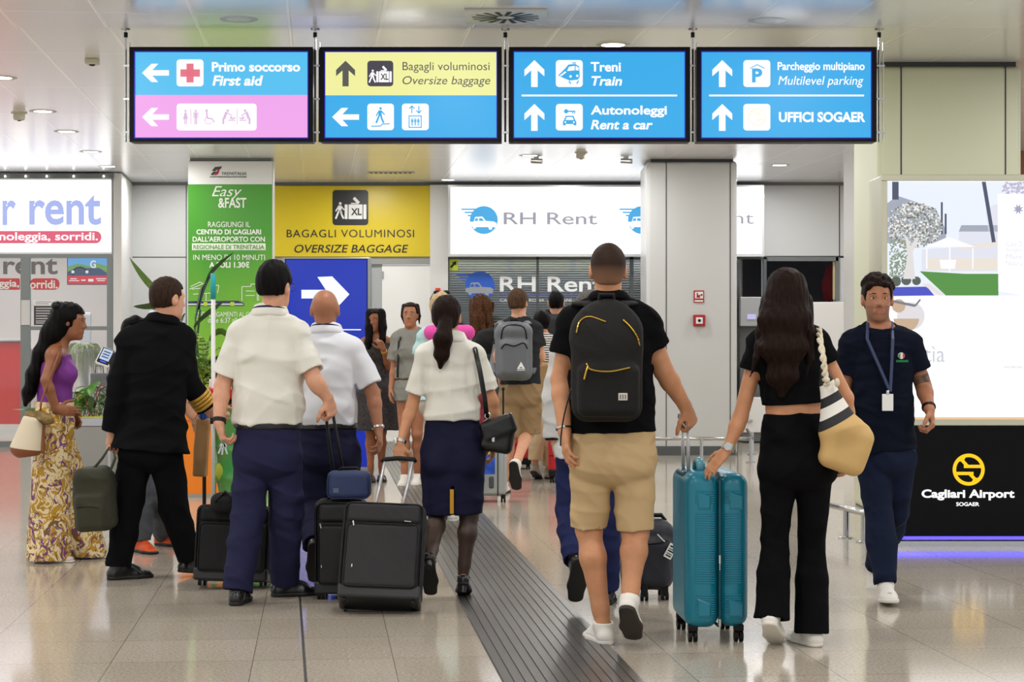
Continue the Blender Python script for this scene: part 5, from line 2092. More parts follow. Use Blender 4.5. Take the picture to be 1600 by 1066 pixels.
# f.part('beard', [Ell(V(f.hl(0, .034, -.08)), (.047 * f.hk, .05 * f.hk, .04 * f.hk), f.HR, .01), Half(V(f.hl(0, 0, -.07)), f.hu)], mat('stubble', (70, 50, 40), .8), None, .004)
# lanyard and card
mb = MB(f.base)
nk = f.N
yf = -.155
for sx, x1 in ((-1, 1391), (1, 1391)):
    p0 = Vector(W(1375 + sx * 19, 505, 10.2 - .02))
    p1 = Vector(W(1375 + sx * 20, 530, 10.2 - .135))
    p2 = Vector(W(x1, 612, 10.2 - .175))
    mb.tube([p0, p1, p1.lerp(p2, .5) + Vector((0, -.004, 0)), p2], .006, 6, flat=((1, 0, 0), 1.4))
ly = mb.build('lanyard', mat('navy_ribbon', (46, 60, 96), .6), f.o)
mb = MB(f.base)
p = W(1387, 629, 10.2 - .18)
mb.box((p.x - .029, p.y - .003, p.z - .044), (p.x + .029, p.y + .003, p.z + .044), .002)
bd_ = mb.build('badge_card', M_white, f.o)
mb = MB(f.base)
mb.box((p.x - .008, p.y - .004, p.z + .04), (p.x + .008, p.y + .004, p.z + .062), .002)
mb.build('badge_clip', M_steel, f.o)
mb = MB(f.base)
p = W(1408, 556, 10.2 - .15)
mb.tube([p, p + Vector((0, -.012, 0))], .017, 16)
mb.build('chest_emblem', mat('emblem_white', (226, 226, 220), .5), f.o)
for sx, c in ((-1, (20, 140, 70)), (1, (206, 50, 50))):
    mb = MB(f.base)
    pts = [p + Vector((sx * math.cos(a) * .0165, -.0125, math.sin(a) * .0165)) for a in [i * math.pi / 8 - math.pi / 2 for i in range(9)]]
    pts = [q for q in pts if abs(q.x - p.x) > .004]
    mb.poly([q for q in pts], [tuple(range(len(pts)))])
    mb.build('emblem_half', mat('emblem_%d' % c[0], c, .5), f.o)
g_ = lettering('DUSSMANN', p.x - .028, p.x + .034, p.z - .034, p.z - .022, p.y - .012, mat('green_thread', (30, 150, 84), .6), f.o, bold=.03, xf=Matrix.Translation(-Vector(f.base)))
f.band('r', M_black, .9, wd=.012, name='bracelet')
# tattoo ink above the elbow
sh_, el_ = f.j['sr'], f.j['er']
f.part('tattoo', [Cone(bone(sh_, el_, .70), bone(sh_, el_, 1.0), f.R['ua'][1] + .0035, f.R['ua'][1] + .0025, 0, capa=True, capb=True)], mat('inked_skin', (104, 76, 60), .5, var=.7, vscale=36), None, .005)
STAFF = f

# --- man in white shirt in front on the left
D4 = 10.1
f = Fig('person with dark hair and glasses in white short-sleeved shirt pulling slim black suitcase', D4, 1.77,
        dict(hd=(430, 450), nk=(421, 498), sl=(376, 524), sr=(463, 524), el=(347, 604, -.02), wl=(342, 660, -.1), er=(492, 596, -.05), wr=(512, 622, -.02),
             pl=(393, 706), pr=(444, 706), kl=(388, 804, -.02), kr=(448, 800, .06)),
        fwd=(.1, 1), face=(.42, .9, -.05), skin_m=S_LIGHT, h=.0065, bw=.97, bd=1.08, legscale=1.02,
        feet=dict(l=('g', 371, -.12, 0, (.08, 1), 0), r=('g', 444, .2, 0, (1, .35), 0)),
        hands=dict(r=dict(dir=(.25, .1, -.85), pn=(-.6, .5, -.1), th=(-.5, -.8, .2), curl=GRIP, thumb=1.2), l=dict(dir=(.2, .1, -1), curl=(.8, .9, .6), thumb=1)))
f.hair(H_BLACK, g=.014, nape=-.045, side=.002, amp=.0022, freq=150, crown=.008)
f.top(M_whites, 'shirt', g=.018, gw=.044, gh=.026, sleeve=(.8, .8), flare=.014, hem=W(0, 663, D4).z, amp=.0055, freq=22, seed=31, along=(.5, .2, .8))
f.collar(M_whites, r=1.2, hgt=.05)
f.collar(M_navy, 'tie_band', r=1.42, hgt=.012, z=.022, fallw=0)
f.trousers(M_navy, waist=W(0, 664, D4).z, g=.018, gk=.032, ga=.04, amp=.005, freq=22, seed=4, drop=.015, gh=.018, gt=.008)
f.belt(M_belt, W(0, 664, D4).z, g=.028)
f.shoes(M_shoe_b, M_sole_b, hgt=.09)
f.band('l', M_black, .96, wd=.022, face=((-1, -.2, 0), M_black))
mb = MB(f.base)
for sx in (1,):
    mb.tube([f.hl(.078, -.0, .012), f.hl(.074, .09, .016)], .0016, 6)
ring = [f.hl(.046 + .024 * math.cos(i * .4), .096 - .008 * abs(math.cos(i * .4)), .008 + .02 * math.sin(i * .4)) for i in range(16)]
mb.tube(ring, .0015, 6, closed=True)
mb.build('glasses', mat('glasses_wire', (40, 40, 44), .3), f.o)
# keys dangling from the left hand
WHITE1 = f

# --- bald man beside him
D5 = 10.8
f = Fig('person with bald tanned head in white short-sleeved shirt walking before the blue totem', D5, 1.66,
        dict(hd=(508, 485), nk=(509, 524), sl=(466, 546), sr=(551, 546), el=(446, 610), wl=(450, 660, .05), er=(583, 615), wr=(591, 670, -.05),
             pl=(487, 705), pr=(538, 705), kl=(494, 792, .04), kr=(534, 796, .05)),
        fwd=(.05, 1), skin_m=S_OLIVE, h=.007, bw=.98, bd=1.0, headscale=1.04,
        feet=dict(l=('a', 492, 852, -.3, (-.05, 1), 62), r=('g', 536, .12, 0, (.1, 1), 0)),
        hands=dict(r=dict(curl=(.5, .6, .5), th=(-.2, 1, 0))))
f.top(M_whites2, 'shirt', g=.016, gw=.032, gh=.024, sleeve=(.82, .82), flare=.016, hem=W(0, 664, D5).z, amp=.005, freq=24, seed=33, along=(.5, .2, .8))
f.collar(M_whites2, r=1.2, hgt=.05)
f.collar(M_navy, 'tie_band', r=1.42, hgt=.012, z=.022, fallw=0)
f.trousers(M_navy2, waist=W(0, 665, D5).z, g=.018, gk=.03, ga=.034, amp=.005, freq=22, seed=6)
f.belt(M_belt, W(0, 665, D5).z, g=.026)
f.shoes(M_shoe_b, M_sole_b, hgt=.09)
f.band('r', M_steel, .95, wd=.012, name='bracelet')

# --- flight attendant
D6 = 10.24
f = Fig('person with dark ponytail in white blouse and navy pencil skirt pulling tilted black suitcase', D6, 1.63,
        dict(hd=(698, 496), nk=(704, 538), sl=(664, 556), sr=(742, 556), el=(644, 634), wl=(626, 692, -.08), er=(770, 628), wr=(770, 690, .05),
             pl=(684, 712), pr=(732, 712), kl=(684, 806, .05), kr=(733, 806)),
        fwd=(.0, 1), face=(.15, 1), female=True, skin_m=S_TAN, h=.0065, bw=.98, bd=1.0,
        feet=dict(l=('a', 672, 872, -.25, (.05, 1), 58), r=('g', 724, -.02, 0, (.0, 1), 22)),
        hands=dict(l=dict(dir=(-.1, -.2, -.9), pn=(.3, .9, .1), th=(.9, -.2, -.1), curl=GRIP, thumb=1.1), r=dict(curl=(.5, .5, .4))))
f.top(M_whites, 'blouse', g=.014, gw=.036, gh=.022, sleeve=(.78, .78), flare=.015, hem=W(0, 657, D6).z, amp=.005, freq=24, seed=35, along=(.9, .2, .7))
f.collar(M_whites, r=1.3, hgt=.05)
k = f.k
sk = [Cone(f.P + UP * .03, bone(f.P, f.N, .4), f.R['hip'][1] + .012, f.R['waist'][1] + .014, .02, w=f.lat0, q0=1.42, q1=1.38),
      Cone(f.P + UP * .02, V(W(707, 815, D6)), f.R['hip'][1] + .016, .112, .02, w=f.lat0, q0=1.42, q1=1.42)]
for sg in (-1, 1):
    sk.append(Ell(f.P + f.lat0 * sg * .07 - f.fwd * .05 - UP * .035, (.088,) * 3, k=.03))
q_ = f.P.copy(); q_[2] = W(0, 651, D6).z
sk += [Half(q_, UP), Half(V(W(707, 804, D6)), nrm((.03, 0, -1)))]
sv = V(W(707, 800, D6 - .16))
sk.append(Cut(Box(sv + V(0, 0, 0), (.008, .1, .13), rad=.004)))
skirt = f.part('skirt', sk, M_navy2, fold(.003, 24, 7))
mb = MB(f.base)
a, b = W(706, 765, D6 - .13), W(706, 803, D6 - .125)
mb.box((a.x - .010, a.y, b.z), (a.x + .010, a.y + .004, a.z))
mb.build('slit_lining', mat('yellow_lining', (206, 152, 26), .6), skirt)
f.belt(mat('yellow_sash', (196, 156, 44), .6), W(0, 653.5, D6).z, g=.029, hgt=.012, name='waistband')
M_tights = mat('sheer_tights', (70, 52, 44), .5)
st = []
for sd in 'lr':
    kn, an = f.j['k' + sd], f.j['a' + sd]
    cf = f.R['cf']
    sh = nrm(an - kn)
    bk = nrm(-(f.fwd - sh * (f.fwd @ sh)))
    mid = bone(kn, an, .3) + bk * .016 * k
    st = [Cone(bone(f.j['p' + sd], kn, .7), kn, .066 * k + .004, f.R['th'][1] + .003, .02), Cone(kn, mid, cf[0] + .003, cf[1] + .003, .02), Cone(mid, bone(kn, an, .85), cf[1] + .003, cf[2] + .003, .025), Cone(bone(kn, an, .8), an, cf[2] + .003, cf[2] * .95 + .003, .02)]
    f.part('tights', st, M_tights)
f.shoes(M_shoe_b, M_sole_b, hgt=.07, heel=.035, wide=.9)
ex = f.locks([(696, 505, -.1), (692, 530, -.14), (690, 555, -.13), (688, 574, -.12)], [.035, .042, .035, .012], [1.0, 1.15, 1.1, 1], f.lat1, .02)
f.hair(H_DARK, g=.010, nape=-.07, extra=ex, amp=.0014, freq=170, hair_line=.06, sideburn=.05)
mb = MB(f.base)
c = W(696, 504, D6 - .1)
mb.tube([c + Vector((.03 * math.cos(i * .5), -.004 * math.sin(i * .5), .03 * math.sin(i * .5))) for i in range(12)], .006, 8, closed=True)
mb.build('hair_tie', M_black, f.o)
f.band('l', M_steel, .97, wd=.016, face=((-1, -.3, 0), mat('pale_dial', (225, 225, 220), .2)))
ATT = f

# --- captain in black uniform
D2 = 11.05
f = Fig('person in black uniform jacket with gold sleeve stripes seen from behind', D2, 1.77,
        dict(hd=(263, 468), nk=(252, 508), sl=(204, 532, -.04), sr=(284, 532, .06), el=(184, 612, -.06), wl=(176, 678, -.02), er=(293, 596, .08), wr=(326, 640, .16),
             pl=(214, 700), pr=(257, 700), kl=(198, 800), kr=(272, 792, .06)),
        fwd=(.35, .94), face=(.72, .69, -.08), skin_m=S_LIGHT, h=.0065, bw=.97,
        feet=dict(l=('g', 186, -.02, 0, (.75, .5), 0), r=('g', 296, .1, 0, (.55, .8), 8)),
        hands=dict(l=dict(dir=(.05, 0, -1), th=(.9, .4, 0), pn=(.5, -1, 0), curl=GRIP, thumb=1), r=dict(dir=(.7, .2, -.5), curl=(.8, .8, .5), th=(.3, .2, .9), pn=(.2, 1, 0))))
sk = [Cone(f.P + UP * .06, V(W(236, 706, D2)), f.R['hip'][1] + .025, f.R['hip'][1] + .045, .04, w=f.lat0, q0=1.42, q1=1.36)]
f.top(M_blkwool, 'jacket', g=.026, gw=.034, gh=.034, sleeve=(1.93, 1.93), flare=.016, hem=W(0, 703, D2).z, amp=.0045, freq=24, seed=41, extra=sk, sg=.022)
f.collar(M_whites2, 'shirt_collar', r=1.12, hgt=.055)
f.collar(M_blkwool, 'jacket_collar', r=1.24, hgt=.04)
f.trousers(M_blkwool, g=.014, gk=.03, ga=.036, amp=.004, freq=22, seed=14, waist=1.0, drop=.01)
f.shoes(M_shoe_b, M_sole_b, hgt=.09)
f.hair(hair_mat('hair_short_brown', (50, 36, 27)), g=.011, nape=-.055, side=.003, amp=.0014, freq=160, sideburn=.03)
M_gold = mat('gold_braid', (206, 158, 62), .4, metal=.4)
el, wr = f.j['er'], f.j['wr']
d = nrm(wr - el)
for t in (.50, .60, .70, .80):
    c = bone(el, wr, t)
    r_ = (f.R['ua'][1] + .022) * (1 - t / .93) + (f.R['fa'][1] + .038) * t / .93 + .006
    f.part('sleeve_stripe', [Cone(c - d * .009, c + d * .009, r_, r_, 0, capa=True, capb=True)], M_gold, None, .004)
for sd in 'lr':
    sh = f.j['s' + sd]
    mb = MB(f.base)
    q = Vector(bone(f.N, sh, .75))
    w_ = Vector(f.lat1)
    mb.box((-.05, -.022, -.005), (.05, .022, .005), .003, M=Matrix.Translation(q + Vector((0, 0, .085))) @ Matrix.Rotation(.25 * (1 if sd == 'r' else -1), 4, 'Y'))
    mb.build('epaulette', M_blkwool, f.o)
CAPT = f

# --- woman in floral trousers
D1 = 12.0
f = Fig('person with long black hair in purple top and floral trousers standing hand on hip', D1, 1.62,
        dict(hd=(111, 503), nk=(88, 545), sl=(80, 556, .13), sr=(84, 556, -.13), el=(100, 610, .2), wl=(110, 646, .12), er=(72, 594, -.2), wr=(88, 640, -.17),
             pl=(84, 660, .07), pr=(84, 660, -.07), kl=(108, 755, .08), kr=(80, 755, -.08)),
        fwd=(1, .1), face=(1, -.12, -.12), female=True, skin_m=S_BROWN, h=.0065, bw=.9, bd=1.0, faced=True,
        feet=dict(l=('g', 128, .12, 0, (1, 0), 0), r=('g', 70, -.1, 0, (1, -.1), 0)), headup=(.12, 0, 1),
        hands=dict(r=dict(dir=(.85, -.1, -.1), pn=(.1, 1, .1), th=(.1, .1, .9), curl=(.3, .4, .3)), l=dict(dir=(.6, -.3, -.6), curl=(.4, .4, .4))))
pur = cloth('purple_satin', (122, 58, 140), .45, bump=.15, bscale=30)
pr = f.torso(.012, .02, .016)
pr += [Half(V(W(0, 631, D1)), -UP), Half(V(W(84, 562, D1)), nrm((-.35, 0, 1))), Cut(lambda P, c=f.j['sr'], e=f.j['er']: Cone(c, e, .056, .046)(P)), Cut(lambda P, c=f.j['sl'], e=f.j['el']: Cone(c, e, .056, .046)(P))]
f.part('camisole', pr, pur, fold(.003, 30, 51))
mb = MB(f.base)
for dd, xx in ((-.075, 0), (.075, 4)):
    mb.tube([W(99 + xx, 560, D1 + dd), W(93 + xx, 546, D1 + dd), W(82 + xx, 542, D1 + dd), W(66 + xx, 562, D1 + dd), W(60 + xx, 580, D1 + dd)], .005, 6)
mb.build('strap', pur, f.o)


def floral():
    m = bpy.data.materials.new('floral_print')
    m.use_nodes = True
    nt = m.node_tree
    b = nt.nodes['Principled BSDF']
    tc = nt.nodes.new('ShaderNodeTexCoord')
    nz = nt.nodes.new('ShaderNodeTexNoise')
    nz.inputs['Scale'].default_value = 7
    nz.inputs['Detail'].default_value = 2
    nt.links.new(tc.outputs['Object'], nz.inputs['Vector'])
    mixv = nt.nodes.new('ShaderNodeMixRGB')
    mixv.blend_type = 'LINEAR_LIGHT'
    mixv.inputs[0].default_value = .14
    nt.links.new(tc.outputs['Object'], mixv.inputs[1])
    nt.links.new(nz.outputs['Color'], mixv.inputs[2])
    col = srgb(232, 212, 168)
    last = None
    for i, (sc, lo_, hi_, c) in enumerate(((15, .50, .53, (188, 142, 40)), (11, .575, .60, (118, 62, 120)), (24, .60, .62, (120, 90, 30)))):
        v = nt.nodes.new('ShaderNodeTexNoise')
        v.inputs['Scale'].default_value = sc
        v.inputs['Detail'].default_value = 1.5
        v.inputs['Distortion'].default_value = 1.8
        mp = nt.nodes.new('ShaderNodeMapping')
        mp.inputs['Location'].default_value = (i * 3.1, i * 1.7, i)
        mp.inputs['Scale'].default_value = (1, 1, .72)
        nt.links.new(mixv.outputs[0], mp.inputs[0])
        nt.links.new(mp.outputs[0], v.inputs['Vector'])
        r = nt.nodes.new('ShaderNodeValToRGB')
        r.color_ramp.elements[0].position = lo_
        r.color_ramp.elements[1].position = hi_
        nt.links.new(v.outputs['Fac'], r.inputs[0])
        mx = nt.nodes.new('ShaderNodeMixRGB')
        nt.links.new(r.outputs[0], mx.inputs[0])
        if last is None:
            mx.inputs[1].default_value = col
        else:
            nt.links.new(last, mx.inputs[1])
        mx.inputs[2].default_value = srgb(*c)
        last = mx.outputs[0]
    nt.links.new(last, b.inputs['Base Color'])
    b.inputs['Roughness'].default_value = .75
    return m


M_floral = floral()
pr = [Cone(f.P + UP * .0, V(W(84, 622, D1)), f.R['hip'][1] + .02, f.R['waist'][1] + .018, .04, w=f.lat0, q0=1.4, q1=1.3)]
for sg in (-1, 1):
    pr.append(Ell(f.P + f.lat0 * sg * .07 - f.fwd * .05 - UP * .03, (.1,) * 3, k=.05))
pr += [Cone(f.j['pr'], V(W(76, 877, D1 - .09)), .105, .14, .05, capb=True), Cone(f.j['pl'], V(W(140, 874, D1 + .12)), .105, .12, .05, capb=True), Half(V(W(84, 628, D1)), UP),
       Half(V(0, 0, .012), -UP)]
f.part('trousers', pr, M_floral, fold(.008, 17, 52, (1, 1, .1)))
f.belt(cloth('cream_waistband', (222, 200, 158)), W(0, 633, D1).z, g=.03, hgt=.04, name='waistband')
f.shoes(mat('cream_shoe', (214, 200, 180), .5), M_sole_w, hgt=.05, sole=.014)
ex = f.locks([(98, 494, -.02), (82, 520, -.03), (66, 552, -.04), (54, 585, -.05), (45, 614, -.05), (40, 632, -.05)], [.075, .065, .05, .045, .035, .015], [1, 1.1, 1.3, 1.4, 1.4, 1.2], V(0, 1, 0), .04)
f.hair(H_BLACK, g=.012, nape=-.1, extra=ex, amp=.002, freq=150, face=.06, hair_line=.06, sideburn=.03)
mb = MB(f.base)
p = f.hl(0, -.085, .075)
for sx in (-1, 1):
    mb.ball(p + Vector((-.012, sx * .045, .02)), (.034, .048, .032), 10)
mb.ball(p, .02, 8)
mb.build('hair_bow', M_black, f.o, smooth=True)
f.hl
FLORAL = f

# --- cleaner behind the captain
D3 = 12.45
f = Fig('person in dark top, grey trousers and orange shoes half hidden behind the uniformed person', D3, 1.6,
        dict(hd=(212, 522), nk=(212, 554), sl=(188, 566), sr=(262, 566, .1), el=(176, 620), wl=(196, 660, .1), er=(280, 620, .1), wr=(300, 650, .1), pl=(222, 690), pr=(252, 690),
             kl=(226, 772), kr=(256, 772)),
        fwd=(.6, .8), face=(.6, .8, -.2), skin_m=S_LIGHT, h=.009, feet=dict(l=('g', 220, .0, 0, (.5, -.6), 0), r=('g', 254, .42, 0, (.7, -.5), 0)))
f.hair(H_BLACK, g=.01, nape=-.05)
f.top(cloth('charcoal_work_top', (40, 42, 46)), 'work_top', sleeve=(.6, .6), hem=W(0, 700, D3).z, amp=.003, h=.009)
f.trousers(cloth('grey_work_trousers', (84, 88, 96)), waist=W(0, 690, D3).z, gk=.03, ga=.036, amp=.003, seed=5, h=.007)
f.shoes(mat('orange_trainer', (222, 84, 24), .5), M_sole_b, hgt=.08)

# --- man hidden behind the backpacker
D17 = 9.9
f = Fig('person in pale grey jacket and jeans mostly hidden behind the backpack wearer', D17, 1.64,
        dict(hd=(922, 489), nk=(920, 526), sl=(880, 552), sr=(962, 552), el=(864, 620), wl=(868, 690, .0), er=(985, 620), wr=(990, 700, .1), pl=(897, 708), pr=(944, 708),
             kl=(892, 800), kr=(945, 806)),
        fwd=(.02, 1), skin_m=S_LIGHT, h=.007, feet=dict(l=('a', 900, 878, -.25, (-.12, 1), 64), r=('g', 948, .1, 0, (.1, 1), 0)), bw=1.02,
        hands=dict(l=dict(curl=(.4, .5, .4))))
f.hair(hair_mat('hair_greying', (96, 92, 88)), g=.008, nape=-.05)
f.top(cloth('pale_grey_jacket', (206, 206, 204)), 'jacket', g=.018, gw=.02, gh=.02, sleeve=(1.92, 1.92), flare=.02, hem=W(0, 715, D17).z, amp=.005, freq=24, sg=.018, seed=15)
f.trousers(cloth('dark_blue_denim', (38, 44, 84)), 'jeans', waist=W(0, 706, D17).z, gk=.026, ga=.034, amp=.004, freq=24, seed=19)
f.shoes(M_shoe_b, M_sole_b, hgt=.085)
el, wr = f.j['el'], f.j['wl']
f.part('cuff', [Cone(bone(el, wr, .88), bone(el, wr, .96), f.R['fa'][1] + .03, f.R['fa'][1] + .028, 0, capa=True, capb=True)], M_black, None, .006)

# --- far group, walking away
D10 = 17.35
f = Fig('person in dark tee and khaki shorts with large grey backpack, one sole lifted', D10, 1.81,
        dict(hd=(810, 474), nk=(811, 500), sl=(788, 516), sr=(836, 516), el=(778, 556), wl=(782, 590, .1), er=(845, 558, .05), wr=(829, 578, .25), pl=(799, 616), pr=(829, 616),
             kl=(797, 684), kr=(825, 676, .05)),
        fwd=(.15, 1), face=(.35, .95), skin_m=S_LIGHT, h=.009, bw=1.05, feet=dict(l=('g', 786, -.1, 0, (.1, 1), 0), r=('a', 806, 726, -.4, (.25, 1), 62)))
f.hair(hair_mat('hair_tousled', (78, 58, 44)), g=.014, nape=-.045, amp=.004, freq=60, side=.002)
f.top(cloth('charcoal_tee', (44, 46, 50)), 't_shirt', sleeve=(.6, .6), hem=W(0, 604, D10).z, flare=.015, amp=.004)
f.trousers(M_khaki, 'shorts', waist=W(0, 600, D10).z, g=.02, gk=.04, end=.5, flare=.02, amp=.004, gt=.02)
f.shoes(M_shoe_w, M_sole_b, hgt=.1, wide=1.1)
HIKER = f

D11 = 18.2
f = Fig('person with long curly brown hair among the far group by the rental window', D11, 1.74,
        dict(hd=(752, 484), nk=(752, 508), sl=(731, 521), sr=(773, 521), el=(726, 560), wl=(728, 590), er=(778, 560), wr=(778, 590), pl=(743, 613), pr=(764, 613), kl=(743, 680), kr=(764, 680)),
        fwd=(0, 1), female=True, skin_m=S_TAN, h=.01, feet=dict(l=('g', 743, 0, 0, None, 0), r=('g', 764, .1, 0, None, 0)))
f.top(cloth('grey_vest', (70, 70, 74)), 'vest_top', sleeve=(0, 0), hem=W(0, 615, D11).z, amp=.003, neckr=1.5)
f.trousers(cloth('rose_trousers', (150, 60, 76)), waist=W(0, 612, D11).z, gk=.03, ga=.03)
f.shoes(M_shoe_w, M_sole_w)
ex = f.locks([(752, 480, -.06), (752, 500, -.09), (751, 518, -.11), (750, 530, -.1)], [.1, .075, .06, .03], [1.0, 1.35, 1.5, 1.4], f.lat1, .04)
f.hair(H_CURL, g=.02, nape=-.1, extra=ex, amp=.012, freq=90)

D12 = 20.0
f = Fig('person with cropped dark hair and dark backpack standing furthest before the rental window', D12, 1.85,
        dict(hd=(869, 474), nk=(869, 496), sl=(850, 506), sr=(889, 506), el=(845, 540), wl=(848, 570), er=(894, 540), wr=(892, 570), pl=(860, 590), pr=(878, 590), kl=(860, 660), kr=(878, 660)),
        fwd=(.1, 1), skin_m=S_LIGHT, h=.01, feet=dict(l=('g', 860, 0, 0, None, 0), r=('g', 878, .1, 0, None, 0)))
f.hair(H_BLACK, g=.006, nape=-.05, side=.003)
f.top(cloth('navy_tee', (28, 32, 40)), 't_shirt', sleeve=(.7, .7), hem=W(0, 592, D12).z)
f.trousers(M_navy, waist=W(0, 590, D12).z)
f.shoes(M_shoe_b, M_sole_b)
FARMAN = f

D13 = 19.0
f = Fig('person with black hair in striped top and cream trousers among the far group', D13, 1.66,
        dict(hd=(846, 505), nk=(848, 526), sl=(833, 535), sr=(868, 535), el=(830, 565), wl=(838, 590, .1), er=(874, 566), wr=(868, 590, .1), pl=(843, 608), pr=(861, 608), kl=(840, 672), kr=(859, 672)),
        fwd=(.1, 1), face=(-.3, .9, -.2), female=True, skin_m=S_TAN, h=.01, feet=dict(l=('g', 836, -.05, 0, (.3, 1), 20), r=('g', 857, .1, 0, None, 0)))


def stripes():
    m = mat('striped_jersey', (230, 230, 226), .8)
    nt = m.node_tree
    tc = nt.nodes.new('ShaderNodeTexCoord')
    w = nt.nodes.new('ShaderNodeTexWave')
    w.bands_direction = 'Z'
    w.inputs['Scale'].default_value = 14
    nt.links.new(tc.outputs['Object'], w.inputs['Vector'])
    r = nt.nodes.new('ShaderNodeValToRGB')
    r.color_ramp.interpolation = 'CONSTANT'
    r.color_ramp.elements[0].color = srgb(30, 30, 36)
    r.color_ramp.elements[1].color = srgb(230, 230, 226)
    r.color_ramp.elements[1].position = .4
    nt.links.new(w.outputs['Fac'], r.inputs[0])
    nt.links.new(r.outputs[0], nt.nodes['Principled BSDF'].inputs['Base Color'])
    return m


f.top(stripes(), 'striped_top', sleeve=(.8, .8), hem=W(0, 605, D13).z)
f.trousers(cloth('cream_trousers', (206, 188, 150)), waist=W(0, 603, D13).z, gk=.03, ga=.045, drop=-.06)
f.shoes(mat('taupe_trainer', (150, 140, 124), .6), M_sole_b)
f.hair(H_BLACK, g=.014, nape=-.08, amp=.003)

D14 = 18.2
f = Fig('person in grey tee and grey shorts facing the viewer beside the white door', D14, 1.73,
        dict(hd=(641, 493), nk=(643, 518), sl=(622, 530), sr=(664, 530), el=(616, 575), wl=(611, 606, -.05), er=(668, 575), wr=(668, 606), pl=(632, 612), pr=(652, 612), kl=(632, 678), kr=(652, 678)),
        fwd=(-.1, -1), face=(-.1, -1), female=True, skin_m=S_OLIVE, h=.009, faced=True, feet=dict(l=('g', 632, 0, 0, None, 0), r=('g', 652, .1, 0, None, 0)), hands=dict(l=dict(th=(.2, -1, 0))))
f.top(M_grey, 't_shirt', g=.025, gw=.035, gh=.03, sleeve=(.75, .75), flare=.025, hem=W(0, 592, D14).z)
f.trousers(M_grey, 'shorts', waist=W(0, 594, D14).z, gk=.04, end=.1, gt=.03, flare=.03, gh=.025)
f.shoes(M_shoe_w, M_sole_w)
ex = f.locks([(631, 478, .02), (629, 494, .0), (631, 506, .0)], [.02, .014, .006]) + f.locks([(652, 478, .02), (655, 494, .0), (655, 506, .0)], [.02, .014, .006])
f.hair(H_DARK, g=.009, nape=-.06, extra=ex, amp=.001, freq=150, hair_line=.085, face=.045)
GREYW = f

D15 = 18.7
f = Fig('person with long black hair in dark patterned dress standing just behind the blue totem', D15, 1.67,
        dict(hd=(586, 502), nk=(588, 526), sl=(570, 537), sr=(606, 537), el=(566, 580), wl=(580, 606, -.15), er=(607, 574, -.05), wr=(599, 546, -.2), pl=(579, 612), pr=(596, 612), kl=(579, 674), kr=(596, 674)),
        fwd=(.1, -1), face=(-.3, -1), female=True, skin_m=S_BROWN, h=.009, faced=True, feet=dict(l=('g', 579, 0, 0, None, 0), r=('g', 596, .1, 0, None, 0)),
        hands=dict(r=dict(dir=(-.4, -.1, .8), curl=(.8, .8, .5))))
m_dress = mat('dark_print_dress', (40, 34, 36), .7, var=.9, vscale=40)
pr = f.torso(.014) + [Cone(f.P, V(W(588, 672, D15)), .14, .2, .04, w=f.lat0, q0=1.3, q1=1.2, capb=True), Half(f.N - UP * .06, UP)]
f.part('dress', pr, m_dress, fold(.004, 24, 3))
ex = f.locks([(579, 490, .0), (577, 512, -.06), (576, 534, -.1), (577, 556, -.1)], [.05, .04, .035, .015]) + f.locks([(595, 490, 0), (598, 512, -.06), (598, 530, -.1), (597, 550, -.1)], [.05, .04, .03, .012])
f.hair(H_BLACK, g=.010, nape=-.2, extra=ex, amp=.002, freq=150, hair_line=.08)
f.shoes(M_shoe_b, M_sole_b, hgt=.06)
f.band('r', M_gold, .9, wd=.02, name='bracelet')

D16 = 14.5
f = Fig('person with blond hair and pale blue top hidden behind the ponytailed person', D16, 1.73,
        dict(hd=(690, 483), nk=(692, 514), sl=(664, 528), sr=(722, 528), el=(655, 570), wl=(660, 610), er=(730, 570), wr=(728, 610), pl=(680, 632), pr=(708, 632), kl=(680, 718), kr=(708, 718)),
        fwd=(.05, 1), female=True, skin_m=S_LIGHT, h=.009, feet=dict(l=('g', 680, 0, 0, None, 0), r=('g', 708, .1, 0, None, 0)))
f.top(cloth('pale_blue_tee', (176, 210, 212)), 't_shirt', sleeve=(.7, .7), hem=W(0, 625, D16).z, g=.02, flare=.02)
f.trousers(cloth('stone_trousers', (160, 150, 136)), waist=W(0, 624, D16).z)
f.shoes(M_shoe_w, M_sole_w)
f.hair(H_BLOND, g=.014, nape=-.06, amp=.004)
BLOND = f
# ------------------------------------------------------------------ bags and cases
def RT(loc, rx=0, ry=0, rz=0):
    return Matrix.Translation(Vector(loc)) @ Matrix.Rotation(rz, 4, 'Z') @ Matrix.Rotation(ry, 4, 'Y') @ Matrix.Rotation(rx, 4, 'X')


def caster(parent, x, y, M=None, r=.026, m=M_black, name='wheel', twin=True):
    mb = MB()
    for sx in ((-.012, .012) if twin else (0,)):
        mb.tube([(x + sx - .008, y, r), (x + sx + .008, y, r)], r, 14)
    mb.box((x - .006, y - .01, r), (x + .006, y + .012, r * 2 + .012), .002)
    return mb.build(name, m, parent, smooth=True, angle=40)


def surf(prims, x, z, y0, y1, n=240):
    ys = np.linspace(y0, y1, n).astype(np.float32)
    P = np.stack([np.full(n, x), ys, np.full(n, z)], 1).astype(np.float32)
    d = evalp(prims, P[:, None, :], None, None)[:, 0]
    w = np.nonzero(d < 0)[0]
    return float(ys[w[0]]) if len(w) else None


def on_surface(prims, pts, d0, off=.003, y0=None, y1=None):
    """photograph points laid on the near side of a soft shape"""
    out = []
    for px, py in pts:
        p = W(px, py, d0)
        y = surf(prims, p.x, p.z, d0 - .5 if y0 is None else y0, d0 + .4 if y1 is None else y1)
        if y is not None:
            out.append(Vector((p.x, y - off, p.z)))
    return out


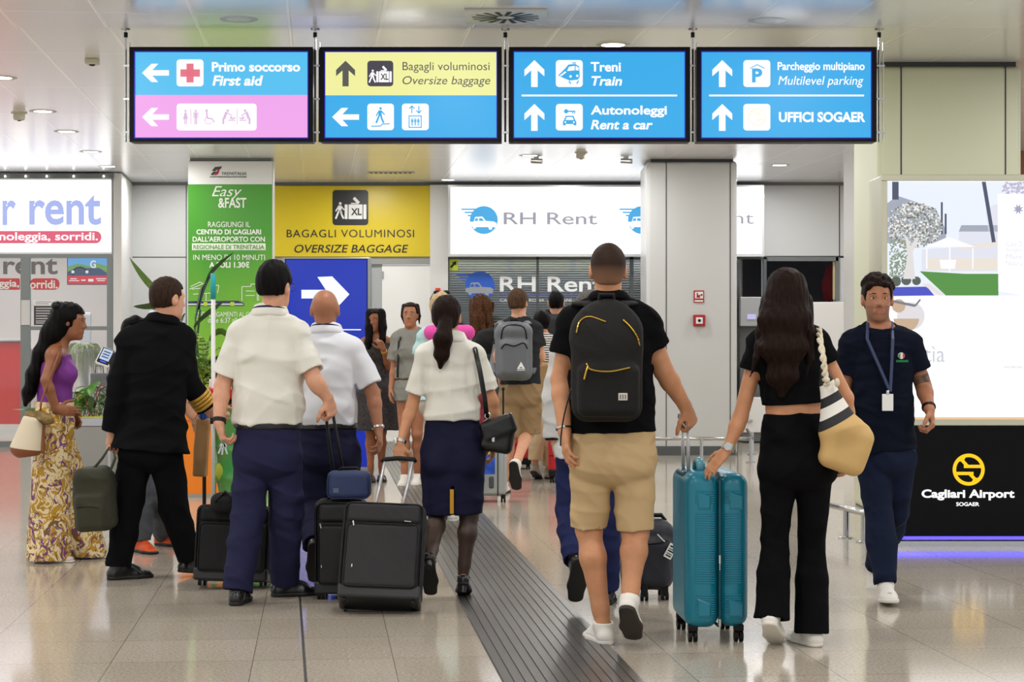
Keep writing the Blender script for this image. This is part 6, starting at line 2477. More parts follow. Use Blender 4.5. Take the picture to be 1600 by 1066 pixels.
def dense(pts, n=6):
    """a smooth curve through the points"""
    out = []
    P = [np.array(p, float) for p in pts]
    P = [2 * P[0] - P[1]] + P + [2 * P[-1] - P[-2]]
    for i in range(1, len(P) - 2):
        for q in range(n):
            t = q / n
            a, b, c, d = P[i - 1:i + 3]
            out.append(tuple(.5 * (2 * b + (c - a) * t + (2 * a - 5 * b + 4 * c - d) * t * t + (3 * b - a - 3 * c + d) * t ** 3)))
    return out + [tuple(P[-2])]


def wave_mat(name, col, scale, rough=.3, dirn='Z', strength=.6, dist=.004):
    m = mat(name, col, rough)
    nt = m.node_tree
    b = nt.nodes['Principled BSDF']
    tc = nt.nodes.new('ShaderNodeTexCoord')
    w = nt.nodes.new('ShaderNodeTexWave')
    w.bands_direction = dirn
    w.inputs['Scale'].default_value = scale
    nt.links.new(tc.outputs['Object'], w.inputs['Vector'])
    bp = nt.nodes.new('ShaderNodeBump')
    bp.inputs['Strength'].default_value = strength
    bp.inputs['Distance'].default_value = dist
    nt.links.new(w.outputs['Fac'], bp.inputs['Height'])
    nt.links.new(bp.outputs[0], b.inputs['Normal'])
    return m


def banded(name, dirv, lo, hi, bands, rough=.7):
    """cloth in plain bands along a direction of the object (metres)"""
    m = mat(name, (200, 200, 200), rough)
    nt = m.node_tree
    b = nt.nodes['Principled BSDF']
    tc = nt.nodes.new('ShaderNodeTexCoord')
    dt = nt.nodes.new('ShaderNodeVectorMath')
    dt.operation = 'DOT_PRODUCT'
    dt.inputs[1].default_value = dirv
    nt.links.new(tc.outputs['Object'], dt.inputs[0])
    mr = nt.nodes.new('ShaderNodeMapRange')
    mr.inputs['From Min'].default_value = lo
    mr.inputs['From Max'].default_value = hi
    nt.links.new(dt.outputs['Value'], mr.inputs['Value'])
    r = nt.nodes.new('ShaderNodeValToRGB')
    r.color_ramp.interpolation = 'CONSTANT'
    e = r.color_ramp.elements
    e[0].position, e[0].color = 0, srgb(*bands[0][1])
    e[1].position, e[1].color = bands[1][0], srgb(*bands[1][1])
    for p_, c in bands[2:]:
        k_ = e.new(p_)
        k_.color = srgb(*c)
    nt.links.new(mr.outputs[0], r.inputs[0])
    nt.links.new(r.outputs[0], b.inputs['Base Color'])
    return m


M_teal = mat('teal_shell', (16, 122, 146), .3, bump=.05, bscale=80)
M_teal_r = wave_mat('teal_ribbed_shell', (16, 122, 146), 24, .32)
M_teal_d = mat('teal_seam', (4, 70, 84), .4)
M_bag = mat('black_nylon', (22, 22, 24), .75, bump=.25, bscale=220, spec=.3)
M_bag2 = mat('charcoal_nylon', (34, 34, 36), .7, bump=.3, bscale=260, spec=.35)

# teal hard-shell suitcase, narrow side to the viewer
D_T = 8.74
b0 = W(1115, 1008, D_T)
ts = thing('suitcase', 'large teal hard shell suitcase standing upright on spinner wheels', 'suitcase', (b0.x, D_T + .2, 0), rz=math.radians(3))
hw, hd_, z0, z1 = .135, .235, .065, .775
mb = MB()
mb.box((-hw - .01, -hd_, z0), (.012, hd_, z1), .055, 6)
mb.build('rear_shell', M_teal, ts, smooth=True, angle=60)
mb = MB()
mb.box((.014, -hd_, z0 + .004), (hw + .012, hd_, z1 - .006), .055, 6)
mb.build('front_shell', M_teal, ts, smooth=True, angle=60)
for sx, x0, x1 in (('rear_ribs', -hw + .035, -.012), ('front_ribs', .036, hw - .025)):
    for za, zb in ((.13, .235), (.27, .60), (.635, .70)):
        mb = MB()
        n = int((zb - za) / .0105)
        for i in range(n):
            z = za + i * .0105
            mb.box((x0, -hd_ - .0025, z), (x1, -hd_ + .02, z + .006), .0012, 1)
        mb.build(sx, M_teal, ts)
mb = MB()
for za in (.125, .615):
    for xx in (-.085, .06):
        mb.poly([(xx, -hd_ - .006, za), (xx + .05, -hd_ - .006, za), (xx + .055, -hd_ - .001, za - .012), (xx + .0, -hd_ - .001, za - .012), (xx + .05, -hd_ - .006, za + .05), (xx + .0, -hd_ - .006, za + .07),
                 (xx - .008, -hd_ - .001, za + .08), (xx + .055, -hd_ - .001, za + .055)], [(0, 1, 4, 5), (0, 3, 2, 1), (1, 2, 7, 4), (4, 7, 6, 5), (5, 6, 3, 0)])
mb.build('corner_guard', M_teal, ts)
mb = MB()
pts = rrect(-hd_ + .004, hd_ - .004, z0 + .006, z1 - .008, .05, 6)
mb.tube([(.013, a, b) for a, b in pts], .007, 8, closed=True)
mb.build('zip_seam', M_teal_d, ts, smooth=True)
mb = MB()
mb.box((.006, -hd_ - .012, .36), (.016, -hd_ + .004, .40), .002)
mb.box((.008, -hd_ - .014, .33), (.014, -hd_ - .006, .36), .002)
mb.box((.006, -hd_ - .012, .075), (.016, -hd_ + .004, .11), .002)
mb.build('zip_puller', M_steel, ts)
mb = MB()
mb.tube([(-.055, -.11, z1 - .004), (-.055, -.095, z1 + .035), (-.055, -.05, z1 + .045), (-.055, -.0, z1 + .035), (-.055, .02, z1 - .004)], .014, 10, flat=((1, 0, 0), 1.5))
mb.build('carry_handle', mat('teal_handle', (96, 160, 178), .3), ts, smooth=True)
mb = MB()
for yy in (-.085, .085):
    mb.tube([(-.108, yy, z1 - .03), (-.114, yy, 1.0)], .0085, 10)
mb.build('telescopic_pole', M_alu_l, ts, smooth=True)
mb = MB()
mb.box((-.135, -.105, 1.0), (-.095, .105, 1.032), .012, 3)
mb.build('pull_handle', mat('teal_grip', (20, 86, 106), .4), ts, smooth=True, angle=50)
mb = MB()
mb.box((-.14, -.11, z1 - .035), (-.085, .11, z1 - .005), .01)
mb.build('handle_housing', M_teal_d, ts)
for xx, yy in ((-.105, -.19), (.105, -.19), (-.105, .19), (.105, .19)):
    mb = MB()
    mb.box((xx - .022, yy - .022, .048), (xx + .022, yy + .022, .08), .006)
    hs_ = mb.build('wheel_mount', M_black, ts)
    caster(hs_, xx, yy)


def soft_case(label, base, w, d, h, rx=0, ry=0, rz=0, m=M_bag, handle=None, hm=M_alu_l, hw=.1, pocket=True, grip=True, zips=True, hinge=.0, cat='suitcase', feet2=True, spin=False):
    """upright cloth cabin case: body, front pocket, piping, wheels; handle = world points of the two pole tops"""
    o = thing('suitcase', label, cat, base, rot=(rx, ry, rz))
    Mw = Matrix.Translation(Vector(base)) @ Matrix.Rotation(rz, 4, 'Z') @ Matrix.Rotation(ry, 4, 'Y') @ Matrix.Rotation(rx, 4, 'X')
    z0 = .05
    pr = [Box((0, 0, z0 + h / 2), (w / 2, d / 2, h / 2), rad=.04, k=.01)]
    if pocket:
        pr += [Box((0, -d / 2 - .004, z0 + h * .40), (w / 2 - .025, .028, h * .34), rad=.022, k=.012), Box((0, -d / 2 - .0, z0 + h * .865), (w / 2 - .028, .02, h * .1), rad=.018, k=.01)]
    soft('body', pr, m, o, .0065, fold(.0016, 30, 3))
    fy = -d / 2 - .034
    if pocket:
        mb = MB()
        pts = rrect(-w / 2 + .03, w / 2 - .03, z0 + h * .07, z0 + h * .735, .03, 4)
        mb.tube([(a, fy + .006, b) for a, b in pts], .0035, 6, closed=True)
        pts = rrect(-w / 2 + .012, w / 2 - .012, z0 + .02, z0 + h - .012, .04, 4)
        mb.tube([(a, -d / 2 - .001, b) for a, b in pts], .006, 6, closed=True)
        mb.build('piping', M_black, o, smooth=True)
    if zips:
        mb = MB()
        mb.tube([(-w * .36, fy - .001, z0 + h * .75), (-w * .36 + .006, fy - .002, z0 + h * .70)], .004, 6)
        mb.tube([(w * .25, fy - .001, z0 + h * .77), (w * .33, fy - .002, z0 + h * .765)], .003, 6)
        mb.build('zip_puller', M_steel, o)
        mb = MB()
        mb.box((w * -.34, fy - .003, z0 + h * .26), (w * -.33, fy + .01, z0 + h * .29))
        mb.build('maker_tab', M_white, o)
    mb = MB()
    mb.box((-w / 2 + .005, -d / 2 - .018, .03), (w / 2 - .005, d / 2, .1), .012)
    mb.build('base_shell', mat('moulded_black', (18, 18, 19), .4), o)
    for xx, yy in ((-w / 2 + .04, d / 2 - .03), (w / 2 - .04, d / 2 - .03), (-w / 2 + .04, -d / 2 + .02), (w / 2 - .04, -d / 2 + .02)):
        caster(o, xx, yy, r=.024 if spin else .022, twin=spin)
    mb = MB()
    mb.tube([(-.07, 0, z0 + h - .004), (-.055, 0, z0 + h + .022), (.055, 0, z0 + h + .022), (.07, 0, z0 + h - .004)], .01, 8, flat=((0, 1, 0), 1.6))
    mb.build('carry_handle', M_black, o, smooth=True)
    if handle:
        inv = Mw.inverted()
        tops = [inv @ Vector(q) for q in handle]
        mb = MB()
        for t_, sx in zip(tops, (-1, 1)):
            mb.tube([(sx * hw, d / 2 - .02, z0 + h - .02), t_], .0085, 8)
        mb.build('telescopic_pole', hm, o, smooth=True)
        if grip:
            mb = MB()
            a, b = tops
            e = (b - a).normalized() * .012
            up = Vector((0, 0, .014))
            mb.tube([a - e, a - e * .5 + up, a.lerp(b, .5) + up * 1.5, b + e * .5 + up, b + e], .0125, 10)
            mb.build('pull_handle', M_black, o, smooth=True)
    return o


p = W(592, 958, 9.66)
soft_case('charcoal fabric suitcase tilted on two wheels behind the navy pencil skirt', (p.x, p.y, .012), .425, .2, .50, rx=-.46, ry=.04, m=M_bag2,
          handle=(W(601, 722, 10.12), W(645, 722, 10.1)), hw=.07)
p = W(364, 917, 10.7)
soft_case('wide black wheeled bag standing behind the legs of the white-shirted person with glasses', (p.x, p.y, 0), .42, .24, .40, rx=-.15, ry=.03, pocket=True, zips=False, m=M_bag)
p = W(533, 934, 10.26)
tc2 = soft_case('slim black spinner suitcase carrying the blue bag', (p.x, p.y, 0), .275, .2, .475, m=mat('black_polyester', (17, 17, 19), .7, bump=.2, bscale=200), handle=(W(508, 640, 10.22), W(519, 640, 10.22)), hm=M_black, hw=.03, pocket=True, spin=True)
# black bag lying on the wheeled bag
pr = [Box(W(352, 785, 10.62), (.075, .09, .055), rad=.045, k=.01)]
o_ = soft('shoulder_bag', pr, M_bag, None, .007, fold(.003, 30, 4), base=W(352, 800, 10.62))
o_.location = W(352, 800, 10.62)
tag(o_, 'small black bag resting on top of the wide black wheeled bag', 'bag')
mb = MB(W(352, 800, 10.62))
mb.tube([W(335, 785, 10.53), W(352, 768, 10.55), W(369, 785, 10.53)], .008, 8)
mb.build('strap', M_black, o_, smooth=True)
# blue bag on the slim case
c = W(546, 757, 10.22)
o_ = soft('toiletry_bag', [Box(c, (.115, .07, .073), rad=.03, k=.01)], mat('navy_canvas', (40, 54, 92), .7, bump=.3, bscale=200), None, .006, fold(.0022, 28, 6), base=c - Vector((0, 0, .073)))
o_.location = c - Vector((0, 0, .073))
tag(o_, 'navy blue padded bag sitting on the slim black suitcase', 'bag')
mb = MB(o_.location)
pts = rrect(c.x - .112, c.x + .112, c.z - .07, c.z + .05, .03, 4)
mb.tube([(a, c.y - .062, b) for a, b in pts], .004, 6, closed=True)
mb.build('piping', mat('navy_piping', (28, 38, 66), .6), o_)
mb = MB(o_.location)
mb.box((c.x - .08, c.y - .075, c.z - .04), (c.x - .05, c.y - .069, c.z - .015))
mb.build('label_patch', mat('grey_patch', (80, 92, 120), .5), o_)
mb = MB(o_.location)
mb.tube([(c.x - .06, c.y, c.z + .068), (c.x - .04, c.y, c.z + .088), (c.x + .04, c.y, c.z + .088), (c.x + .06, c.y, c.z + .068)], .006, 8)
mb.build('carry_handle', M_black, o_, smooth=True)

# navy wheeled duffel pulled by the hidden traveller
c = W(1010, 935, 10.25)
o_ = thing('duffel_bag', 'dark navy wheeled duffel with luggage tag between the bare legs and the teal suitcase', 'bag', (c.x, 10.25, 0))
soft('body', [Box((0, 0, .235), (.14, .13, .185), rad=.075, k=.03), Box((.03, -.1, .2), (.09, .06, .13), rad=.045, k=.03)], mat('midnight_nylon', (20, 22, 34), .55, bump=.3, bscale=120), o_, .0065, fold(.005, 24, 8))
MB().box((-.13, -.12, .04), (-.075, .12, .40), .02).build('wheel_spine', M_black, o_)
for xx, yy in ((-.09, -.12), (-.02, -.13), (.09, -.1), (.09, .1)):
    mb = MB()
    mb.box((xx - .018, yy - .02, .03), (xx + .018, yy + .02, .1), .006)
    hs_ = mb.build('wheel_mount', M_black, o_)
    caster(hs_, xx, yy, r=.022)
mb = MB()
mb.box((-.022, -.002, -.04), (.022, .002, .04), .001, M=RT((.115, -.165, .265), ry=.5, rz=.1))
lt_ = mb.build('luggage_tag', M_white, o_)
mb = MB()
for i in range(5):
    mb.box((-.015, -.0035, -.03 + i * .013), (.015, -.002, -.03 + i * .013 + (.004 if i % 2 else .007)), M=RT((.115, -.165, .265), ry=.5, rz=.1))
mb.build('barcode', M_black, lt_)
MB().tube([(.085, -.165, .315), (.06, -.16, .34), (.05, -.13, .35)], .003, 6).build('tag_string', M_white, o_)
mb = MB()
mb.tube([(-.1, 0, .41), (-.08, 0, .44), (.08, 0, .44), (.1, 0, .41)], .012, 8)
mb.tube([(.0, -.155, .3), (.06, -.165, .31), (.1, -.15, .32)], .004, 6)
mb.build('carry_handle', M_black, o_, smooth=True)

# silver case with a blue picture
c = W(768, 783, 16.4)
o_ = thing('suitcase', 'silver hard suitcase with a blue picture sticker beside the khaki shorts', 'suitcase', (c.x, 16.4, 0))
M_silver = mat('silver_shell', (168, 172, 174), .3, metal=.6)
MB().box((-.17, -.12, .055), (.13, .12, .52), .045, 5).build('shell', M_silver, o_, smooth=True, angle=60)
MB().box((-.13, -.124, .24), (.03, -.118, .47), .002).build('picture_sticker', mat('blue_print', (34, 80, 190), .3, var=.6, vscale=9), o_)
MB().ball((-.03, -.124, .42), (.03, .004, .014), 10).build('yellow_spot', mat('yellow_print', (220, 190, 40), .4), o_)
MB().box((-.02, -.135, .12), (.02, -.115, .22), .012).build('side_foot', mat('dark_grey_plastic', (66, 68, 70), .5), o_)
mb = MB()
pts = rrect(-.118, .118, .06, .515, .04, 4)
mb.tube([(.055, a, b) for a, b in pts], .008, 6, closed=True)
mb.build('zip_seam', mat('dark_grey_plastic', (66, 68, 70), .5), o_)
for xx, yy in ((-.13, -.08), (.1, -.08), (.1, .08), (-.13, .08)):
    caster(o_, xx, yy, r=.027)
MB().tube([(.02, -.04, .515), (.02, -.03, .54), (.02, .03, .54), (.02, .04, .515)], .01, 8).build('carry_handle', M_black, o_)
mb = MB()
mb.tube([(.1, -.05, .5), (.1, -.05, .96)], .008, 8)
mb.tube([(.1, .05, .5), (.1, .05, .96)], .008, 8)
mb.tube([(.1, -.06, .96), (.1, .06, .96)], .014, 8)
mb.build('pull_handle', M_black, o_)
M_redc = mat('red_shell', (190, 22, 32), .3)
for (px, py, dd, w_, h_, lb) in ((872, 752, 18.7, .2, .50, 'glossy red suitcase standing near the striped top, half behind a pale sleeve'),
                                 (806, 726, 20.6, .34, .36, 'low red travel case glimpsed between the khaki shorts and black handbag')):
    c = W(px, py, dd)
    o_ = thing('suitcase', lb, 'suitcase', (c.x, dd, 0))
    MB().box((-w_ / 2, -.14, .1), (w_ / 2, .14, .05 + h_), .05, 5).build('shell', M_redc, o_, smooth=True, angle=60)
    MB().box((-w_ / 2 + .005, -.135, .05), (w_ / 2 - .005, .135, .13), .02).build('base_shell', M_black, o_)
    MB().tube([(-.06, 0, .045 + h_), (-.05, 0, .07 + h_), (.05, 0, .07 + h_), (.06, 0, .045 + h_)], .01, 8).build('carry_handle', M_black, o_)
    MB().tube([(-w_ / 2 + .01, -.141, .26), (w_ / 2 - .01, -.141, .26)], .004, 6).build('zip_seam', M_black, o_)
    for xx in (-w_ / 2 + .04, w_ / 2 - .04):
        for yy in (-.1, .1):
            caster(o_, xx, yy, r=.024)

# ------------------------------------------------------------------ worn and carried bags
# black backpack
BPD = 8.72
c = W(948, 566, BPD - .215)
bp_prims = [Box(c + Vector((0, .01, -.03)), (.158, .085, .235), rad=.075, k=.02), Ell(c + Vector((0, .02, .17)), (.125, .075, .11), k=.06),
            Box(c + Vector((.004, -.075, -.125)), (.135, .04, .115), rad=.036, k=.018), Ell(c + Vector((0, -.03, .05)), (.12, .08, .14), k=.05)]
BPN = mat('black_canvas', (24, 22, 21), .8, bump=.35, bscale=120, spec=.25)
o_ = soft('backpack', bp_prims, BPN, None, .006, fold(.003, 26, 77, (.8, .3, .5)), base=c)
o_.location = c
tag(o_, 'black backpack with golden zips worn over the black polo', 'backpack')
M_zip = mat('gold_zip', (196, 158, 60), .35, metal=.8)
for pts in ([(900, 520), (905, 503), (920, 495), (945, 503)], [(972, 500), (984, 512), (994, 527), (998, 540)], [(915, 568), (922, 577), (950, 580), (982, 574)]):
    q = on_surface(bp_prims, dense(pts, 8), BPD - .215, .006)
    if len(q) > 1:
        mb = MB(c)
        mb.tube(q, .0034, 6)
        mb.build('zip', M_zip, o_)
q = on_surface(bp_prims, dense([(917, 572), (914, 580), (911, 592)], 3), BPD - .215, .01)
mb = MB(c)
mb.tube(q, .004, 6)
mb.build('zip_puller', M_zip, o_)
q = on_surface(bp_prims, [(971, 619)], BPD - .215, .003)[0]
mb = MB(c)
mb.box(q + Vector((-.02, -.002, -.016)), q + Vector((.02, .03, .016)), .002)
lp = mb.build('label_patch', mat('patch_grey', (206, 202, 192), .6), o_)
mb = MB(c)
for dx in (-.011, .0, .011):
    mb.box(q + Vector((dx - .003, -.003, -.010)), q + Vector((dx + .003, -.0015, .010)))
mb.build('patch_print', mat('patch_ink', (120, 118, 112), .6), lp)
mb = MB(c)
for sx in (-1, 1):
    mb.tube([c + Vector((sx * .055, .02, .235)), c + Vector((sx * .085, .09, .262)), c + Vector((sx * .125, .17, .262)), c + Vector((sx * .14, .27, .21)), c + Vector((sx * .15, .34, .1)),
             c + Vector((sx * .15, .36, -.05)), c + Vector((sx * .15, .25, -.14)), c + Vector((sx * .13, .08, -.17))], .0135, 10, flat=((1, 0, 0), 2.0))
mb.build('shoulder_strap', BPN, o_, smooth=True)
mb = MB(c)
mb.tube([c + Vector((-.035, .03, .245)), c + Vector((-.03, .02, .30)), c + Vector((.03, .02, .30)), c + Vector((.035, .03, .245))], .009, 8, flat=((0, 1, 0), 1.6))
mb.build('grab_loop', BPN, o_, smooth=True)
mb = MB(c)
mb.tube([c + Vector((-.15 - .055 * math.sin(t * 1.5), .06 - .07 * t, -.1 - .27 * t)) for t in [i / 12 for i in range(13)]], .0035, 8, flat=((0, 1, 0), 2.5))
mb.build('strap_tail', M_black, o_)

# large grey backpack
HD = 17.35
c = W(803, 551, HD - .25)
hp_prims = [Box(c, (.165, .1, .25), rad=.07, k=.02), Box(c + Vector((.0, -.1, -.05)), (.12, .05, .16), rad=.045, k=.04), Ell(c + Vector((0, -.03, .2)), (.13, .1, .08), k=.05)]
o_ = soft('backpack', hp_prims, mat('grey_nylon', (96, 100, 106), .5, bump=.2, bscale=60), None, .008, fold(.005, 18, 5, (.6, .3, .8)), base=c)
o_.location = c
tag(o_, 'large grey backpack with white triangle mark above khaki shorts', 'backpack')
q = on_surface(hp_prims, [(814, 572)], HD - .25, .004)[0]
mb = MB(c)
mb.poly([q + Vector((-.036, 0, -.025)), q + Vector((.036, 0, -.025)), q + Vector((0, 0, .04)), q + Vector((-.015, -.001, -.008)), q + Vector((.015, -.001, -.008)), q + Vector((0, -.001, -.022))], [(0, 5, 3), (0, 3, 2), (2, 4, 3), (4, 2, 1), (1, 5, 4), (0, 1, 5)])
mb.box(q + Vector((-.036, -.001, -.038)), q + Vector((.036, .001, -.032)))
mb.build('triangle_mark', M_white, o_)
mb = MB(c)
for pts in ([(783, 530), (787, 512), (803, 508), (819, 512), (823, 530)], [(783, 545), (790, 538), (803, 541), (818, 536), (824, 545)]):
    q_ = on_surface(hp_prims, dense(pts, 3), HD - .25, .004)
    mb.tube(q_, .006, 6)
mb.build('zip', M_black, o_)
mb = MB(c)
for sx in (-1, 1):
    mb.tube([c + Vector((sx * .08, .03, .22)), c + Vector((sx * .12, .12, .27)), c + Vector((sx * .145, .25, .25)), c + Vector((sx * .15, .36, .1)), c + Vector((sx * .19, .28, -.1)), c + Vector((sx * .16, .1, -.18))], .018, 8, flat=((1, 0, 0), 1.8))
mb.build('shoulder_strap', mat('grey_nylon_strap', (110, 114, 120), .6), o_, smooth=True)
mb = MB(c)
mb.tube([c + Vector((-.04, .03, .24)), c + Vector((-.03, .03, .29)), c + Vector((.03, .03, .29)), c + Vector((.04, .03, .24))], .012, 8)
mb.build('grab_loop', M_black, o_)

# black bag on the curly-haired traveller's shoulder
c = W(771, 527, 17.9)
o_ = soft('shoulder_bag', [Ell(c, (.15, .1, .09), k=.01), Ell(c + Vector((-.06, 0, -.06)), (.12, .1, .1), k=.05)], M_bag, None, .009, fold(.006, 25, 9), base=c)
o_.location = c
tag(o_, 'black slouchy bag between the curly hair and the grey backpack', 'bag')
MB(c).tube([c + Vector((-.12, .05, .02)), c + Vector((-.13, .2, .1)), c + Vector((-.05, .28, .13)), c + Vector((.08, .2, .07))], .012, 8).build('strap', M_black, o_)
# furthest traveller's dark backpack
c = W(871, 524, 19.75)
o_ = soft('backpack', [Box(c, (.15, .09, .22), rad=.07, k=.02)], mat('ink_nylon', (24, 26, 32), .6), None, .009, fold(.004, 20, 2), base=c)
o_.location = c
tag(o_, 'small black backpack on the furthest traveller before the rental window', 'backpack')
mb = MB(c)
for sx in (-1, 1):
    mb.tube([c + Vector((sx * .07, .03, .2)), c + Vector((sx * .1, .12, .25)), c + Vector((sx * .12, .26, .22)), c + Vector((sx * .13, .36, .05)), c + Vector((sx * .14, .1, -.18))], .014, 8, flat=((1, 0, 0), 1.8))
mb.build('shoulder_strap', M_black, o_)
# tan shoulder bag
c = W(838, 587, 18.8)
o_ = soft('shoulder_bag', [Box(c, (.15, .06, .13), rad=.05, k=.02)], mat('tan_leather', (168, 134, 92), .45), None, .008, fold(.006, 20, 3), base=c)
o_.location = c
tag(o_, 'tan leather shoulder bag at the striped top', 'bag')
mb = MB(c)
mb.tube([c + Vector((-.1, 0, .1)), c + Vector((0, .06, .3)), c + Vector((.1, .12, .36)), c + Vector((.14, .2, .2)), c + Vector((.12, .02, .1))], .01, 8)
mb.build('strap', mat('tan_leather', (168, 134, 92), .45), o_)
# pink neck pillow and sunglasses of the hidden blond traveller
c = W(702, 520, 14.45)
mb = MB()
mb.tube([Vector((.135 * math.cos(a), .115 * math.sin(a), 0)) for a in [math.radians(-235 + i * 18) for i in range(17)]], [.04] + [.06] * 15 + [.04], 14)
o_ = mb.build('neck_pillow', mat('pink_plush', (222, 70, 164), .8, bump=.3, bscale=60), None, smooth=True, loc=c)
tag(o_, 'bright pink neck pillow round the blond traveller behind the ponytail', 'pillow')
hb = BLOND
mb = MB(hb.base)
for sx in (-1, 1):
    cc = hb.hl(sx * .034, -.0, .126)
    mb.ball(cc, (.03, .012, .018), 10)
    mb.tube([hb.hl(sx * .065, .0, .122), hb.hl(sx * .085, -.05, .07)], .003, 6)
mb.tube([hb.hl(-.012, .0, .13), hb.hl(.012, .0, .13)], .003, 6)
mb.build('sunglasses', M_black, hb.o, smooth=True)

# flight attendant's shoulder bag
c = W(779, 678, D6 - .08)
hb_pr = [Box(c + Vector((-.005, 0, -.015)), (.088, .045, .085), R=np.array(Matrix.Rotation(-.15, 3, 'Y')), rad=.035, k=.02), Box(c + Vector((.0, -.022, .035)), (.095, .03, .055), R=np.array(Matrix.Rotation(.35, 3, 'Y')), rad=.025, k=.012)]
o_ = soft('handbag', hb_pr, M_lea, None, .0055, fold(.0018, 30, 4), base=c)
o_.location = c
tag(o_, 'black leather handbag hanging at the hip of the white blouse', 'handbag')
mb = MB(c)
mb.tube([W(761, 655, D6 - .1), W(757, 620, D6 - .13), W(750, 580, D6 - .16), W(743, 548, D6 - .12), W(741, 541, D6 + .0), W(745, 552, D6 + .12), W(757, 610, D6 + .14), W(772, 660, D6 - .02)], .007, 8, flat=((1, 0, 0), 1.9))
mb.build('shoulder_strap', M_lea, o_, smooth=True)
mb = MB(c)
q = W(762, 650, D6 - .11)
mb.tube([q + Vector((.014 * math.cos(i * .6), 0, .016 * math.sin(i * .6))) for i in range(11)], .0035, 6, closed=True)
mb.build('strap_ring', M_steel, o_)
q = on_surface(hb_pr, [(771, 686)], D6 - .08, .003)
if q:
    MB(c).box(q[0] + Vector((-.008, -.003, -.014)), q[0] + Vector((.008, .01, .014)), .002).build('clasp', M_steel, o_)

# striped tote
TDp = 8.66 - .17
c = W(1300, 660, TDp)
tv = lambda x, y, dy=0: V(W(x, y, TDp + dy))
yv = V(.95, 0, .3)
tR = np.array(Matrix.Rotation(-.34, 3, 'Y'))
tp = [Cone(tv(1286, 578), tv(1311, 665), .016, .068, .02, w=V(.95, 0, .3), q0=1.0, q1=1.36), Box(tv(1322, 700), (.104, .072, .112), R=tR, rad=.05, k=.06)]
dirv = nrm(V(.55, 0, -1.0))
m_tote = banded('striped_tote_cloth', tuple(float(v) for v in dirv), -.30, .32, [(0, (26, 26, 30)), (.215, (228, 224, 216)), (.30, (26, 26, 30)), (.36, (228, 224, 216)), (.435, (26, 26, 30)), (.50, (200, 164, 104))])
o_ = soft('tote_bag', tp, m_tote, None, .0055, fold(.008, 20, 44, (.6, .2, .6)), base=c)
o_.location = c
tag(o_, 'beach tote with black and white stripes over tan straw cloth', 'bag')
rope = mat('cream_rope', (214, 202, 178), .8, bump=.8, bscale=60)
mb = MB(c)
for off in (0, math.pi):
    pts = [W(1291, 602, TDp - .035), W(1289, 585, TDp - .03), W(1286, 560, TDp - .02), W(1281, 530, TDp + .03), W(1279, 514, TDp + .14), W(1281, 520, TDp + .24), W(1288, 560, TDp + .28)]
    q = []
    for a, b in zip(pts, pts[1:]):
        for i in range(8):
            q.append(a.lerp(b, i / 8))
    q = [v + Vector((.008 * math.cos(i * .8 + off), .004 * math.sin(i * .8 + off), .006 * math.sin(i * .8 + off))) for i, v in enumerate(q)]
    mb.tube(q, .0085, 8)
mb.build('rope_handle', rope, o_, smooth=True)
mb = MB(c)
mb.ball(W(1292, 594, TDp - .05), .014, 10)
mb.ball(W(1308, 598, TDp - .05), (.012, .012, .02), 10)
mb.build('rope_knot', rope, o_, smooth=True)

# bucket bag of the woman in floral trousers
c = W(44, 682, D1 - .28)
q = banded('cream_brown_leather', (.12, 0, 1.0), -.14, .14, [(0, (132, 74, 42)), (.22, (222, 208, 180))], .5)
mb_pr = [Cone(tuple(c + Vector((.03, 0, .09))), tuple(c + Vector((-.01, 0, -.07))), .055, .07, .02, w=V(1, 0, 0), q0=1.25, q1=1.45), Half(tuple(c + Vector((0, 0, -.125))), V(.12, 0, -1))]
o_ = soft('bucket_bag', mb_pr, q, None, .006, fold(.002, 20, 3), base=c)
o_.location = c
tag(o_, 'cream bucket bag with brown leather base beside the floral trousers', 'handbag')
M_tanl = mat('brown_leather', (134, 78, 48), .45)
mb = MB(c)
mb.tube([W(62, 655, D1 - .26), W(64, 630, D1 - .25), W(76, 595, D1 - .22), W(92, 552, D1 - .18), W(95, 541, D1 - .1), W(88, 560, D1 + .0)], .0065, 8)
mb.build('shoulder_strap', M_tanl, o_, smooth=True)
mb = MB(c)
mb.box(c + Vector((.075, -.02, -.10)), c + Vector((.10, .02, .09)), .008, M=None)
mb.build('side_gusset', M_tanl, o_)
sc = mat('patterned_scarf', (120, 96, 52), .7, var=.7, vscale=26)
so_ = soft('scarf', [Ell(W(58, 648, D1 - .27), (.07, .05, .028), k=.02), Ell(W(72, 656, D1 - .29), (.05, .04, .035), k=.02), Ell(W(48, 650, D1 - .28), (.04, .04, .025), k=.02)], sc, None, .006, fold(.008, 45, 4), base=c)
so_.location = c
tag(so_, 'crumpled patterned scarf stuffed in the mouth of the bucket bag', 'scarf')

# olive duffel in the captain's hand
c = W(149, 782, 10.85)
Rr = np.array(Matrix.Rotation(.06, 3, 'Y'))
ol = [Box(c, (.105, .13, .17), R=Rr, rad=.045, k=.02), Box(c + Vector((.0, -.12, -.05)), (.08, .03, .10), R=Rr, rad=.025, k=.015), Box(c + Vector((-.005, -.03, .15)), (.085, .1, .04), R=Rr, rad=.03, k=.03)]
M_ol = mat('olive_canvas', (48, 48, 32), .8, bump=.3, bscale=120)
o_ = soft('holdall', ol, M_ol, None, .0065, fold(.004, 22, 6), base=c)
o_.location = c
tag(o_, 'olive green canvas holdall carried beside the black uniform trousers', 'bag')
mb = MB(c)
for dy in (-.06, .06):
    mb.tube([W(140, 740, 10.85 + dy), W(160, 716, 10.9 + dy), W(174, 694, 11.03), W(180, 716, 10.94 + dy), W(170, 742, 10.85 + dy)], .008, 8)
mb.build('carry_handle', M_ol, o_, smooth=True)
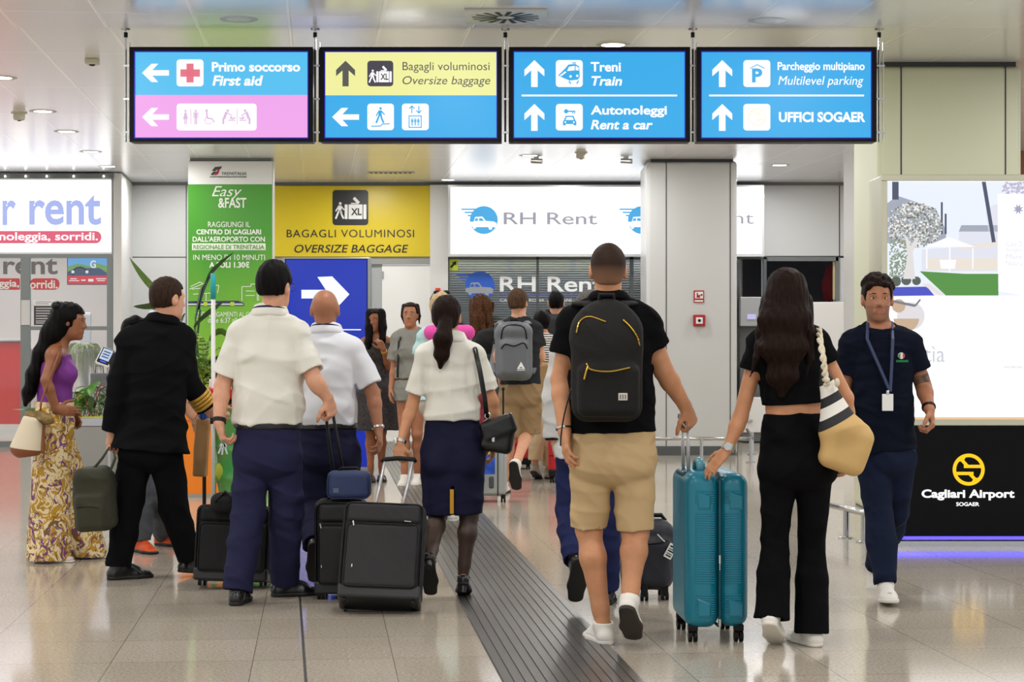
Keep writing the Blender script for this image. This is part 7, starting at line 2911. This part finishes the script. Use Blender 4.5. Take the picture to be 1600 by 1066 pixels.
q = on_surface(ol, dense([(128, 790), (147, 788), (168, 791)], 4), 10.85, .003)
MB(c).tube(q, .004, 6).build('zip', M_black, o_)

# paper bag with a blue can, held by the captain
c = W(315, 745, 11.35)
o_ = thing('paper_bag', 'narrow brown paper bag with a blue can sticking out of it', 'bag', c)
pr = [Box((0, 0, .175), (.042, .035, .175), R=np.array(Matrix.Rotation(-.06, 3, 'Y')), rad=.012, k=.01)]
soft('sleeve', pr, mat('kraft_paper', (176, 134, 86), .8, bump=.2, bscale=50), o_, .006, fold(.0035, 40, 8))
MB().tube([(-.04, -.0, .34), (-.01, -.01, .39), (.04, 0, .40), (.06, 0, .36)], .003, 6).build('carry_handle', mat('kraft_cord', (160, 120, 80), .8), o_)
cn = thing('drink_can', 'blue and silver can in the top of the brown paper bag', 'can', c + Vector((.012, -.005, .33)))
MB().lathe([(.02, 0), (.031, .004), (.033, .012), (.033, .055), (.03, .06)], 20).build('body', mat('blue_can', (50, 84, 160), .3, metal=.4), cn, smooth=True, angle=40)
MB().lathe([(.028, .058), (.032, .06), (.032, .066), (.028, .066), (.027, .062)], 20).build('rim', M_steel, cn)
# keys in the left hand of the white-shirted man
c = W(349, 690, D4 - .1)
mb = MB()
mb.tube([(.012 * math.cos(i * .6), 0, .012 * math.sin(i * .6)) for i in range(11)], .002, 6, closed=True)
for i, a_ in enumerate((-.3, .1, .4)):
    mb.box((-.005, -.001 + i * .003, -.07), (.005, .001 + i * .003, -.012), .001, M=Matrix.Rotation(a_, 4, 'Y'))
    mb.box((-.011, -.001 + i * .003, -.032), (.011, .001 + i * .003, -.012), .001, M=Matrix.Rotation(a_, 4, 'Y'))
o_ = mb.build('key_ring', M_steel, None, loc=c)
tag(o_, 'bunch of metal keys dangling from the watch hand of the white-shirted person', 'keys')

# ------------------------------------------------------------------ cleaning cart
CDp = 12.3
c0 = W(380, 815, CDp)
o_ = thing('cleaning_cart', 'cleaning cart with green waste sack and red lid behind the white shirt', 'cart', (c0.x, CDp, 0))
cx = c0.x
X = lambda px: W(px, 500, CDp).x - cx
Z = lambda py: W(0, py, CDp).z
mb = MB()
mb.box((X(318), -.24, .09), (X(432), .24, .13), .012)
mb.build('base', mat('green_plastic', (28, 170, 56), .4), o_)
for px in (327, 428):
    for dy in (-.2, .2):
        mb = MB()
        mb.tube([(X(px), dy, .12), (X(px), dy, Z(628))], .012, 8)
        mb.build('post', M_black, o_)
for px in (327, 428):
    for dy in (-.2, .2):
        caster(o_, X(px), dy, r=.04, twin=False)
mb = MB()
mb.tube([(X(327), -.2, Z(628)), (X(428), -.2, Z(628)), (X(428), .2, Z(628)), (X(327), .2, Z(628))], .012, 8, closed=True)
mb.build('rim', M_black, o_)
msk = mat('green_translucent_film', (70, 176, 90), .25, alpha=.78, bump=.5, bscale=14)
pr = [Cone((X(380), 0, Z(640)), (X(380), 0, Z(795)), .17, .14, .03, w=V(1, 0, 0), q0=1.18, q1=1.1), Half((0, 0, Z(633)), UP)]
soft('waste_sack', pr, msk, o_, .009, fold(.012, 20, 5, (1, 1, .2)))
rg = random.Random(5)
for i in range(9):
    b = MB()
    b.ball((X(350 + rg.uniform(-6, 60)), rg.uniform(-.13, 0), Z(700 + rg.uniform(-20, 40))), (.05, .04, .06), 10)
    w_ = b.build('crumpled_paper', mat('lime_waste', (196, 206, 70), .7), o_, smooth=True)
mb = MB()
mb.box((X(323), -.22, Z(622)), (X(432), .22, Z(606)), .012)
mb.build('lid', M_red, o_)
mb = MB()
mb.box((X(330), -.1, Z(606)), (X(352), .14, Z(592)), .01)
pk = mb.build('tissue_pack', mat('white_film', (236, 238, 238), .2, bump=.6, bscale=40), None, loc=(cx, CDp, 0))
tag(pk, 'shiny white wrapped pack lying on the red cart lid', 'pack')
mp_ = thing('mop', 'white mop handle with turquoise grip rising from the cleaning cart', 'mop', (cx + X(337), CDp - .1, .14))
mb = MB()
mb.tube([(0, 0, 0), (0, 0, Z(466) - .14)], .0135, 10)
mb.build('pole', M_white, mp_, smooth=True)
mb = MB()
mb.tube([(0, 0, Z(468) - .14), (0, 0, Z(430) - .14), (0, 0, Z(428) - .14)], [.017, .017, .012], 12)
mb.build('grip', mat('turquoise_grip', (40, 176, 180), .4), mp_, smooth=True)
mb = MB()
for i in range(10):
    a_ = i * .63
    mb.tube([(0, 0, .02), (.05 * math.cos(a_), .05 * math.sin(a_), .0), (.055 * math.cos(a_), .055 * math.sin(a_), -.0)], .012, 6)
mb.build('mop_head', mat('grey_yarn', (150, 150, 146), .9), mp_, smooth=True)


# ------------------------------------------------------------------ plants and planters
def leaf_blade(mb, pts, wd, fold_=.25, side=Vector((1, 0, 0)), base_w=.15):
    """a long leaf along points, widest a third along, folded on its midrib"""
    n = len(pts)
    rows = []
    for i, p in enumerate(pts):
        t = i / (n - 1)
        w_ = wd * (math.sin(math.pi * min(1, t * .92 + .08)) ** .8) if i < n - 1 else 0.001
        d = (pts[min(i + 1, n - 1)] - pts[max(i - 1, 0)]).normalized()
        s_ = (side - d * side.dot(d)).normalized()
        u = s_.cross(d)
        rows.append([p - s_ * w_ + u * w_ * fold_, p, p + s_ * w_ + u * w_ * fold_])
    base_i = 0
    vs = [v for r in rows for v in r]
    fs = []
    for i in range(n - 1):
        a = i * 3
        fs += [(a, a + 1, a + 4, a + 3), (a + 1, a + 2, a + 5, a + 4)]
    mb.poly(vs, fs)


def curve(a, b, c_, n=9):
    a, b, c_ = Vector(a), Vector(b), Vector(c_)
    return [(a * (1 - t) ** 2 + b * 2 * t * (1 - t) + c_ * t * t) for t in [i / (n - 1) for i in range(n)]]


def leafmat(name, col, rough=.4):
    return mat(name, col, rough, var=.25, vscale=12)


L_dark, L_mid, L_lime = leafmat('leaf_dark', (52, 84, 40)), leafmat('leaf_mid', (92, 128, 52)), leafmat('leaf_lime', (140, 170, 60))
PD = 17.0
c0 = W(330, 775, PD)
pl = thing('planter', 'tall orange planter behind the black uniform jacket', 'planter', (c0.x, PD, 0))
mb = MB()
a_ = .26
mb.poly([(-.2, -.2, .02), (.2, -.2, .02), (.2, .2, .02), (-.2, .2, .02), (-a_, -a_, .92), (a_, -a_, .92), (a_, a_, .92), (-a_, a_, .92)], [(3, 2, 1, 0), (0, 1, 5, 4), (1, 2, 6, 5), (2, 3, 7, 6), (3, 0, 4, 7)])
mb.poly([(-a_ + .02, -a_ + .02, .90), (a_ - .02, -a_ + .02, .90), (a_ - .02, a_ - .02, .90), (-a_ + .02, a_ - .02, .90)], [(0, 1, 2, 3)])
mb.build('pot', mat('orange_plastic', (240, 132, 20), .4), pl)
mb = MB()
mb.box((-a_ - .006, -a_ - .006, .68), (a_ + .006, -a_ + .03, .70))
mb.box((-a_ - .012, -a_ - .012, .9), (a_ + .012, a_ + .012, .935), .008)
mb.build('rim', mat('orange_rim', (232, 124, 18), .4), pl)
mb = MB()
mb.box((-.21, -.21, 0), (.21, .21, .03))
mb.build('foot', mat('grey_foot', (150, 146, 140), .5), pl)
bp_ = thing('potted_plant', 'tall plant with long broad leaves rising before the green railway advert', 'plant', (c0.x, PD, .9))
o3 = Vector(bp_.location)
Q = lambda x, y, dy=0: W(x, y, PD + dy) - o3
for pts, lf in (([(302, 620), (306, 540), (313, 484)], [(313, 484), (312, 470), (330, 430), (366, 394)]), ([(300, 620), (300, 545), (284, 505)], [(284, 505), (262, 470), (240, 445), (202, 402)]),
                ([(308, 620), (300, 560), (306, 500)], [(306, 500), (314, 470), (318, 455), (330, 432)]),
                ([(296, 620), (280, 540), (262, 490)], [(262, 490), (250, 474), (236, 474), (208, 479)]),
                ([(312, 620), (312, 560), (304, 510)], [(304, 512), (316, 500), (336, 486), (352, 470)]), ([(298, 620), (296, 560), (286, 520)], [(286, 522), (282, 506), (286, 500), (290, 490)]),
                ([(316, 620), (320, 570), (326, 535)], [(326, 540), (330, 526), (344, 522), (362, 526)])):
    dy = rg.uniform(-.12, .12)
    mb = MB()
    s_ = curve(Q(*pts[0], dy), Q(*pts[1], dy), Q(*pts[2], dy))
    mb.tube(s_, [.013] * 4 + [.010] * 5, 8)
    l_ = mb.build('stem', L_dark, bp_, smooth=True)
    mb = MB()
    q0 = [Q(*v, dy) for v in lf]
    pts_ = curve(q0[0], q0[1], q0[2], 5)[:-1] + curve(q0[2], q0[2].lerp(q0[3], .5) + Vector((0, -.03, 0)), q0[3], 6)
    leaf_blade(mb, pts_, .055, .5, side=Vector((.4, -.75, .5)))
    mb.build('leaf', L_dark if rg.random() < .6 else L_mid, bp_, smooth=True)
fe = thing('fern', 'bushy green fern foliage filling the orange planter', 'plant', (c0.x, PD, .91))
for j, (m_, n_) in enumerate(((L_mid, 26), (L_lime, 18), (L_dark, 16))):
    mb = MB()
    for i in range(n_):
        a_ = rg.uniform(0, 6.28)
        L = rg.uniform(.2, .5)
        el_ = rg.uniform(.3, 1.2)
        r0 = Vector((rg.uniform(-.16, .16), rg.uniform(-.16, .16), rg.uniform(0, .08)))
        tip = r0 + Vector((math.cos(a_) * math.cos(el_), math.sin(a_) * math.cos(el_), math.sin(el_))) * L
        mid = r0.lerp(tip, .6) + Vector((0, 0, .1))
        cv = curve(r0, mid, tip, 9)
        mb.tube(cv, .003, 5)
        for t_ in range(2, 9):
            p_ = cv[t_]
            d_ = (cv[t_] - cv[t_ - 1]).normalized()
            s_ = d_.cross(Vector((0, 0, 1)))
            s_ = s_.normalized() if s_.length > .05 else Vector((1, 0, 0))
            for sg in (-1, 1):
                w_ = .085 * (1 - t_ / 11)
                leaf_blade(mb, curve(p_, p_ + (s_ * sg + d_ * .5) * w_ * .6, p_ + (s_ * sg + d_ * .7) * w_ - Vector((0, 0, .02)), 4), .011, .2, side=d_)
    mb.build('foliage', m_, fe)

# stainless trough with pothos
TP = 19.8
c0 = W(142, 738, TP)
tr = thing('planter', 'brushed steel planter trough behind the floral trousers', 'planter', (c0.x, TP, 0))
w_ = .3
mb = MB()
mb.box((-w_, -.2, .0), (w_, .2, .50), .006)
mb.build('trough', mat('satin_steel', (150, 148, 142), .35, metal=.8), tr)
mb = MB()
mb.box((-w_ - .015, -.215, .5), (w_ + .015, .215, .585), .006)
mb.build('collar', mat('satin_steel_light', (178, 178, 182), .35, metal=.7), tr)
mb = MB()
mb.box((-w_ - .016, -.217, .585), (w_ + .016, .217, .598))
mb.build('edge_strip', mat('lime_strip', (200, 204, 60), .5), tr)
po_ = thing('potted_plant', 'broad-leaved green plant in the steel trough behind the purple top', 'plant', (c0.x, TP, .59))
for m_, n_, sc_ in ((L_mid, 26, 1), (L_dark, 22, 1), (mat('leaf_red', (196, 66, 40), .5), 6, .7)):
    mb = MB()
    for i in range(n_):
        r0 = Vector((rg.uniform(-.25, .25), rg.uniform(-.17, .1), 0))
        tip = r0 + Vector((rg.uniform(-.12, .12), rg.uniform(-.14, .05), rg.uniform(.08, .3)))
        mb.tube([r0, r0.lerp(tip, .5) + Vector((0, 0, .03)), tip], .004, 5)
        d_ = Vector((rg.uniform(-1, 1), rg.uniform(-1, .2), rg.uniform(-.6, .3))).normalized()
        leaf_blade(mb, curve(tip, tip + d_ * .06 + Vector((0, 0, .03)), tip + d_ * .13 * sc_, 6), .038 * sc_, .25, side=d_.cross(Vector((0, 0, 1))).normalized())
    mb.build('foliage', m_, po_)
mb = MB()
leaf_blade(mb, curve(Vector((-.12, -.1, 0)), Vector((-.05, -.12, .25)), Vector((.12, -.12, .38)), 8), .045, .4)
leaf_blade(mb, curve(Vector((-.1, -.1, 0)), Vector((-.14, -.1, .2)), Vector((-.02, -.12, .30)), 8), .045, .4)
leaf_blade(mb, curve(Vector((-.2, -.1, .0)), Vector((-.42, -.12, .1)), Vector((-.78, -.14, .08)), 8), .045, .3)
mb.build('long_leaf', leafmat('leaf_fresh', (84, 150, 50)), po_, smooth=True)

# small touch display on a post beside the trough
kd = thing('check_in_tablet', 'small lit tablet on a post beside the uniform jacket', 'tablet', W(171, 735, 19.3))
o3 = Vector(kd.location)
kd.location.z = 0
o3.z = 0
p_ = W(165, 558, 19.3) - o3
Mx = RT(p_, rx=-.5, ry=.35)
mb = MB()
mb.box((-.075, -.012, -.1), (.075, .014, .1), .02, 3, M=Mx)
mb.build('housing', M_white, kd)
mb = MB()
mb.box((-.062, -.016, -.085), (.062, -.010, .09), .004, M=Mx)
mb.build('bezel', M_black, kd)
mb = MB()
mb.box((-.05, -.0185, -.045), (.05, -.0155, .08), M=Mx)
mb.build('screen', glow('tablet_screen', (196, 214, 240), .9), kd)
mb = MB()
for i in range(3):
    mb.box((-.035, -.0195, -.02 + i * .03), (.035, -.0183, -.005 + i * .03), M=Mx)
mb.build('screen_rows', glow('tablet_rows', (90, 110, 150), .7), kd)
mb = MB()
mb.box((-.03, -.0195, -.07), (.03, -.0155, -.06), M=Mx)
mb.build('status_light', glow('tablet_led', (60, 90, 255), 1.5), kd)
mb = MB()
mb.tube([(.0, .03, .02), (.0, .03, p_.z - .05), p_ + Vector((0, .02, 0))], .025, 12)
mb.lathe([(.16, 0), (.16, .015), (.03, .03)], 24, c=(0, .03, 0))
mb.build('post', M_alu, kd, smooth=True, angle=40)

# trailing plant and bag on a plinth inside the shop
SP = 27.2
c0 = W(135, 690, SP)
pz = thing('display_plinth', 'white display plinth inside the shop under the trailing plant', 'plinth', (c0.x, SP, 0))
MB().box((-.42, -.25, 0), (.42, .25, .62), .01).build('body', M_white, pz)
MB().box((-.44, -.27, .62), (.44, .27, .66), .008).build('top', mat('pale_top', (214, 210, 206), .4), pz)
tp_ = thing('potted_plant', 'pale trailing plant hanging over a tall pot inside the shop window', 'plant', W(131, 0, SP) * 1)
tp_.location = (W(131, 0, SP).x, SP, .66)
MB().lathe([(.1, 0), (.08, .03), (.07, .3), (.12, .5), (.15, .6), (.13, .6), (.1, .5)], 20).build('pot', mat('white_glaze', (226, 222, 214), .3), tp_, smooth=True)
mb = MB()
for i in range(110):
    a_ = rg.uniform(0, 6.28)
    r_ = rg.uniform(.12, .26)
    z0_ = .62
    dx, dy = math.cos(a_), math.sin(a_)
    leaf_blade(mb, curve((dx * .05, dy * .05, z0_), (dx * r_ * .9, dy * r_ * .9, z0_ + rg.uniform(.1, .2)), (dx * r_ * 1.15, dy * r_ * 1.15, z0_ - rg.uniform(.1, .5)), 6), .008, .2)
mb.build('foliage', leafmat('leaf_pale', (176, 186, 130)), tp_)
bg_ = thing('tote_bag', 'grey printed tote bag standing on the display plinth inside the shop', 'bag', (W(160, 0, SP).x, SP - .19, .66))
soft('body', [Box((0, 0, .13), (.125, .05, .13), rad=.02, k=.01)], mat('grey_felt', (132, 128, 124), .9, var=.2), bg_, .009, fold(.004, 20, 2))
lettering('Z', -.03, .03, .06, .13, -.052, M_white, bg_, bold=.02, name='print')
MB().tube([(-.06, 0, .25), (-.05, 0, .36), (.05, 0, .36), (.06, 0, .25)], .008, 8).build('carry_handle', M_black, bg_)
if True:
    pa = thing('monitor', 'small white-framed monitor inside the shop behind the purple-clad person', 'screen', (W(133, 0, 28.5).x, 28.5, W(0, 541, 28.5).z))
    z_ = pa.location.z
    MB().box((-.09, -.02, 0), (.09, .02, .5), .01).build('housing', M_white, pa)
    MB().box((-.075, -.024, .06), (.075, -.018, .46)).build('picture', glow('monitor_glow', (206, 206, 210), .8), pa)
    MB().box((-.02, -.02, -z_), (.02, .02, 0)).build('stand', M_alu, pa)
    MB().box((-.15, -.1, -z_), (.15, .1, -z_ + .02)).build('foot', M_alu, pa)

# ------------------------------------------------------------------ low steel rails
def rail(label, pts, h, r=.024, posts=()):
    o = thing('guard_rail', label, 'rail', (pts[0][0], pts[0][1], 0))
    b = Vector(o.location)
    mb = MB(b)
    mb.tube([Vector((x, y, h)) for x, y in pts], r, 12)
    mb.build('rail_bar', M_steel, o, smooth=True)
    for x, y in posts:
        mb = MB(b)
        mb.tube([Vector((x, y, 0)), Vector((x, y, h))], r * .95, 12)
        mb.lathe([(.055, 0), (.055, .008), (.03, .014)], 16, c=(x, y, 0))
        mb.build('post', M_steel, o, smooth=True, angle=40)


RD_1 = 21.6
xs = lambda px, d: W(px, 0, d).x
rail('low steel guard rail standing before the grey column', [(xs(1008, RD_1), RD_1), (xs(1176, RD_1), RD_1), (xs(1184, RD_1 + 1.2), RD_1 + 2.2), ], .27, .02,
     [(xs(1022, RD_1), RD_1), (xs(1096, RD_1), RD_1), (xs(1173, RD_1), RD_1), (xs(1182, RD_1 + 1.1), RD_1 + 1.5)])
RD_2 = 13.35
rail('low steel guard rail near the advert base behind the striped tote', [(xs(1306, RD_2), RD_2 + .3), (xs(1322, RD_2), RD_2), (xs(1368, RD_2 - .5), RD_2 - .5)], .205, .022,
     [(xs(1322, RD_2), RD_2), (xs(1350, RD_2 - .3), RD_2 - .3)])
# black shoulder strap and bag of the woman in grey
gw = GREYW
c = W(664, 575, D14 + .12)
o_ = soft('shoulder_bag', [Box(c, (.09, .05, .1), rad=.03)], M_lea, None, .009, base=c)
o_.location = c
tag(o_, 'black shoulder bag of the person in the grey tee', 'bag')
mb = MB(c)
mb.tube([W(627, 524, D14 - .06), W(623, 534, D14 - .14), W(622, 560, D14 - .15), W(621, 590, D14 - .12)], .007, 8, flat=((1, 0, 0), 1.6))
mb.tube([W(627, 524, D14 - .06), W(634, 522, D14 + .1), W(655, 560, D14 + .14), c], .012, 8)
mb.build('strap', M_lea, o_)
